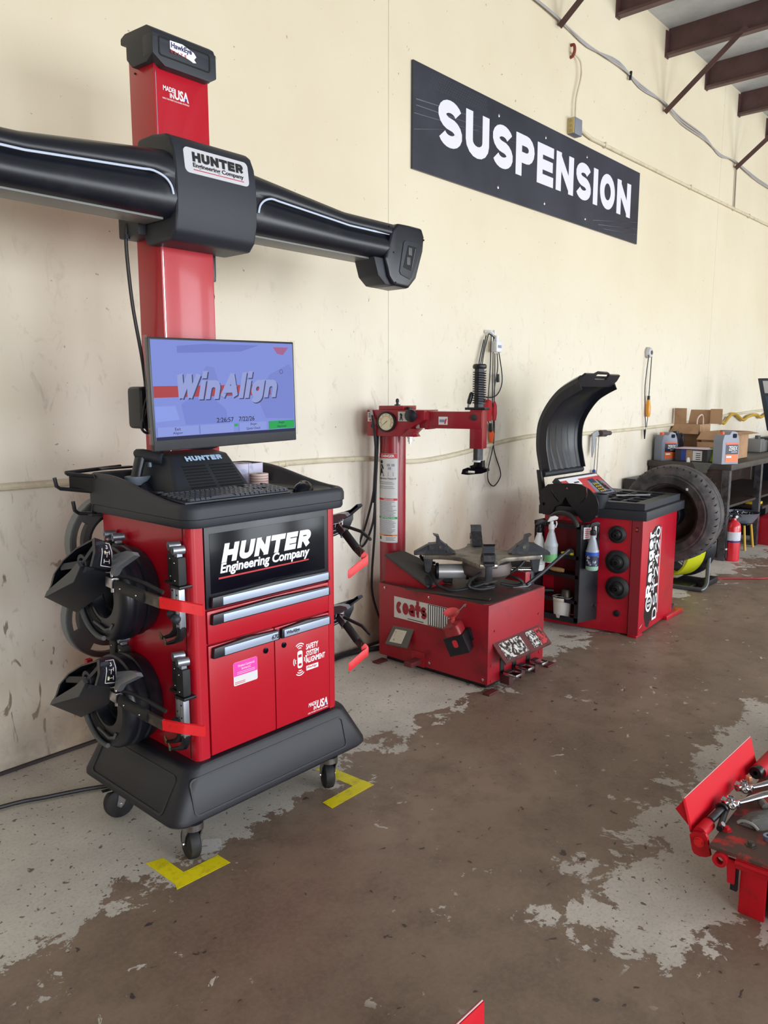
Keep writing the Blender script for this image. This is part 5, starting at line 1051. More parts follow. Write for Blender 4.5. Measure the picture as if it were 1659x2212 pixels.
hx = [(0.55+0.030*math.cos(2*PI*k/6+0.3), 0.005+0.030*math.sin(2*PI*k/6+0.3)) for k in range(6)]
Mz = MA @ Matrix(((1, 0, 0, 0), (0, 0, 1, 0), (0, 1, 0, 0), (0, 0, 0, 1)))
rod = part(ar, 'hex_rod', B().prism(hx, 'z', 1.22, 1.755, M=Mz), DARKST, sm=0)
part(rod, 'rod_cap', B().lathe([(0, 0), (0.036, 0), (0.040, 0.006), (0.040, 0.018), (0.034, 0.026), (0.01, 0.028), (0, 0.032)], MA @ Vector((0.55, 1.752, 0.005)), (0, 0, 1), 24), BLKS)
N = 14; sp_ = [MA @ Vector((0.55+0.037*math.cos(2*PI*k/14), 1.555+0.185*k/(14*N)*1.0, 0.005+0.037*math.sin(2*PI*k/14))) for k in range(14*N+1)]
part(rod, 'return_spring', B().tube(sp_, 0.0028, 5), BLKM)
lv = part(ar, 'lock_lever', B().tube([MA @ Vector((0.488, 1.522, 0.02)), MA @ Vector((0.494, 1.56, 0.02))], 0.006, 8), STEEL)
part(lv, 'lever_grip', B().lathe([(0, 0), (0.011, 0.002), (0.014, 0.02), (0.013, 0.06), (0.008, 0.07), (0, 0.072)], MA @ Vector((0.493, 1.552, 0.02)), Vector((0.15, -0.2, 1)), 14), BLKS)
tool = part(rod, 'mount_head_neck', B().prism([(0.535, 1.225), (0.585, 1.232), (0.585, 1.196), (0.60, 1.180), (0.525, 1.176), (0.505, 1.198), (0.53, 1.205)], 'z', -0.02, 0.03, 0.003, M=MA), BLKG)
th = [(0.462, 1.150), (0.47, 1.178), (0.50, 1.190), (0.56, 1.182), (0.615, 1.190), (0.618, 1.172), (0.585, 1.158), (0.50, 1.147)]
part(rod, 'mount_head_shoe', B().plate(th, [rrect(0.488, 0.545, 1.158, 1.172, 0.004)], MA @ Matrix.Translation((0, 0, 0.02)), 0.045), BLKG)
part(rod, 'mount_head_collar', B().cyl(MA @ Vector((0.55, 1.222, 0.005)), MA @ Vector((0.55, 1.232, 0.005)), 0.035, n=20), WPLA)
# hoses from the gauge
for pts in ([(-0.082, 1.498, 0.12), (-0.068, 1.46, 0.135), (-0.062, 1.36, 0.12), (-0.07, 1.2, 0.09), (-0.10, 1.0, 0.07), (-0.165, 0.80, 0.05), (-0.205, 0.69, 0.05), (-0.19, 0.665, 0.05), (-0.15, 0.72, 0.05), (-0.10, 0.86, 0.06), (-0.085, 1.1, 0.06), (-0.07, 1.36, 0.06)],
            [(-0.075, 1.36, 0.08), (-0.092, 1.1, 0.06), (-0.098, 0.8, 0.05), (-0.125, 0.5, 0.04), (-0.13, 0.35, 0.02), (-0.09, 0.2, 0.0), (-0.03, 0.10, 0.0)],
            [(-0.085, 1.37, 0.06), (-0.09, 1.2, 0.06), (-0.105, 0.95, 0.06)]):
    part(TC, 'air_hose', B().tube([MA @ Vector(p) for p in pts], 0.0075, 8, sm=6), CORD)
part(hd, 'hose_fitting', B().tube([MA @ Vector((-0.086, 1.515, 0.118)), MA @ Vector((-0.07, 1.465, 0.132))], 0.010, 8), STEEL)
# turntable
TT = Vector((3.70, 2.55, 0)); FH = Vector((F.x, F.y, 0)).normalized(); MT = frame(TT, R, FH)   # local: right, away, up
part(TC, 'table_pedestal', B().lathe([(0, 0.482), (0.09, 0.482), (0.085, 0.50), (0.06, 0.505), (0.06, 0.52), (0, 0.52)], TT, (0, 0, 1), 24), DARKST)
part(TC, 'rotary_union', B().lathe([(0, 0.515), (0.065, 0.515), (0.072, 0.53), (0.12, 0.545), (0.145, 0.57), (0.15, 0.60), (0.14, 0.635), (0.10, 0.65), (0, 0.65)], TT+R*0.03, (0, 0, 1), 28), mat('brown_grey_casting', (98, 88, 86), 0.5, 0.4))
arm_o = []
for k in range(4):
    a = k*PI/2
    def rt(p): return (p[0]*math.cos(a)-p[1]*math.sin(a), p[0]*math.sin(a)+p[1]*math.cos(a))
    L = 0.335 if k % 2 == 0 else 0.30
    arm_o += [rt(p) for p in ((L, -0.055), (L+0.008, -0.045), (L+0.008, 0.045), (L, 0.055), (0.24, 0.06), (0.18, 0.085), (0.125, 0.125))]
tb = part(TC, 'turntable', B().prism(arm_o, 'z', 0.655, 0.680, 0.005, M=MT), mat('worn_table_steel', (132, 124, 112), 0.45, 0.55, c2=(76, 74, 74), ns=9, lo=0.42, hi=0.66, r2=0.55))
for k in range(4):
    Mk = MT @ Matrix.Rotation(k*PI/2, 4, 'Z'); L = 0.335 if k % 2 == 0 else 0.30
    part(tb, 'polished_end', B().box(L-0.012, L+0.012, -0.048, 0.048, 0.657, 0.679, 0.005, M=Mk), CHROME)
    sl = part(tb, 'jaw_slide', B().prism([(0.17, 0.680), (0.205, 0.735), (0.32, 0.735), (0.40, 0.690), (0.40, 0.674)], 'y', -0.026, 0.026, 0.0015, M=Mk) if k % 2 == 0 else B().prism([(0.20, 0.680), (0.225, 0.71), (0.30, 0.715), (0.345, 0.69), (0.345, 0.676)], 'y', -0.03, 0.03, 0.003, M=Mk), DARKST, sm=0)
    jx = 0.265 if k % 2 == 0 else 0.30
    part(tb, 'jaw', B().prism([(jx-0.11, 0.688), (jx-0.055, 0.688), (jx-0.055, 0.704), (jx+0.05, 0.704), (jx+0.05, 0.740), (jx+0.004, 0.744), (jx+0.004, 0.782), (jx+0.024, 0.798), (jx-0.010, 0.790), (jx-0.018, 0.762)], 'y', -0.033, 0.033, 0.001, M=Mk), DARKST, sm=0)
    part(tb, 'jaw_pin', B().cyl(Mk @ Vector((jx-0.02, -0.037, 0.725)), Mk @ Vector((jx-0.02, 0.037, 0.725)), 0.010, n=12), GRIME)
    if k % 2 == 0:
        part(tb, 'side_leg', B().prism([(0.285, 0.66), (0.345, 0.66), (0.335, 0.575), (0.315, 0.565), (0.30, 0.58)], 'y', -0.022, 0.022, 0.003, M=Mk), DARKST, sm=0)
    else:
        part(tb, 'jaw_tail', B().box(0.30, 0.335, -0.018, 0.018, 0.59, 0.68, 0.004, M=Mk), DARKST)
cyl = part(TC, 'clamp_cylinder', B().cyl(MT @ Vector((-0.255, 0.0, 0.573)), MT @ Vector((-0.085, 0.0, 0.573)), 0.043, n=32), mat('bright_cylinder', (206, 206, 210), 0.3, 0.45))
part(cyl, 'end_cap', B().lathe([(0, 0), (0.04, 0), (0.05, 0.004), (0.05, 0.018), (0, 0.018)], MT @ Vector((-0.272, 0.0, 0.573)), R, 24), BLKM)
part(cyl, 'gland', B().lathe([(0, 0), (0.05, 0), (0.05, 0.018), (0, 0.018)], MT @ Vector((-0.092, 0.0, 0.573)), R, 24), BLKM)
part(TC, 'clamp_rod', B().cyl(MT @ Vector((0.14, 0.02, 0.578)), MT @ Vector((0.325, 0.02, 0.578)), 0.013, n=16), CHROME)
part(TC, 'clamp_rod', B().cyl(MT @ Vector((-0.22, 0.12, 0.632)), MT @ Vector((-0.06, 0.12, 0.632)), 0.012, n=16), WPLA)
for pts in ([(-0.29, -0.02, 0.565), (-0.27, -0.10, 0.52), (-0.20, -0.16, 0.497), (-0.1, -0.15, 0.505), (0.0, -0.13, 0.53)], [(-0.02, -0.16, 0.60), (-0.08, -0.17, 0.56), (-0.09, -0.17, 0.52), (-0.02, -0.16, 0.502), (0.06, -0.12, 0.505)],
            [(0.12, 0.0, 0.55), (0.20, -0.06, 0.545), (0.235, -0.06, 0.515), (0.19, -0.05, 0.497), (0.11, -0.05, 0.51)], [(0.26, -0.02, 0.655), (0.20, -0.06, 0.60), (0.13, -0.05, 0.56)], [(-0.36, 0.02, 0.66), (-0.33, 0.06, 0.62), (-0.27, 0.1, 0.60)]):
    part(TC, 'table_hose', B().tube([MT @ Vector(p) for p in pts], 0.009, 8, sm=6), RUB)
part(TC, 'deck_hose', B().tube([(3.42, 2.72, 0.505), (3.45, 2.76, 0.53), (3.50, 2.80, 0.535), (3.56, 2.78, 0.52), (3.62, 2.70, 0.505)], 0.02, 10, sm=6), RUB)
part(TC, 'breaker_arm', B().box(4.02, 4.10, 2.44, 2.60, 0.33, 0.53, 0.02, M=None), REDT)
part(TC, 'breaker_link', B().box(3.94, 4.03, 2.48, 2.56, 0.36, 0.44, 0.01), DARKST)
part(TC, 'breaker_blade', B().prism([(4.06, 0.0), (4.12, 0.0), (4.13, 0.55), (4.10, 0.58), (4.06, 0.5)], 'y', 2.44, 2.60, 0.01), BLKM)

# loose tools on the tire machine
single('tire_iron', B().loft([[Vector(p)+Vector((w_, 0.3*w_, 0)) for w_ in (-0.011, 0.011)][0:1]*1 for p in []] or [[Vector((x-0.012, y, z)), Vector((x+0.012, y+0.004, z)), Vector((x+0.012, y+0.004, z+0.006)), Vector((x-0.012, y, z+0.006))] for x, y, z in ((3.335, 2.82, 0.486), (3.36, 2.72, 0.486), (3.40, 2.50, 0.487), (3.445, 2.31, 0.492))]), mat('dull_iron', (92, 84, 78), 0.45, 0.7), 'flat steel tire iron lying on left edge of machine deck', 'tire iron', (3.38, 2.56, 0.486), sm=0)
pb = thing('pry_bar', 'long dark pry bar leaning up beside the turntable', 'pry bar', (3.88, 2.34, 0.49))
part(pb, 'shaft', B().tube([(3.86, 2.335, 0.495), (3.98, 2.31, 0.545), (4.13, 2.27, 0.63), (4.20, 2.25, 0.665)], [0.012, 0.011, 0.010, 0.008], 8), DARKST)
part(pb, 'spoon_end', B().loft([[Vector((x-0.02*k_, y+0.02*k_, z)), Vector((x+0.02*k_, y-0.02*k_, z)), Vector((x+0.02*k_, y-0.02*k_, z+0.006)), Vector((x-0.02*k_, y+0.02*k_, z+0.006))] for x, y, z, k_ in ((3.80, 2.36, 0.486, 0.9), (3.83, 2.345, 0.487, 1.1), (3.87, 2.33, 0.497, 0.6))]), STEEL)
lo = thing('lube_bottle', 'grimy red lubricant bottle with funnel in black bracket on the tire machine', 'bottle', (3.31, 2.44, 0.22))
Ml = Matrix.Translation((3.30, 2.43, 0.30)) @ Matrix.Rotation(math.radians(-18), 4, 'X') @ Matrix.Rotation(math.radians(-14), 4, 'Y') @ Matrix.Rotation(math.radians(15), 4, 'Z')
part(lo, 'bracket', B().box(-0.055, 0.055, -0.06, 0.06, -0.095, 0.012, 0.003, M=Ml), BLKM)
part(lo, 'bracket_window', B().plate(rrect(-0.014, 0.014, -0.05, -0.005, 0.012), [], Ml @ frame((-0.0565, 0.0, 0.0), (0, -1, 0), (0, 0, 1)), 0.002), REDP)
part(lo, 'bracket_arm', B().box(0.02, 0.08, -0.075, -0.05, -0.06, 0.01, 0.003, M=Ml), BLKM)
part(lo, 'bottle', B().loft([[Ml @ Vector((p[0], p[1], z)) for p in rrect(-w_, w_, -w_, w_, 0.016)] for w_, z in ((0.047, -0.06), (0.048, 0.05), (0.044, 0.066), (0.022, 0.078), (0.017, 0.095))]), mat('grimy_red_bottle', (150, 42, 48), 0.4, c2=(92, 28, 32), ns=14, lo=0.45, hi=0.7))
part(lo, 'funnel', B().lathe([(0.012, 0), (0.014, 0.015), (0.042, 0.05), (0.044, 0.052), (0.040, 0.05), (0.011, 0.016), (0.010, 0.0), (0.012, 0)], Ml @ Vector((0.005, -0.012, 0.088)), Ml.to_3x3() @ Vector((-0.25, -0.35, 1)), 24), mat('faded_red_funnel', (206, 74, 76), 0.4))
part(lo, 'wire_handle', B().tube([Ml @ Vector((0.01, -0.05, 0.12)), Ml @ Vector((0.035, -0.085, 0.135)), Ml @ Vector((0.05, -0.10, 0.14)), Ml @ Vector((0.06, -0.085, 0.135)), Ml @ Vector((0.04, -0.06, 0.12))], 0.003, 6, sm=4), STEEL)
# ================================================================ WHEEL BALANCER
BA = thing('wheel_balancer', 'red wheel balancer with black weight tray, raised hood and side rack', 'wheel balancer', (5.1, 2.4, 0))
body = [(4.71, 2.72), (4.785, 2.325), (4.815, 2.13), (4.832, 2.115), (4.838, 2.062), (5.535, 2.11), (5.52, 2.72)]
REDA = mat('balancer_red_paint', (188, 16, 42), 0.33, coat=0.25, c2=(166, 14, 38), ns=4)
bb = part(BA, 'cabinet', B().prism(body, 'z', 0.012, 0.805, 0.003), REDA)
part(BA, 'base_foot', B().box(5.35, 5.66, 2.07, 2.30, 0.0, 0.03, 0.006), REDA)
part(BA, 'base_foot', B().box(4.80, 4.90, 2.055, 2.12, 0.0, 0.014, 0.004), REDA)
part(BA, 'foot_bolt', B().cyl((5.60, 2.14, 0.03), (5.60, 2.14, 0.06), 0.02, n=10), DARKST)
part(bb, 'corner_strip', B().prism([(4.816, 2.128), (4.834, 2.112), (4.839, 2.066), (4.828, 2.062), (4.805, 2.12)], 'z', 0.014, 0.80), mat('dark_red_strip', (120, 12, 30), 0.4))
sw = part(bb, 'power_switch', B().box(4.813, 4.832, 2.082, 2.106, 0.715, 0.745, 0.002), BLKD)
part(sw, 'rocker', B().box(4.810, 4.82, 2.087, 2.102, 0.722, 0.738, 0.002), mat('orange_rocker', (214, 70, 40), 0.4))
# black weight tray
top = [(4.66, 2.74), (4.765, 2.335), (4.80, 2.10), (4.812, 2.03), (5.575, 2.075), (5.56, 2.74)]
t2 = [(4.68, 2.73), (4.785, 2.345), (4.83, 2.125), (4.845, 2.06), (5.545, 2.10), (5.53, 2.73)]
tr = part(BA, 'weight_tray', B().prism(top, 'z', 0.79, 0.852, 0.004), BLK)
def cell(u0, u1, v0, v1):
    def P(u, v): return (4.875+u*0.60+v*(-0.03), 2.13+v*0.33+u*0.035)
    return [P(u0, v0), P(u1, v0), P(u1, v1), P(u0, v1)]
cells = [cell(i/5+0.012, (i+1)/5-0.012, j/3+0.02, (j+1)/3-0.02) for i in range(5) for j in range(3)]
part(tr, 'pocket_frame', B().plate(t2, cells, Matrix.Translation((0, 0, 0.876)), 0.048), BLK)
part(tr, 'pocket_floor', B().prism(t2, 'z', 0.851, 0.856), BLKD)
part(tr, 'side_cup', B().loft([[Vector((4.80+p[0], 2.37+p[1], z)) for p in circ(0, 0, r_, 24, ry=r_*1.1)] for r_, z in ((0.05, 0.85), (0.062, 0.905), (0.066, 0.945), (0.058, 0.945), (0.05, 0.90), (0.0, 0.90))]), BLK)
# control panel
Mp = frame((4.695, 2.455, 0.905), (1, 0, 0), (0, 0.17, 0.135))
pn = part(BA, 'control_panel', B().box(-0.02, 0.575, -0.01, 0.225, -0.04, 0.0, 0.008, M=Mp), BLK)
part(pn, 'panel_support', B().box(4.72, 5.22, 2.47, 2.70, 0.85, 0.93, 0.01), BLK)
part(pn, 'red_overlay', B().box(0.0, 0.555, 0.01, 0.185, 0.0, 0.0012, M=Mp), mat('overlay_red', (206, 60, 66), 0.4), sm=0)
part(pn, 'white_header', B().box(0.0, 0.555, 0.185, 0.205, 0.0, 0.0012, M=Mp), WHITE, sm=0)
part(pn, 'white_badge', B().box(0.08, 0.24, 0.13, 0.185, 0.0012, 0.002, M=Mp), WHITE, sm=0)
part(pn, 'badge_print', B().box(0.15, 0.22, 0.148, 0.160, 0.002, 0.0026, M=Mp), INK, sm=0)
gp = part(pn, 'grey_keypad', B().prism([(0.31, 0.01), (0.555, 0.01), (0.55, 0.12), (0.53, 0.14), (0.33, 0.15)], 'z', 0.0012, 0.002, M=Mp), mat('overlay_grey', (126, 136, 156), 0.4), sm=0)
part(gp, 'display', B().box(0.36, 0.435, 0.125, 0.165, 0.002, 0.004, M=Mp), mat('lcd', (110, 150, 214), 0.2, emit=0.15), sm=0)
part(gp, 'key_field', B().box(0.36, 0.445, 0.025, 0.118, 0.002, 0.003, M=Mp), INK, sm=0)
for i in range(3):
    for j in range(4): part(gp, 'key', B().cyl(Mp @ Vector((0.376+i*0.027, 0.037+j*0.024, 0.003)), Mp @ Vector((0.376+i*0.027, 0.037+j*0.024, 0.006)), 0.008, n=10), mat('key_yellow', (206, 176, 70), 0.5))
part(gp, 'tyre_icon', B().prism([(0.465, 0.06), (0.50, 0.04), (0.525, 0.04), (0.52, 0.09), (0.485, 0.15), (0.47, 0.15)], 'z', 0.002, 0.003, M=Mp), INK, sm=0)
for dx, dy, m in ((0.48, 0.105, GRNP), (0.495, 0.085, REDP), (0.508, 0.058, REDP)): part(gp, 'lamp', B().box(dx, dx+0.018, dy, dy+0.014, 0.003, 0.005, M=Mp), m)
# black guard plate with arc slots, flange ring below it
gpl = [(0.0, 0.0), ]
def yz(y, z): return (2.52-y, z-0.9)
out = [yz(*p) for p in ((2.735, 0.905), (2.72, 0.955), (2.67, 1.0), (2.60, 1.012), (2.48, 1.02), (2.42, 1.018), (2.36, 0.99), (2.31, 0.945), (2.292, 0.90), (2.292, 0.845), (2.31, 0.805), (2.345, 0.775), (2.395, 0.765), (2.43, 0.80), (2.47, 0.852), (2.505, 0.885), (2.53, 0.925), (2.545, 0.905), (2.56, 0.875), (2.61, 0.85), (2.625, 0.815), (2.66, 0.79), (2.70, 0.79), (2.725, 0.85))]
h1 = [yz(*p) for p in ((2.385, 1.0), (2.375, 0.998), (2.372, 0.95), (2.39, 0.915), (2.42, 0.89), (2.423, 0.895), (2.395, 0.92), (2.38, 0.955))]
h2 = [yz(*p) for p in ((2.645, 0.96), (2.64, 0.965), (2.615, 0.925), (2.58, 0.89), (2.583, 0.885), (2.62, 0.918))]
gd = part(BA, 'guard_plate', B().plate(out, [h1, h2, circ(*yz(2.695, 0.863), 0.012, 12), circ(*yz(2.52, 0.985), 0.008, 10)], leftf(4.655, 2.52, 0.9), 0.012), BLKM)
part(gd, 'pivot_bolt', B().cyl((4.645, 2.52, 0.985), (4.66, 2.52, 0.985), 0.006, n=8), CHROME)
part(gd, 'edge_bolt', B().cyl((4.645, 2.30, 0.815), (4.66, 2.30, 0.815), 0.006, n=8), CHROME)
part(BA, 'plate_bracket', B().box(4.66, 4.72, 2.38, 2.66, 0.80, 0.86, 0.006), BLKM)
part(BA, 'flange_ring', B().tube([(4.60, 2.52+0.115*math.cos(a), 0.71+0.115*math.sin(a)) for a in [0.1+0.2*k for k in range(15)]], 0.017, 10), mat('dark_ring', (44, 42, 44), 0.4))
# hood: curved fender on an arm
HC = [(2.775, 1.065), (2.795, 1.15), (2.812, 1.25), (2.806, 1.39), (2.760, 1.50), (2.682, 1.60), (2.60, 1.655), (2.525, 1.692)]
hc = [Vector((0, p[0], p[1])) for p in HC]; hs = smooth(hc, 4); b = B(); rings = []
for i, p in enumerate(hs):
    t = (hs[min(i+1, len(hs)-1)]-hs[max(i-1, 0)]).normalized(); n = Vector((0, -t.z, t.y))   # towards the concave side (camera)
    if n.y > 0: n = -n
    xo = 0.0
    sec = [(4.762, 0.0), (4.762, -0.0), (4.765, 0.055), (4.772, 0.058), (4.776, 0.018), (4.80, 0.006), (5.26, 0.006), (5.285, 0.018), (5.29, 0.05), (5.30, 0.05), (5.303, 0.0), (5.30, -0.03), (5.25, -0.05), (4.82, -0.05), (4.77, -0.03)]
    rings.append([Vector((x, p.y+n.y*o_, p.z+n.z*o_)) for x, o_ in sec])
hood = part(BA, 'hood', B().loft(rings), BLKS, sm=40)
# top lip with hand hole
Mt_ = frame((4.762, 2.525, 1.692), (1, 0, 0), (0, -0.05, 0.085))
part(hood, 'hood_lip', B().plate([(0.0, -0.03), (0.0, 0.04), (0.03, 0.065), (0.16, 0.065), (0.20, 0.082), (0.34, 0.082), (0.38, 0.065), (0.54, 0.065), (0.541, 0.02), (0.50, -0.03)], [rrect(0.18, 0.37, 0.026, 0.066, 0.014)], Mt_, 0.016), BLKS)
for k in range(5):
    x0 = 4.85+k*0.085
    v = []
    for i, p in enumerate(hs[:13]):
        w_ = 0.016*(1-i/12.0)+0.001; v.append((p, w_))
    r_ = []
    for i, (p, w_) in enumerate(v):
        t = (hs[min(i+1, len(hs)-1)]-hs[max(i-1, 0)]).normalized(); n = Vector((0, -t.z, t.y)); n = -n if n.y > 0 else n
        r_.append([Vector((x0-0.004*i-w_, p.y+n.y*0.007, p.z+n.z*0.007)), Vector((x0-0.004*i+w_, p.y+n.y*0.007, p.z+n.z*0.007)), Vector((x0-0.004*i, p.y+n.y*(0.007+0.9*w_), p.z+n.z*(0.007+0.9*w_)))])
    part(hood, 'moulded_rib', B().loft(r_), BLKS)
part(hood, 'hood_tube', B().cyl((4.745, 2.765, 1.055), (5.31, 2.765, 1.055), 0.022, n=18), BLK)
part(BA, 'hood_arm', B().bev([(4.71, 2.80, 1.09), (4.75, 2.80, 1.075), (4.775, 2.77, 0.80), (4.735, 2.77, 0.80), (4.71, 2.765, 1.09), (4.75, 2.765, 1.075), (4.775, 2.725, 0.80), (4.735, 2.725, 0.80)], [(0, 1, 2, 3), (7, 6, 5, 4), (0, 4, 5, 1), (1, 5, 6, 2), (2, 6, 7, 3), (3, 7, 4, 0)], 0.006), BLKM)
# side rack: sheet-metal box with shelves
rk = part(BA, 'side_rack', B().box(4.725, 4.735, 2.39, 2.735, 0.10, 0.75), mat('rack_back_red', (110, 10, 26), 0.45), sm=0)
part(rk, 'rack_side', B().prism([(4.605, 2.385), (4.775, 2.335), (4.775, 2.345), (4.605, 2.395)], 'z', 0.085, 0.752), BLKM)
part(rk, 'rack_side', B().box(4.605, 4.72, 2.725, 2.735, 0.085, 0.752), BLKM)
for z in (0.085, 0.222, 0.396, 0.527): part(rk, 'rack_shelf', B().box(4.607, 4.725, 2.392, 2.728, z, z+0.008), BLKM)
part(rk, 'rack_front_rail', B().box(4.60, 4.606, 2.385, 2.735, 0.075, 0.115), BLKM)
for z in (0.222, 0.396, 0.527): part(rk, 'shelf_lip', B().box(4.60, 4.606, 2.392, 2.728, z-0.012, z+0.012), BLKM)
part(rk, 'rack_top_rail', B().box(4.60, 4.606, 2.385, 2.735, 0.725, 0.752), BLKM)
part(rk, 'rack_upright', B().box(4.60, 4.607, 2.383, 2.412, 0.085, 0.752), BLKM)
part(rk, 'rack_knob', B().cyl((4.755, 2.338, 0.185), (4.755, 2.325, 0.185), 0.011, n=10), STEEL)
part(rk, 'rack_sticker', B().quad((4.63, 2.378, 0.655), (4.745, 2.343, 0.655), (4.745, 2.343, 0.735), (4.63, 2.378, 0.735), 0.0012), PAPER, sm=0)
for k in range(5): part(rk, 'sticker_line', B().quad((4.64, 2.3735, 0.665+k*0.013), (4.69, 2.3585, 0.665+k*0.013), (4.69, 2.3585, 0.670+k*0.013), (4.64, 2.3735, 0.670+k*0.013), 0.0006), REDP, sm=0)
part(bb, 'lock_barrel', B().lathe([(0, 0), (0.022, 0), (0.022, 0.008), (0.012, 0.012), (0, 0.012)], (4.803, 2.20, 0.145), (-1, -0.15, 0), 16), BLKM)
# decal on the front face: vertical lettering
ang = math.atan2(0.048, 0.697); fx = Vector((math.cos(ang), math.sin(ang), 0))
def ff(u, z, off=0.0): p = Vector((4.838, 2.062, 0))+fx*u+Vector((fx.y, -fx.x, 0))*off; return Vector((p.x, p.y, z))
def vert(u, z, off=0.001): return frame(ff(u, z, off), (0, 0, 1), -fx)   # text running upwards
part(bb, 'decal_ground', B().prism([(0.10, 0.12), (0.14, 0.04), (0.19, 0.02), (0.22, 0.06), (0.345, 0.06), (0.335, 0.72), (0.24, 0.72), (0.135, 0.66)], 'y', -0.001, 0.0, M=Matrix(((fx.x, -fx.y, 0, 4.838), (fx.y, fx.x, 0, 2.062), (0, 0, 1, 0), (0, 0, 0, 1)))), mat('decal_black', (24, 16, 22), 0.4), sm=0)
b = B(); block(b, 'Ranger', vert(0.215, 0.245), 0.455, 0.105, 0.24, 0, 0.0006, 0.10); part(bb, 'lettering', b, WHITE, 'white vertical brand lettering', sm=0)
part(bb, 'lettering', B().text('BALANCER', vert(0.255, 0.275), 0.42, 0.035, 0.0006, 0.0, 0, 1.1), WHITE, sm=0)
b = B(); block(b, 'DST2420', vert(0.345, 0.055), 0.66, 0.085, 0.15, 0, 0.0006, 0.16); part(bb, 'lettering', b, WHITE, sm=0)
part(bb, 'decal_rule', B().quad(ff(0.36, 0.09, 0.001), ff(0.366, 0.09, 0.001), ff(0.37, 0.70, 0.001), ff(0.364, 0.70, 0.001), 0.0005), WHITE, sm=0)
part(bb, 'wheel_emblem', B().plate(circ(0, 0, 0.06, 28), [circ(0, 0, 0.042, 24)]+[circ(0.0, 0.0, 0.03, 3, k*PI/2+0.3, k*PI/2+1.2)+circ(0, 0, 0.012, 3, k*PI/2+1.2, k*PI/2+0.3) for k in range(4)], frame(ff(0.18, 0.195, 0.0016), fx, (0, 0, 1)), 0.0008), WHITE, sm=0)
part(bb, 'torn_corner', B().quad(ff(0.02, 0.05, 0.001), ff(0.075, 0.075, 0.001), ff(0.055, 0.06, 0.001), ff(0.028, 0.06, 0.001), 0.0005), mat('pale_torn_vinyl', (222, 196, 200), 0.5), sm=0)
part(BA, 'shaft', B().cyl((5.50, 2.235, 0.72), (5.80, 2.235, 0.72), 0.02, n=16), CHROME)
# centring cones on the side
for i, (z, r_, lb) in enumerate(((0.686, 0.058, 'smallest black centring cone, topmost on the balancer side'), (0.501, 0.078, 'black centring cone with broad rim, middle of three on balancer'), (0.323, 0.077, 'ribbed black centring cone, lowest of three on balancer'))):
    y = 2.218-0.008*i; o = Vector((4.802, y, z))
    t = thing('centring_cone', lb, 'cone', o, 'centring cones on the balancer')
    part(t, 'cone', B().lathe([(0, 0), (r_, 0), (r_*1.02, 0.012), (r_*0.8, 0.026), (r_*0.66, 0.030), (r_*0.60, 0.020), (r_*0.40, 0.026), (r_*0.30, 0.036), (0, 0.036)], o, (-1, -0.15, 0), 36), RUB)
    part(t, 'peg', B().lathe([(r_*0.14, 0.03), (r_*0.28, 0.03), (r_*0.28, 0.056), (r_*0.18, 0.058), (r_*0.16, 0.04), (0, 0.04)], o, (-1, -0.15, 0), 20), BLKM)
single('hammer', B().cyl((5.25, 2.20, 0.908), (5.05, 2.36, 0.91), 0.008, n=8), STEEL, 'thin steel weight tool lying across the balancer tray', 'tool', (5.15, 2.28, 0.9))
# mounted wheel
WH = thing('mounted_wheel', 'large worn tire on dark rim mounted on the balancer', 'wheel', (5.77, 2.235, 0.355))
tirem = mat('worn_tire_rubber', (58, 57, 61), 0.62, c2=(108, 100, 98), ns=9, lo=0.42, hi=0.72, r2=0.75)
wo = (5.655, 2.235, 0.72)
tp = [(0.222, 0.012), (0.228, 0.004), (0.245, 0.0), (0.262, -0.004), (0.285, -0.010), (0.292, -0.006), (0.305, -0.008), (0.322, 0.0), (0.345, 0.012), (0.358, 0.028), (0.364, 0.05), (0.366, 0.075), (0.363, 0.078), (0.363, 0.086), (0.367, 0.089), (0.368, 0.125), (0.364, 0.128), (0.364, 0.136), (0.367, 0.139), (0.364, 0.165), (0.355, 0.19), (0.33, 0.215), (0.28, 0.225), (0.235, 0.215), (0.222, 0.205)]
part(WH, 'tire', B().lathe(tp+[(0.222, 0.012)], wo, (1, 0, 0), 72), tirem, sm=30)
b = B()
for k in range(44):
    a = 2*PI*k/44
    for s_ in (0, 1):
        M = Matrix.Translation((wo[0]+(0.028 if s_ == 0 else 0.17), 2.235, 0.72)) @ Matrix.Rotation(a+0.03*s_, 4, 'X') @ Matrix.Rotation(0.4, 4, 'Z')
        b.box(-0.012, 0.03, -0.002, 0.002, 0.345, 0.3672 if s_ else 0.3625, M=M)
part(WH, 'tread_sipes', b, BLKD, sm=0)['kind'] = 'stuff'
rim = mat('dark_rusty_rim', (58, 52, 52), 0.5, 0.3, c2=(90, 78, 72), ns=8, lo=0.45, hi=0.7)
part(WH, 'rim_barrel', B().lathe([(0.228, 0.0), (0.234, -0.004), (0.236, 0.006), (0.222, 0.012), (0.205, 0.03), (0.198, 0.08), (0.185, 0.10), (0.165, 0.112), (0.12, 0.118), (0.06, 0.112), (0.05, 0.10), (0.05, 0.13), (0.19, 0.15), (0.222, 0.205), (0.236, 0.21), (0.24, 0.20)], wo, (1, 0, 0), 56), rim)
part(WH, 'brake_cone', B().lathe([(0, -0.02), (0.045, -0.02), (0.085, 0.03), (0.10, 0.06), (0.10, 0.10), (0, 0.10)], wo, (1, 0, 0), 36), BLKM)
part(WH, 'hub_flange', B().lathe([(0.05, 0), (0.115, 0), (0.118, 0.01), (0.05, 0.01)], (5.60, 2.235, 0.72), (1, 0, 0), 36), BLKM)
part(WH, 'balance_weight', B().box(5.645, 5.658, 2.085, 2.10, 0.912, 0.93, 0.003), mat('bright_weight', (226, 226, 228), 0.4))
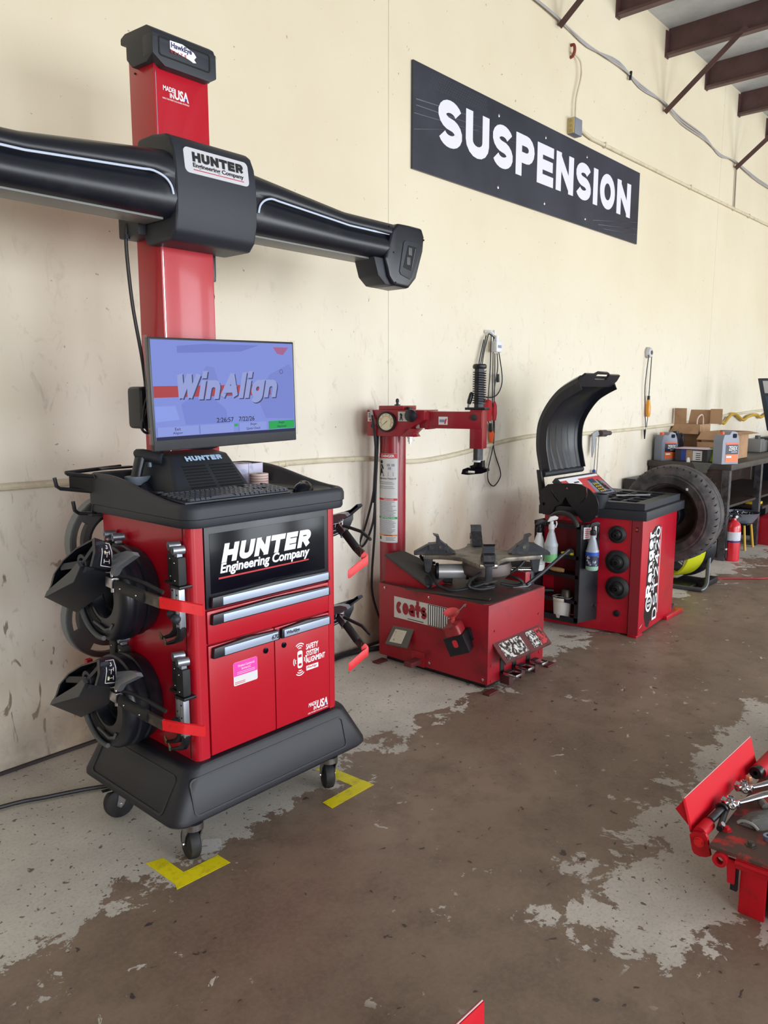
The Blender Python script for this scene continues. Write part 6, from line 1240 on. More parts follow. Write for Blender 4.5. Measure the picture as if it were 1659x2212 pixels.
# bottles hooked over the rack
def spray(label, x, y, z, body_m, head_m, liquid=None, r_=0.042, hgt=0.2, mat2=None, tilt=0):
    t = thing('spray_bottle', label, 'spray bottle', (x, y, z), 'spray bottles hung on the balancer rack')
    o = Vector((x, y, z))
    part(t, 'bottle', B().lathe([(0, 0), (r_*0.92, 0), (r_, 0.006), (r_, hgt*0.46), (r_*1.04, hgt*0.48), (r_*1.04, hgt*0.55), (r_*0.9, hgt*0.60), (r_*0.55, hgt*0.86), (r_*0.40, hgt*0.93), (r_*0.42, hgt), (0, hgt)], o, (0, 0, 1), 28), body_m)
    if liquid: part(t, 'liquid', B().lathe([(0, 0.001), (r_*0.93, 0.001), (r_*1.008, 0.008), (r_*1.008, hgt*0.27), (0, hgt*0.27)], o, (0, 0, 1), 28), liquid)
    c = part(t, 'trigger_head', B().lathe([(r_*0.44, 0), (r_*0.48, 0.004), (r_*0.46, 0.03), (r_*0.3, 0.036), (r_*0.28, 0.055), (0, 0.056)], o+Vector((0, 0, hgt)), (0, 0, 1), 16), head_m)
    u = R
    part(t, 'nozzle_body', B().bev([tuple(o+Vector((0, 0, hgt+zz))+u*uu+FH*ww) for ww in (-0.011, 0.011) for uu, zz in ((-0.03, 0.05), (0.035, 0.066), (0.042, 0.082), (0.02, 0.092), (-0.012, 0.084))], [(0, 1, 2, 3, 4), (9, 8, 7, 6, 5)]+[(i, (i+1) % 5, 5+(i+1) % 5, 5+i) for i in range(5)], 0.003), head_m)
    part(t, 'trigger', B().tube([o+Vector((0, 0, hgt+0.055))+u*0.03, o+Vector((0, 0, hgt+0.035))+u*0.034, o+Vector((0, 0, hgt+0.01))+u*0.026], 0.005, 6), head_m)
    return t
MILK = mat('milky_bottle', (206, 216, 224), 0.35, trans=0.25)
spray('clear spray bottle half full of green liquid hung on black rack', 4.555, 2.575, 0.487, MILK, WPLA, mat('green_liquid', (120, 190, 130), 0.25), 0.044, 0.225)
s2 = spray('white spray bottle with black trigger behind the turntable jaw', 4.552, 2.665, 0.465, WPLA, CORD, None, 0.045, 0.215)
part(s2, 'blue_mark', B().box(4.50, 4.506, 2.625, 2.635, 0.50, 0.56), BLUP)
s3 = spray('clear spray bottle with blue and black label on rack corner', 4.66, 2.325, 0.452, mat('clear_bottle', (196, 206, 220), 0.2, trans=0.35), CORD, mat('pale_green_liquid', (150, 196, 176), 0.25), 0.042, 0.235)
part(s3, 'label', B().lathe([(0.0428, 0.03), (0.0436, 0.03), (0.0436, 0.10), (0.0428, 0.10)], (4.66, 2.325, 0.452), (0, 0, 1), 28), mat('dark_label', (36, 44, 70), 0.4, c2=(200, 206, 226), ns=30, lo=0.56, hi=0.6))
part(s3, 'label_top', B().lathe([(0.0438, 0.10), (0.0446, 0.10), (0.0446, 0.125), (0.0438, 0.125)], (4.66, 2.325, 0.452), (0, 0, 1), 28), mat('blue_label', (40, 84, 190), 0.4))
# things on the rack shelves
tb_ = thing('plastic_tub', 'small white tub with blue label on the rack behind jaw', 'tub', (4.60, 2.70, 0.44))
part(tb_, 'tub', B().lathe([(0, 0), (0.045, 0), (0.05, 0.03), (0.05, 0.045), (0, 0.045)], (4.555, 2.675, 0.418), (0, 0, 1), 24), WPLA)
part(tb_, 'blue_cap', B().lathe([(0, 0), (0.032, 0), (0.032, 0.03), (0, 0.03)], (4.555, 2.675, 0.435), (0, 0, 1), 20), BLUP)
bk = thing('white_bucket', 'small dirty white plastic bucket on bottom rack shelf', 'bucket', (4.655, 2.53, 0.093))
part(bk, 'pail', B().lathe([(0, 0), (0.056, 0), (0.064, 0.125), (0.069, 0.128), (0.069, 0.14), (0.062, 0.14), (0.054, 0.01), (0, 0.01)], (4.655, 2.53, 0.094), (0, 0, 1), 32), mat('dirty_white_pail', (212, 208, 206), 0.45, c2=(136, 122, 110), ns=18, lo=0.6, hi=0.75))
part(bk, 'rim_band', B().lathe([(0.066, 0), (0.070, 0.002), (0.070, 0.01), (0.066, 0.012)], (4.655, 2.53, 0.21), (0, 0, 1), 32), mat('yellowed_rim', (200, 190, 160), 0.5))
part(bk, 'bail', B().tube([(4.655, 2.53-0.07, 0.225), (4.60, 2.50, 0.243), (4.585, 2.55, 0.245), (4.64, 2.60, 0.228)], 0.003, 6, sm=5), STEEL)
sk = thing('steel_cone', 'small steel cone on rack shelf above the bucket', 'cone', (4.67, 2.51, 0.231))
part(sk, 'cone', B().lathe([(0, 0), (0.04, 0), (0.032, 0.05), (0.028, 0.055), (0.02, 0.055), (0.02, 0.01), (0, 0.01)], (4.67, 2.51, 0.231), (0, 0, 1), 24), GRIME)
pk = thing('wooden_handle_tool', 'tool with pale wooden handle on middle rack shelf', 'tool', (4.64, 2.56, 0.41))
part(pk, 'handle', B().lathe([(0, 0), (0.013, 0.002), (0.017, 0.03), (0.016, 0.08), (0.011, 0.10), (0, 0.10)], (4.625, 2.51, 0.424), (0, 1, 0), 14), mat('pale_wood', (176, 140, 92), 0.5))
part(pk, 'blade', B().box(4.618, 4.632, 2.61, 2.70, 0.421, 0.426), STEEL)
single('yellow_marker', B().lathe([(0, 0), (0.009, 0.001), (0.011, 0.01), (0.011, 0.075), (0.008, 0.09), (0, 0.09)], (4.62, 2.44, 0.547), (0, 1, 0), 12), mat('yellow_marker', (222, 206, 40), 0.4), 'yellow marker lying on upper rack shelf', 'marker', (4.62, 2.48, 0.547))
for i, (y, z, lb) in enumerate(((2.66, 0.262, 'black round tool holder at left end of lower rack shelf'), (2.46, 0.56, 'dark lump on upper rack shelf beside yellow marker'))):
    t = thing('rack_tool', lb, 'tool', (4.65, y, z-0.025))
    part(t, 'body', B().lathe([(0, 0), (0.026, 0), (0.028, 0.02), (0.018, 0.03), (0.016, 0.10), (0, 0.10)], (4.61, y+(0.03 if i == 0 else 0), z), (0.5, -0.8 if i == 0 else 0.3, 0), 16), BLKM)
# ================================================================ WORKBENCH CORNER
BROWN = mat('rusty_brown_steel', (66, 50, 46), 0.55, 0.2, c2=(40, 34, 34), ns=4, lo=0.4, hi=0.65)
BT = mat('dark_bench_top', (70, 62, 58), 0.5, c2=(46, 42, 42), ns=6, lo=0.4, hi=0.65)
WB = thing('workbench', 'dark steel workbench with shelf along the back wall', 'workbench', (8.6, 2.9, 0))
part(WB, 'bench_top', B().box(7.70, 11.0, 2.44, 3.262, 0.888, 0.945, 0.004), BT)
part(WB, 'end_panel', B().box(7.715, 7.73, 2.53, 3.255, 0.02, 0.888), BROWN, sm=0)
part(WB, 'back_panel', B().box(7.73, 11.0, 3.235, 3.245, 0.02, 0.888), BROWN, sm=0)
for x, y in ((7.70, 2.455), (8.75, 2.47), (10.6, 2.47), (8.75, 3.2)):
    part(WB, 'leg', B().prism([(x, y), (x+0.065, y), (x+0.065, y+0.008), (x+0.008, y+0.008), (x+0.008, y+0.065), (x, y+0.065)], 'z', 0, 0.888), mat('leg_steel%d' % int(x*10+y), (92, 90, 96), 0.45, 0.4, c2=(52, 48, 48), ns=9), sm=0)
part(WB, 'shelf', B().box(7.74, 10.6, 2.50, 3.23, 0.50, 0.525, 0.003), BROWN)
part(WB, 'back_curb', B().box(9.3, 11.0, 2.95, 2.99, 0.945, 1.0, 0.003), BT)
def jug(label, x, y, rz, w_=0.19, d_=0.115, h_=0.285):
    t = thing('coolant_jug', label, 'jug', (x, y, 0.945), 'grey coolant jugs on the bench'); t.rotation_euler = (0, 0, rz)
    JG = mat('grey_jug', (126, 134, 152), 0.3)
    def P(nm, b, m, par=t, sm=35): return part(par, nm, b, m, None, sm, True)
    prof = [(-w_/2, 0), (w_/2, 0), (w_/2, h_*0.70), (w_/2-0.01, h_*0.82), (w_/2-0.03, h_*0.97), (w_/2-0.06, h_), (w_*0.02, h_), (-w_*0.10, h_*0.90), (-w_*0.15, h_*0.90), (-w_*0.40, h_*0.90), (-w_/2+0.008, h_*0.80), (-w_/2, h_*0.70)]
    hole = rrect(w_*0.08, w_*0.34, h_*0.80, h_*0.93, 0.01)
    P('body', B().plate(prof, [hole], frame((0, 0, 0), (1, 0, 0), (0, 0, 1)), d_), JG)
    P('cap', B().lathe([(0, 0), (0.022, 0), (0.022, 0.03), (0, 0.03)], (-w_*0.28, 0, h_*0.89), (0, 0, 1), 18), mat('orange_cap', (226, 96, 60), 0.4))
    lb = P('label', B().box(-w_*0.30, w_*0.46, -d_/2-0.0012, -d_/2, h_*0.06, h_*0.66), mat('jug_label_navy', (30, 30, 52), 0.4), sm=0)
    P('label_orange', B().box(-w_*0.30, w_*0.46, -d_/2-0.002, -d_/2-0.0012, h_*0.06, h_*0.30), mat('jug_label_orange', (232, 110, 50), 0.4), lb, 0)
    P('label_band', B().box(-w_*0.30, w_*0.46, -d_/2-0.002, -d_/2-0.0012, h_*0.60, h_*0.66), mat('jug_label_band', (222, 90, 50), 0.4), lb, 0)
    P('lettering', B().text('ZEREX', front(-w_*0.12, -d_/2-0.0022, h_*0.42), w_*0.52, h_*0.13, 0.0008, 0.01), WHITE, lb, 0)
    P('fine_print', B().box(w_*0.05, w_*0.40, -d_/2-0.0018, -d_/2-0.0012, h_*0.365, h_*0.38), WHITE, lb, 0)
    P('panel_print', B().box(-w_*0.24, w_*0.06, -d_/2-0.0028, -d_/2-0.002, h_*0.2, h_*0.25), WHITE, lb, 0)
    return t
jug('grey coolant jug with orange cap at wall end of bench', 7.85, 3.15, math.radians(-28))
jug('grey coolant jug with orange cap at front corner of bench', 7.80, 2.535, math.radians(-28), 0.20, 0.12, 0.315)
CARD = mat('brown_cardboard', (176, 140, 106), 0.7, c2=(156, 120, 90), ns=5)
def carton(name, label, x0, x1, y0, y1, z0, z1, flaps, cat='box'):
    t = thing(name, label, cat, ((x0+x1)/2, (y0+y1)/2, z0), 'cardboard boxes on the bench')
    for nm, q in (('side', (x0, x0+0.004, y0, y1)), ('side', (x1-0.004, x1, y0, y1)), ('side', (x0, x1, y0, y0+0.004)), ('side', (x0, x1, y1-0.004, y1))): part(t, nm, B().box(*q, z0, z1), CARD, sm=0)
    part(t, 'bottom', B().box(x0, x1, y0, y1, z0, z0+0.004), CARD, sm=0)
    for f_ in flaps: part(t, 'flap', B().quad(*f_, 0.004), CARD, sm=0)
    return t
carton('cardboard_box', 'tall open cardboard box with upright flaps near the wall', 8.30, 8.62, 2.98, 3.25, 0.945, 1.30,
       [((8.30, 2.98, 1.30), (8.30, 3.25, 1.30), (8.22, 3.27, 1.20), (8.22, 2.96, 1.20)), ((8.30, 3.25, 1.30), (8.34, 3.24, 1.30), (8.36, 3.24, 1.47), (8.30, 3.25, 1.47)), ((8.62, 3.22, 1.30), (8.62, 2.99, 1.30), (8.63, 2.96, 1.45), (8.63, 3.20, 1.45)), ((8.30, 3.25, 1.30), (8.30, 3.12, 1.30), (8.29, 3.12, 1.47), (8.29, 3.25, 1.47)), ((8.60, 2.98, 1.30), (8.62, 2.86, 1.30), (8.62, 2.86, 1.46), (8.60, 2.98, 1.46))])
carton('cardboard_box', 'wide open cardboard box behind the front coolant jug', 8.20, 8.75, 2.62, 2.92, 0.945, 1.23,
       [((8.20, 2.62, 1.23), (8.20, 2.92, 1.23), (8.12, 2.94, 1.15), (8.12, 2.60, 1.15)), ((8.20, 2.62, 1.23), (8.75, 2.62, 1.23), (8.76, 2.52, 1.21), (8.19, 2.52, 1.21)), ((8.75, 2.62, 1.23), (8.75, 2.92, 1.23), (8.88, 2.90, 1.20), (8.88, 2.6, 1.20))])
pbg = thing('paper_bag', 'twisted paper bag handles rising from the tall cardboard box', 'bag', (8.46, 3.1, 1.0), None)
part(pbg, 'bag', B().box(8.33, 8.58, 3.02, 3.22, 0.96, 1.28, 0.01), mat('kraft_paper', (190, 158, 124), 0.7))
part(pbg, 'handle', B().tube([(8.36, 3.03, 1.27), (8.37, 3.03, 1.36), (8.45, 3.02, 1.40), (8.53, 3.03, 1.36), (8.54, 3.03, 1.27)], 0.008, 8, sm=5), mat('pale_twine', (206, 182, 170), 0.6))
kt = thing('parts_carton', 'low dark printed carton with pink paper on top between jugs', 'box', (7.95, 2.87, 0.945), 'cardboard boxes on the bench')
part(kt, 'carton', B().box(7.83, 8.10, 2.72, 3.04, 0.945, 1.07, 0.002), mat('dark_carton', (52, 48, 56), 0.55), sm=0)
part(kt, 'blue_panel', B().box(7.828, 7.83, 2.93, 2.98, 0.95, 1.06), BLUP, sm=0)
part(kt, 'kraft_panel', B().box(7.828, 7.83, 2.865, 2.928, 0.95, 1.06), CARD, sm=0)
part(kt, 'print_panel', B().box(7.828, 7.83, 2.77, 2.862, 0.955, 1.055), PAPER, sm=0)
for k in range(4): part(kt, 'print_line', B().box(7.8265, 7.828, 2.785, 2.83, 0.965+k*0.02, 0.972+k*0.02), INK, sm=0)
part(kt, 'pink_sheet', B().box(7.80, 8.08, 2.71, 3.05, 1.071, 1.076), mat('pink_paper', (226, 206, 222), 0.6), sm=0)
part(kt, 'lid_flap', B().quad((8.09, 2.74, 1.075), (8.09, 2.92, 1.075), (8.09, 2.92, 1.13), (8.09, 2.74, 1.13), 0.004), CARD, sm=0)
oj = thing('black_jug', 'black oil jug standing behind the low carton', 'jug', (8.06, 3.15, 0.945))
part(oj, 'body', B().loft([[Vector((8.05+p[0], 3.13+p[1], z)) for p in rrect(-0.09*s_, 0.09*s_, -0.06*s_, 0.06*s_, 0.02)] for s_, z in ((1, 0.945), (1, 1.10), (0.9, 1.15), (0.6, 1.20), (0.4, 1.215))]), BLKS)
part(oj, 'cap', B().cyl((8.05, 3.13, 1.21), (8.05, 3.13, 1.235), 0.03, n=16), BLKM)
part(oj, 'handle', B().tube([(8.09, 3.11, 1.20), (8.12, 3.09, 1.20), (8.125, 3.08, 1.12), (8.11, 3.09, 1.08)], 0.012, 8, sm=4), BLKS)
single('green_cloth', B().loft([[Vector((7.93+0.05*k+0.02*math.sin(3*k), 2.70-0.008*k+w_, z+0.012*math.sin(5*k+9*w_))) for w_ in (-0.035, -0.01, 0.02, 0.045)] for k, z in ((0, 1.085), (0.3, 1.07), (0.2, 1.0), (-0.2, 0.96), (-0.6, 0.949), (-1.2, 0.948))], False), mat('lime_cloth', (166, 206, 60), 0.8), 'lime green cloth draped over end of low carton', 'cloth', (7.95, 2.7, 0.945), sm=60)
single('clear_bag', B().loft([[Vector((7.70-0.004*k, 2.62+0.05*j-(0.02*k if j > 1 else -0.015*k), 0.949-0.028*k+0.006*math.sin(j*2+k))) for j in range(5)] for k in (-0.0, 0.7, 1.6, 2.6, 3.4)], False), mat('grey_film', (104, 104, 100), 0.3, alpha=0.55), 'thin grey plastic bag hanging over bench edge', 'bag', (7.7, 2.7, 0.85), sm=60)
single('white_bottle_top', B().lathe([(0, 0), (0.018, 0), (0.014, 0.035), (0.009, 0.045), (0, 0.045)], (7.74, 2.87, 0.946), (0, 0, 1), 16), WPLA, 'small white bottle top on bench front edge', 'fitting', (7.74, 2.87, 0.945))  # a loose white cap from a bottle
cm = thing('yellow_extension_cord', 'wavy yellow extension cord hanging along the wall', 'cord', (9.6, 3.25, 1.3))
part(cm, 'cord', B().tube([(9.0, 3.25, 1.34), (9.4, 3.24, 1.315), (9.75, 3.24, 1.28), (9.85, 3.24, 1.27), (10.05, 3.24, 1.36), (10.25, 3.24, 1.37), (10.55, 3.24, 1.29), (10.75, 3.24, 1.33), (11.1, 3.24, 1.35), (11.3, 3.24, 1.31), (11.7, 3.24, 1.38), (12.4, 3.24, 1.40)], 0.018, 8, sm=5), mat('yellow_cord', (196, 156, 44), 0.5))
# fire extinguisher
fe = thing('fire_extinguisher', 'red fire extinguisher standing on floor by bench leg', 'fire extinguisher', (7.80, 2.42, 0))
ex, ey = 7.80, 2.415
part(fe, 'cylinder', B().lathe([(0, 0), (0.064, 0), (0.069, 0.006), (0.069, 0.325), (0.062, 0.36), (0.042, 0.385), (0.024, 0.40), (0.022, 0.42), (0, 0.42)], (ex, ey, 0.002), (0, 0, 1), 36), mat('extinguisher_red', (206, 26, 44), 0.22, coat=0.5))
lbm = mat('extinguisher_label', (206, 208, 218), 0.4, c2=(120, 126, 160), ns=60, lo=0.6, hi=0.66)
part(fe, 'label', B().lathe([(0.0695, 0), (0.0702, 0), (0.0702, 0.085), (0.0695, 0.085)], (ex, ey, 0.205), (0, 0, 1), 36), lbm)
part(fe, 'label_band', B().lathe([(0.0695, 0), (0.0703, 0), (0.0703, 0.016), (0.0695, 0.016)], (ex, ey, 0.188), (0, 0, 1), 36), mat('navy_band', (34, 36, 110), 0.4))
part(fe, 'valve', B().lathe([(0, 0), (0.02, 0), (0.02, 0.03), (0.012, 0.035), (0, 0.035)], (ex, ey, 0.42), (0, 0, 1), 14), BLKM)
part(fe, 'carry_handle', B().tube([Vector((ex, ey, 0.45)), Vector((ex, ey, 0.455))+R*0.05, Vector((ex, ey, 0.43))+R*0.07], 0.007, 6), BLKM)
part(fe, 'lever', B().tube([Vector((ex, ey, 0.46)), Vector((ex, ey, 0.478))+R*0.06], 0.006, 6), BLKM)
part(fe, 'gauge', B().cyl(Vector((ex, ey, 0.437))-FH*0.02+R*0.012, Vector((ex, ey, 0.437))-FH*0.034+R*0.012, 0.014, n=16), CHROME)
part(fe, 'hose_coupling', B().cyl(Vector((ex, ey, 0.44))-R*0.02, Vector((ex, ey, 0.44))-R*0.045, 0.009, n=10), CHROME)
part(fe, 'hose', B().tube([Vector((ex, ey, 0.44))-R*0.04, Vector((ex, ey, 0.425))-R*0.07-FH*0.02, Vector((ex, ey, 0.35))-R*0.082-FH*0.03, Vector((ex, ey, 0.22))-R*0.076-FH*0.03, Vector((ex, ey, 0.13))-R*0.074-FH*0.03], 0.007, 8, sm=5), CORD)
part(fe, 'nozzle', B().cyl(Vector((ex, ey, 0.13))-R*0.074-FH*0.03, Vector((ex, ey, 0.03))-R*0.074-FH*0.03, 0.008, 0.013, n=12), BLKM)
part(fe, 'nozzle_band', B().cyl(Vector((ex, ey, 0.125))-R*0.074-FH*0.03, Vector((ex, ey, 0.11))-R*0.074-FH*0.03, 0.0105, n=12), WPLA)
# galvanised pan of parts on a low stand
st_ = thing('low_stand', 'low stand with yellow legs under the bench', 'stand', (8.52, 2.60, 0))
part(st_, 'stand_top', B().box(8.38, 8.66, 2.46, 2.74, 0.265, 0.28, 0.003), BLKM)
for i, (x, y) in enumerate(((8.41, 2.50), (8.63, 2.50), (8.41, 2.70), (8.63, 2.70))):
    part(st_, 'leg', B().cyl((x+(0.02 if i % 2 else -0.02), y-(0.03 if i < 2 else -0.02), 0.0), (x, y, 0.268), 0.013, n=10), mat('yellow_leg%d' % i, (206, 160, 40), 0.5))
dp_ = thing('drain_pan', 'round galvanised pan full of small metal parts under bench', 'pan', (8.52, 2.58, 0.28))
part(dp_, 'pan', B().lathe([(0, 0), (0.13, 0), (0.165, 0.05), (0.185, 0.10), (0.192, 0.105), (0.182, 0.102), (0.155, 0.05), (0.125, 0.01), (0, 0.01)], (8.52, 2.58, 0.281), (0, 0, 1), 36), mat('galvanised', (150, 156, 172), 0.4, 0.7))
random.seed(11)
for k in range(34):
    a = random.uniform(0, 2*PI); rr_ = 0.13*math.sqrt(random.random()); p = Vector((8.52+rr_*math.cos(a), 2.58+rr_*math.sin(a), 0.355+random.uniform(0, 0.05)*(1-rr_/0.16)))
    d = Vector((random.uniform(-1, 1), random.uniform(-1, 1), random.uniform(-0.4, 0.7))).normalized()*0.022
    o = part(dp_, 'loose_bolt', B().cyl(p-d, p+d*0.6, 0.006, n=6).cyl(p+d*0.6, p+d, 0.011, n=6), STEEL if k % 2 else DARKST)
gc = thing('gas_can', 'red plastic gas can on floor at bench leg', 'gas can', (8.98, 2.36, 0))
part(gc, 'can', B().loft([[Vector((8.98+p[0], 2.36+p[1], z)) for p in rrect(-0.13*s_, 0.13*s_, -0.17*s_, 0.17*s_, 0.04)] for s_, z in ((0.96, 0.0), (1, 0.01), (1, 0.24), (0.92, 0.29), (0.6, 0.315))]), mat('red_can', (176, 26, 44), 0.35))
part(gc, 'handle', B().tube([(8.98, 2.26, 0.30), (8.98, 2.28, 0.35), (8.98, 2.38, 0.36), (8.98, 2.44, 0.31)], 0.018, 8, sm=4), mat('red_handle', (190, 50, 60), 0.35))
single('yellow_funnel', B().box(9.05, 9.22, 2.56, 2.70, 0.401, 0.431, 0.01), mat('yellow_tool', (224, 190, 40), 0.4), 'yellow tool behind red gas can', 'tool', (9.15, 2.6, 0.4))
part(WB, 'low_shelf', B().box(9.0, 10.6, 2.50, 3.2, 0.37, 0.40), BROWN)
# drum fan lying behind the mounted wheel
fn = thing('drum_fan', 'yellow drum fan with black grille behind mounted wheel', 'fan', (6.72, 2.36, 0))
ax = Vector((0.92, -0.39, 0)); fo = Vector((6.52, 2.51, 0.35))
part(fn, 'drum', B().lathe([(0.27, 0), (0.285, 0.005), (0.285, 0.19), (0.27, 0.19), (0.27, 0.0)], fo-ax*0.10, ax, 40), mat('acid_yellow', (196, 200, 30), 0.4))
part(fn, 'black_shroud', B().lathe([(0.26, 0.19), (0.29, 0.19), (0.30, 0.24), (0.29, 0.30), (0.25, 0.31), (0.26, 0.24), (0.26, 0.19)], fo-ax*0.10, ax, 40), BLKS)
for k in range(5): part(fn, 'grille_ring', B().tube([fo+ax*0.205+(Vector((-ax.y, ax.x, 0))*math.cos(a)+Vector((0, 0, 1))*math.sin(a))*(0.05+0.045*k) for a in [2*PI*q_/28 for q_ in range(28)]], 0.003, 5, closed=True), BLKM)
for k in range(20):
    a = 2*PI*k/20; u_ = Vector((-ax.y, ax.x, 0))*math.cos(a)+Vector((0, 0, 1))*math.sin(a)
    part(fn, 'grille_spoke', B().tube([fo+ax*0.205+u_*0.05, fo+ax*0.21+u_*0.26], 0.003, 5), BLKM)
part(fn, 'frame_tube', B().tube([(6.640, 2.560, 0.35), (6.460, 2.580, 0.10), (6.310, 2.480, 0.022), (6.315, 2.440, 0.02), (6.325, 2.210, 0.02), (6.340, 2.175, 0.022), (6.420, 2.170, 0.06), (6.520, 2.200, 0.20), (6.600, 2.220, 0.35)], 0.0175, 10, sm=4), mat('grey_tube', (88, 90, 96), 0.4, 0.5))
part(fn, 'motor_foot', B().box(6.49, 6.79, 2.20, 2.28, 0.0, 0.05, 0.01), BLKM)
part(fn, 'base_bar', B().box(6.36, 6.74, 2.28, 2.48, 0.0, 0.03, 0.008), BLKM)
single('fan_cord', B().tube([(6.1, 2.65, 0.008), (6.3, 2.58, 0.008), (6.42, 2.52, 0.008), (6.5, 2.45, 0.01)], 0.007, 8, sm=4), CORD, 'short black cord on floor beside drum fan', 'cord', (6.3, 2.58, 0))
single('black_crate', B().box(7.12, 7.66, 2.92, 3.25, 0.0, 0.805, 0.006), BLKM, 'plain black cabinet against wall behind mounted wheel', 'cabinet', (7.4, 3.1, 0))
# far machine with slanted display, and a grey tool on the far bench
fm = thing('diagnostic_display', 'slanted display with blue screen at right edge beyond bench', 'display', (9.75, 2.65, 0.945))
def fd(s_, z, dx=0): t = (z-1.2)/0.6; return (9.6+dx, 2.68+0.14*t-s_, z)
part(fm, 'bezel', B().bev([fd(0, 1.20), fd(0.7, 1.20), fd(0.7, 1.80), fd(0, 1.80), fd(0, 1.20, .06), fd(0.7, 1.20, .06), fd(0.7, 1.80, .06), fd(0, 1.80, .06)], [(0, 1, 2, 3), (7, 6, 5, 4), (0, 4, 5, 1), (1, 5, 6, 2), (2, 6, 7, 3), (3, 7, 4, 0)], 0.008), mat('blue_black_bezel', (40, 48, 62), 0.4))
part(fm, 'screen', B().quad(fd(0.05, 1.25, -0.002), fd(0.65, 1.25, -0.002), fd(0.65, 1.60, -0.002), fd(0.05, 1.60, -0.002), 0.002), mat('blue_screen', (90, 130, 190), 0.2, emit=0.2), sm=0)
part(fm, 'control_strip', B().quad(fd(0.05, 1.63, -0.002), fd(0.65, 1.63, -0.002), fd(0.65, 1.77, -0.002), fd(0.05, 1.77, -0.002), 0.002), mat('grey_strip', (190, 192, 194), 0.4), sm=0)
part(fm, 'stand', B().box(9.62, 9.70, 2.35, 2.5, 0.94, 1.22, 0.01), BLKM)
gt = thing('ribbed_tool', 'stack of grey ribbed parts on far end of bench', 'parts', (9.9, 2.85, 1.0))
for k in range(4): part(gt, 'rib', B().box(9.62+0.12*k, 9.76+0.12*k, 2.74, 2.92, 0.946, 1.10-0.018*k, 0.01), mat('dusty_grey%d' % k, (132, 132, 130), 0.6))
part(gt, 'fitting', B().cyl((9.66, 2.79, 1.10), (9.66, 2.79, 1.14), 0.03, n=12), GREY)
fb = thing('blue_black_canister', 'dark blue canister at right edge on far bench', 'canister', (9.95, 2.62, 0.945))
part(fb, 'body', B().lathe([(0, 0), (0.09, 0), (0.09, 0.2), (0.07, 0.23), (0.03, 0.24), (0.03, 0.26), (0, 0.26)], (9.95, 2.60, 0.946), (0, 0, 1), 24), mat('navy_can', (34, 42, 66), 0.4))
part(fb, 'cap', B().cyl((9.95, 2.60, 1.20), (9.95, 2.60, 1.225), 0.035, n=14), BLKM)

single('tool_cabinet', B().box(9.35, 10.4, 2.56, 3.2, 0.0, 0.365, 0.006), BLKM, 'black low cabinet under far part of bench', 'cabinet', (9.9, 2.9, 0))
single('dark_machine', B().box(11.1, 12.0, 2.2, 3.2, 0, 1.05, 0.02), mat('blue_black_machine', (22, 28, 40), 0.5), 'dark blue machine body beyond the bench at right edge', 'machine', (11.5, 2.7, 0))
# ================================================================ RED LIFT RUNWAY END (right edge) AND A SECOND FLAP (bottom edge)
LF = thing('vehicle_lift', 'red lift runway end with raised flap and tools on deck', 'lift', (2.7, 0.5, 0))
part(LF, 'deck', B().bev([(2.347, 0.735, 0.192), (2.365, -0.1, 0.192), (4.2, -0.1, 0.192), (4.2, 0.775, 0.192), (2.347, 0.735, 0.204), (2.365, -0.1, 0.204), (4.2, -0.1, 0.204), (4.2, 0.775, 0.204)], [(3, 2, 1, 0), (4, 5, 6, 7), (0, 1, 5, 4), (1, 2, 6, 5), (2, 3, 7, 6), (3, 0, 4, 7)], 0.002), REDK)
part(LF, 'deck_edge_rail', B().box(2.352, 2.372, -0.1, 0.655, 0.155, 0.19, 0.003), REDL)
part(LF, 'edge_bead', B().cyl((2.35, 0.655, 0.178), (2.362, -0.1, 0.178), 0.008, n=10), REDL)
part(LF, 'eye_lug', B().lathe([(0.012, -0.012), (0.022, -0.012), (0.022, 0.012), (0.012, 0.012), (0.012, -0.012)], (2.345, 0.697, 0.172), (-1, 0, 0), 24), REDL)
part(LF, 'eye_plate', B().prism([(0.69, 0.178), (0.655, 0.178), (0.655, 0.10), (0.675, 0.10), (0.68, 0.15)], 'x', 2.352, 2.366), REDL)
part(LF, 'leg_web', B().box(2.374, 2.386, 0.568, 0.645, 0.0, 0.158, 0.004), REDL)
part(LF, 'leg_web', B().box(2.40, 2.412, 0.30, 0.56, 0.0, 0.158, 0.002), REDL)
part(LF, 'leg_web', B().box(2.39, 4.1, 0.60, 0.61, 0.0, 0.19), REDL)
part(LF, 'leg_web', B().box(2.385, 4.1, 0.0, 0.02, 0.0, 0.19), REDL)
part(LF, 'angle_flange', B().box(2.360, 2.372, 0.648, 0.668, 0.075, 0.165), BLKM)
# flap
fp = part(LF, 'flap', B().bev([(2.39, 0.802, 0.200), (3.02, 0.790, 0.200), (3.02, 0.819, 0.304), (2.39, 0.832, 0.306), (2.386, 0.808, 0.199), (3.02, 0.796, 0.199), (3.02, 0.825, 0.303), (2.386, 0.838, 0.305)], [(0, 1, 2, 3), (7, 6, 5, 4), (0, 4, 5, 1), (1, 5, 6, 2), (2, 6, 7, 3), (3, 7, 4, 0)]), mat('bright_red_flap', (204, 14, 34), 0.5, spec=0.25, c2=(120, 30, 40), ns=10, lo=0.62, hi=0.8), sm=0)
part(fp, 'worn_edge', B().cyl((2.388, 0.835, 0.3065), (3.02, 0.822, 0.3045), 0.0022, n=6), mat('worn_edge', (196, 150, 150), 0.5))
part(fp, 'back_channel', B().bev([(2.392, 0.836, 0.30), (2.392, 0.862, 0.258), (2.392, 0.814, 0.215), (3.0, 0.824, 0.30), (3.0, 0.85, 0.258), (3.0, 0.802, 0.215)], [(0, 1, 2), (5, 4, 3), (0, 3, 4, 1), (1, 4, 5, 2)]), REDL, sm=0)
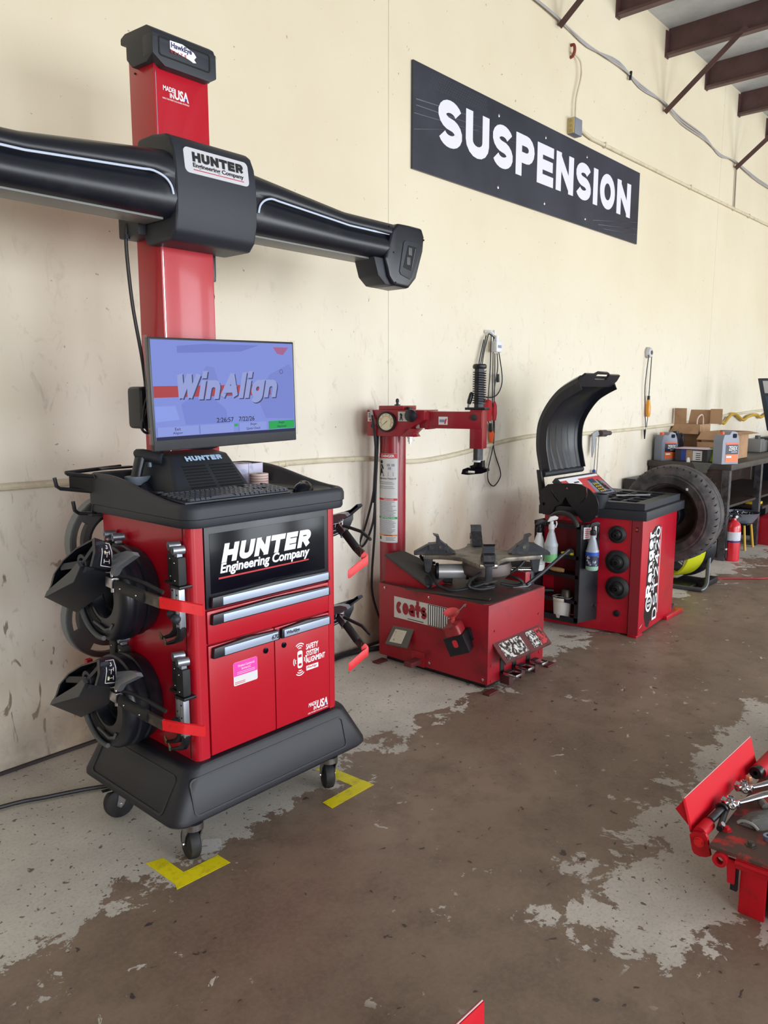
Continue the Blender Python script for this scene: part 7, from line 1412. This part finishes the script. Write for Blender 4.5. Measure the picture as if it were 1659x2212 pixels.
hb = [(0.805, 0.198), (0.80, 0.207), (0.789, 0.214), (0.765, 0.219), (0.756, 0.218), (0.750, 0.210), (0.736, 0.152), (0.750, 0.142), (0.770, 0.137), (0.787, 0.140), (0.794, 0.150)]
hp_ = part(LF, 'hinge_plate', B().prism(hb, 'x', 2.372, 2.384), REDL, sm=0)
part(hp_, 'hinge_pin', B().lathe([(0, 0), (0.017, 0), (0.017, 0.003), (0.012, 0.004), (0.012, 0.010), (0, 0.011)], (2.372, 0.774, 0.186), (-1, 0, 0), 20), REDB)
part(LF, 'hinge_tube', B().cyl((2.384, 0.778, 0.208), (2.46, 0.776, 0.208), 0.021, n=18), REDL)
part(LF, 'hinge_tube', B().cyl((2.93, 0.760, 0.215), (3.3, 0.750, 0.215), 0.028, n=18), REDL)
for x, y in ((2.47, 0.742), (2.50, 0.655)): part(LF, 'deck_bolt', B().lathe([(0, 0), (0.018, 0), (0.018, 0.003), (0.011, 0.003), (0.010, 0.012), (0, 0.013)], (x-0.07 if y < 0.7 else x, y-0.02, 0.204), (0, 0, 1), 6), GRIME if y < 0.7 else REDL)
# tools lying on the deck
def wrench(label, a, b_, heads):
    a, b_ = Vector(a), Vector(b_); t = thing('socket_wrench', label, 'wrench', a, 'multi head wrenches on the lift deck')
    d = (b_-a).normalized(); s_ = Vector((-d.y, d.x, 0))
    part(t, 'shaft', B().loft([[p+s_*w_*math.cos(q)+Vector((0, 0, 1))*w_*0.55*math.sin(q) for q in [2*PI*k/12 for k in range(12)]] for p, w_ in ((a+d*0.02, 0.010), (a+d*0.06, 0.011), (a.lerp(b_, 0.5)+Vector((0, 0, 0.004)), 0.015), (b_, 0.017))]), STEEL)
    for k in range(6):
        an = 2*PI*k/6; u_ = (d*math.cos(an)+s_*math.sin(an))
        if abs(an) < 0.1: continue
        part(t, 'socket', B().lathe([(0.0, 0.008), (0.010, 0.008), (0.012, 0.012), (0.012, 0.030), (0.008, 0.031), (0.008, 0.016), (0, 0.016)], a, u_+Vector((0, 0, 0.25)), 14), CHROME)
    part(t, 'hub', B().sphere(a, 0.017, 14), CHROME)
    part(t, 'top_socket', B().lathe([(0.0, 0.006), (0.010, 0.006), (0.012, 0.01), (0.012, 0.026), (0.008, 0.027), (0.008, 0.014), (0, 0.014)], a, (0, 0, 1), 14), CHROME)
wrench('chrome multi-socket wrench on red lift deck, nearer the flap top', (2.745, 0.755, 0.226), (3.00, 0.60, 0.235), 6)
wrench('chrome multi-socket wrench lying beside the glove on lift deck', (2.605, 0.755, 0.226), (2.84, 0.615, 0.24), 6)
ex_ = thing('extension_bar', 'dark socket extension bars lying along the lift flap', 'tool', (2.50, 0.765, 0.205))
part(ex_, 'bar', B().tube([(2.458, 0.772, 0.222), (2.52, 0.770, 0.220), (2.56, 0.768, 0.220)], 0.013, 12), DARKST)
part(ex_, 'head', B().lathe([(0, 0), (0.020, 0), (0.022, 0.006), (0.014, 0.012), (0.012, 0.03), (0, 0.03)], (2.555, 0.768, 0.222), (1, 0, 0.1), 16), BLKM)
part(ex_, 'thin_bar', B().tube([(2.44, 0.735, 0.216), (2.55, 0.755, 0.216), (2.60, 0.762, 0.217)], 0.010, 10), BLKM)
part(ex_, 'set_screw', B().cyl((2.455, 0.735, 0.222), (2.453, 0.728, 0.23), 0.008, n=10), STEEL)
gl = thing('work_glove', 'grey knitted work glove lying on the lift deck', 'glove', (2.58, 0.66, 0.205))
GL_ = mat('grey_knit', (104, 104, 102), 0.85, bump=0.8, bs=300)
part(gl, 'palm', B().loft([[Vector((x, y0-k*(y0-y1)/10.0, 0.206+h_*math.sin(PI*k/10.0)+0.004*math.sin(k*2.2+x*60))) for k in range(11)]+[Vector((x, y1, 0.2055)), Vector((x, y0, 0.2055))] for x, y0, y1, h_ in ((2.53, 0.705, 0.645, 0.012), (2.545, 0.712, 0.63, 0.022), (2.575, 0.712, 0.60, 0.028), (2.61, 0.705, 0.57, 0.03), (2.65, 0.69, 0.54, 0.026), (2.69, 0.67, 0.52, 0.016), (2.71, 0.65, 0.52, 0.006))]), GL_, sm=60)
for k in range(4): part(gl, 'finger', B().tube([(2.60+0.028*k, 0.56-0.008*k, 0.222), (2.585+0.028*k, 0.53, 0.224), (2.565+0.03*k, 0.49, 0.217)], [0.013, 0.0125, 0.009], 10), GL_)
part(gl, 'thumb', B().tube([(2.67, 0.66, 0.222), (2.70, 0.685, 0.222), (2.725, 0.695, 0.218)], [0.013, 0.013, 0.009], 10), GL_)
part(gl, 'cuff_hem', B().tube([(2.528, 0.707, 0.211), (2.53, 0.69, 0.222), (2.528, 0.66, 0.222), (2.526, 0.642, 0.210)], 0.005, 7, sm=4), mat('pale_hem', (150, 150, 150), 0.8))
sc_ = thing('blue_socket', 'blue handled tool partly under the glove at right edge', 'tool', (2.53, 0.60, 0.205))
part(sc_, 'ring', B().lathe([(0.010, 0), (0.020, 0), (0.021, 0.008), (0.019, 0.016), (0.010, 0.016), (0.010, 0)], (2.50, 0.598, 0.206), (0, 0.2, 1), 20), mat('blue_steel', (120, 140, 176), 0.3, 0.6))
part(sc_, 'body', B().tube([(2.50, 0.578, 0.214), (2.505, 0.54, 0.216), (2.51, 0.48, 0.216)], [0.018, 0.02, 0.02], 10), mat('navy_grip', (34, 40, 62), 0.4))
sn_ = thing('copper_nut', 'small copper coloured fitting beside the lift flap', 'fitting', (2.84, 0.765, 0.205))
part(sn_, 'fitting', B().lathe([(0, 0), (0.014, 0), (0.016, 0.012), (0.010, 0.026), (0, 0.026)], (2.84, 0.768, 0.206), (0, 0, 1), 6), mat('copper_fitting', (206, 150, 120), 0.35, 0.6))
rd = thing('socket_adapter', 'black ringed socket at the foot of the red tube', 'socket', (2.90, 0.75, 0.205))
part(rd, 'socket', B().lathe([(0.008, 0), (0.022, 0), (0.024, 0.01), (0.022, 0.022), (0.018, 0.024), (0.018, 0.04), (0.008, 0.04), (0.008, 0)], (2.89, 0.760, 0.226), (1, -0.1, 0), 20), BLKM)
# second flap near the camera
L2 = thing('lift_flap', 'corner of a bright red steel flap at bottom edge', 'lift flap', (1.36, 0.93, 0))
part(L2, 'flap_plate', B().bev([(1.10, 0.935, 0.0), (1.40, 0.930, 0.0), (1.445, 0.962, 0.104), (1.10, 0.972, 0.104), (1.10, 0.944, 0.0), (1.40, 0.940, 0.0), (1.445, 0.972, 0.104), (1.10, 0.982, 0.104)], [(0, 1, 2, 3), (7, 6, 5, 4), (0, 4, 5, 1), (1, 5, 6, 2), (2, 6, 7, 3), (3, 7, 4, 0)]), mat('bright_red_flap2', (204, 14, 34), 0.5, spec=0.25, c2=(150, 34, 44), ns=8, lo=0.66, hi=0.8), sm=0)
part(L2, 'worn_edge', B().cyl((1.10, 0.977, 0.105), (1.444, 0.967, 0.105), 0.0022, n=6), mat('worn_edge2', (206, 186, 190), 0.5))
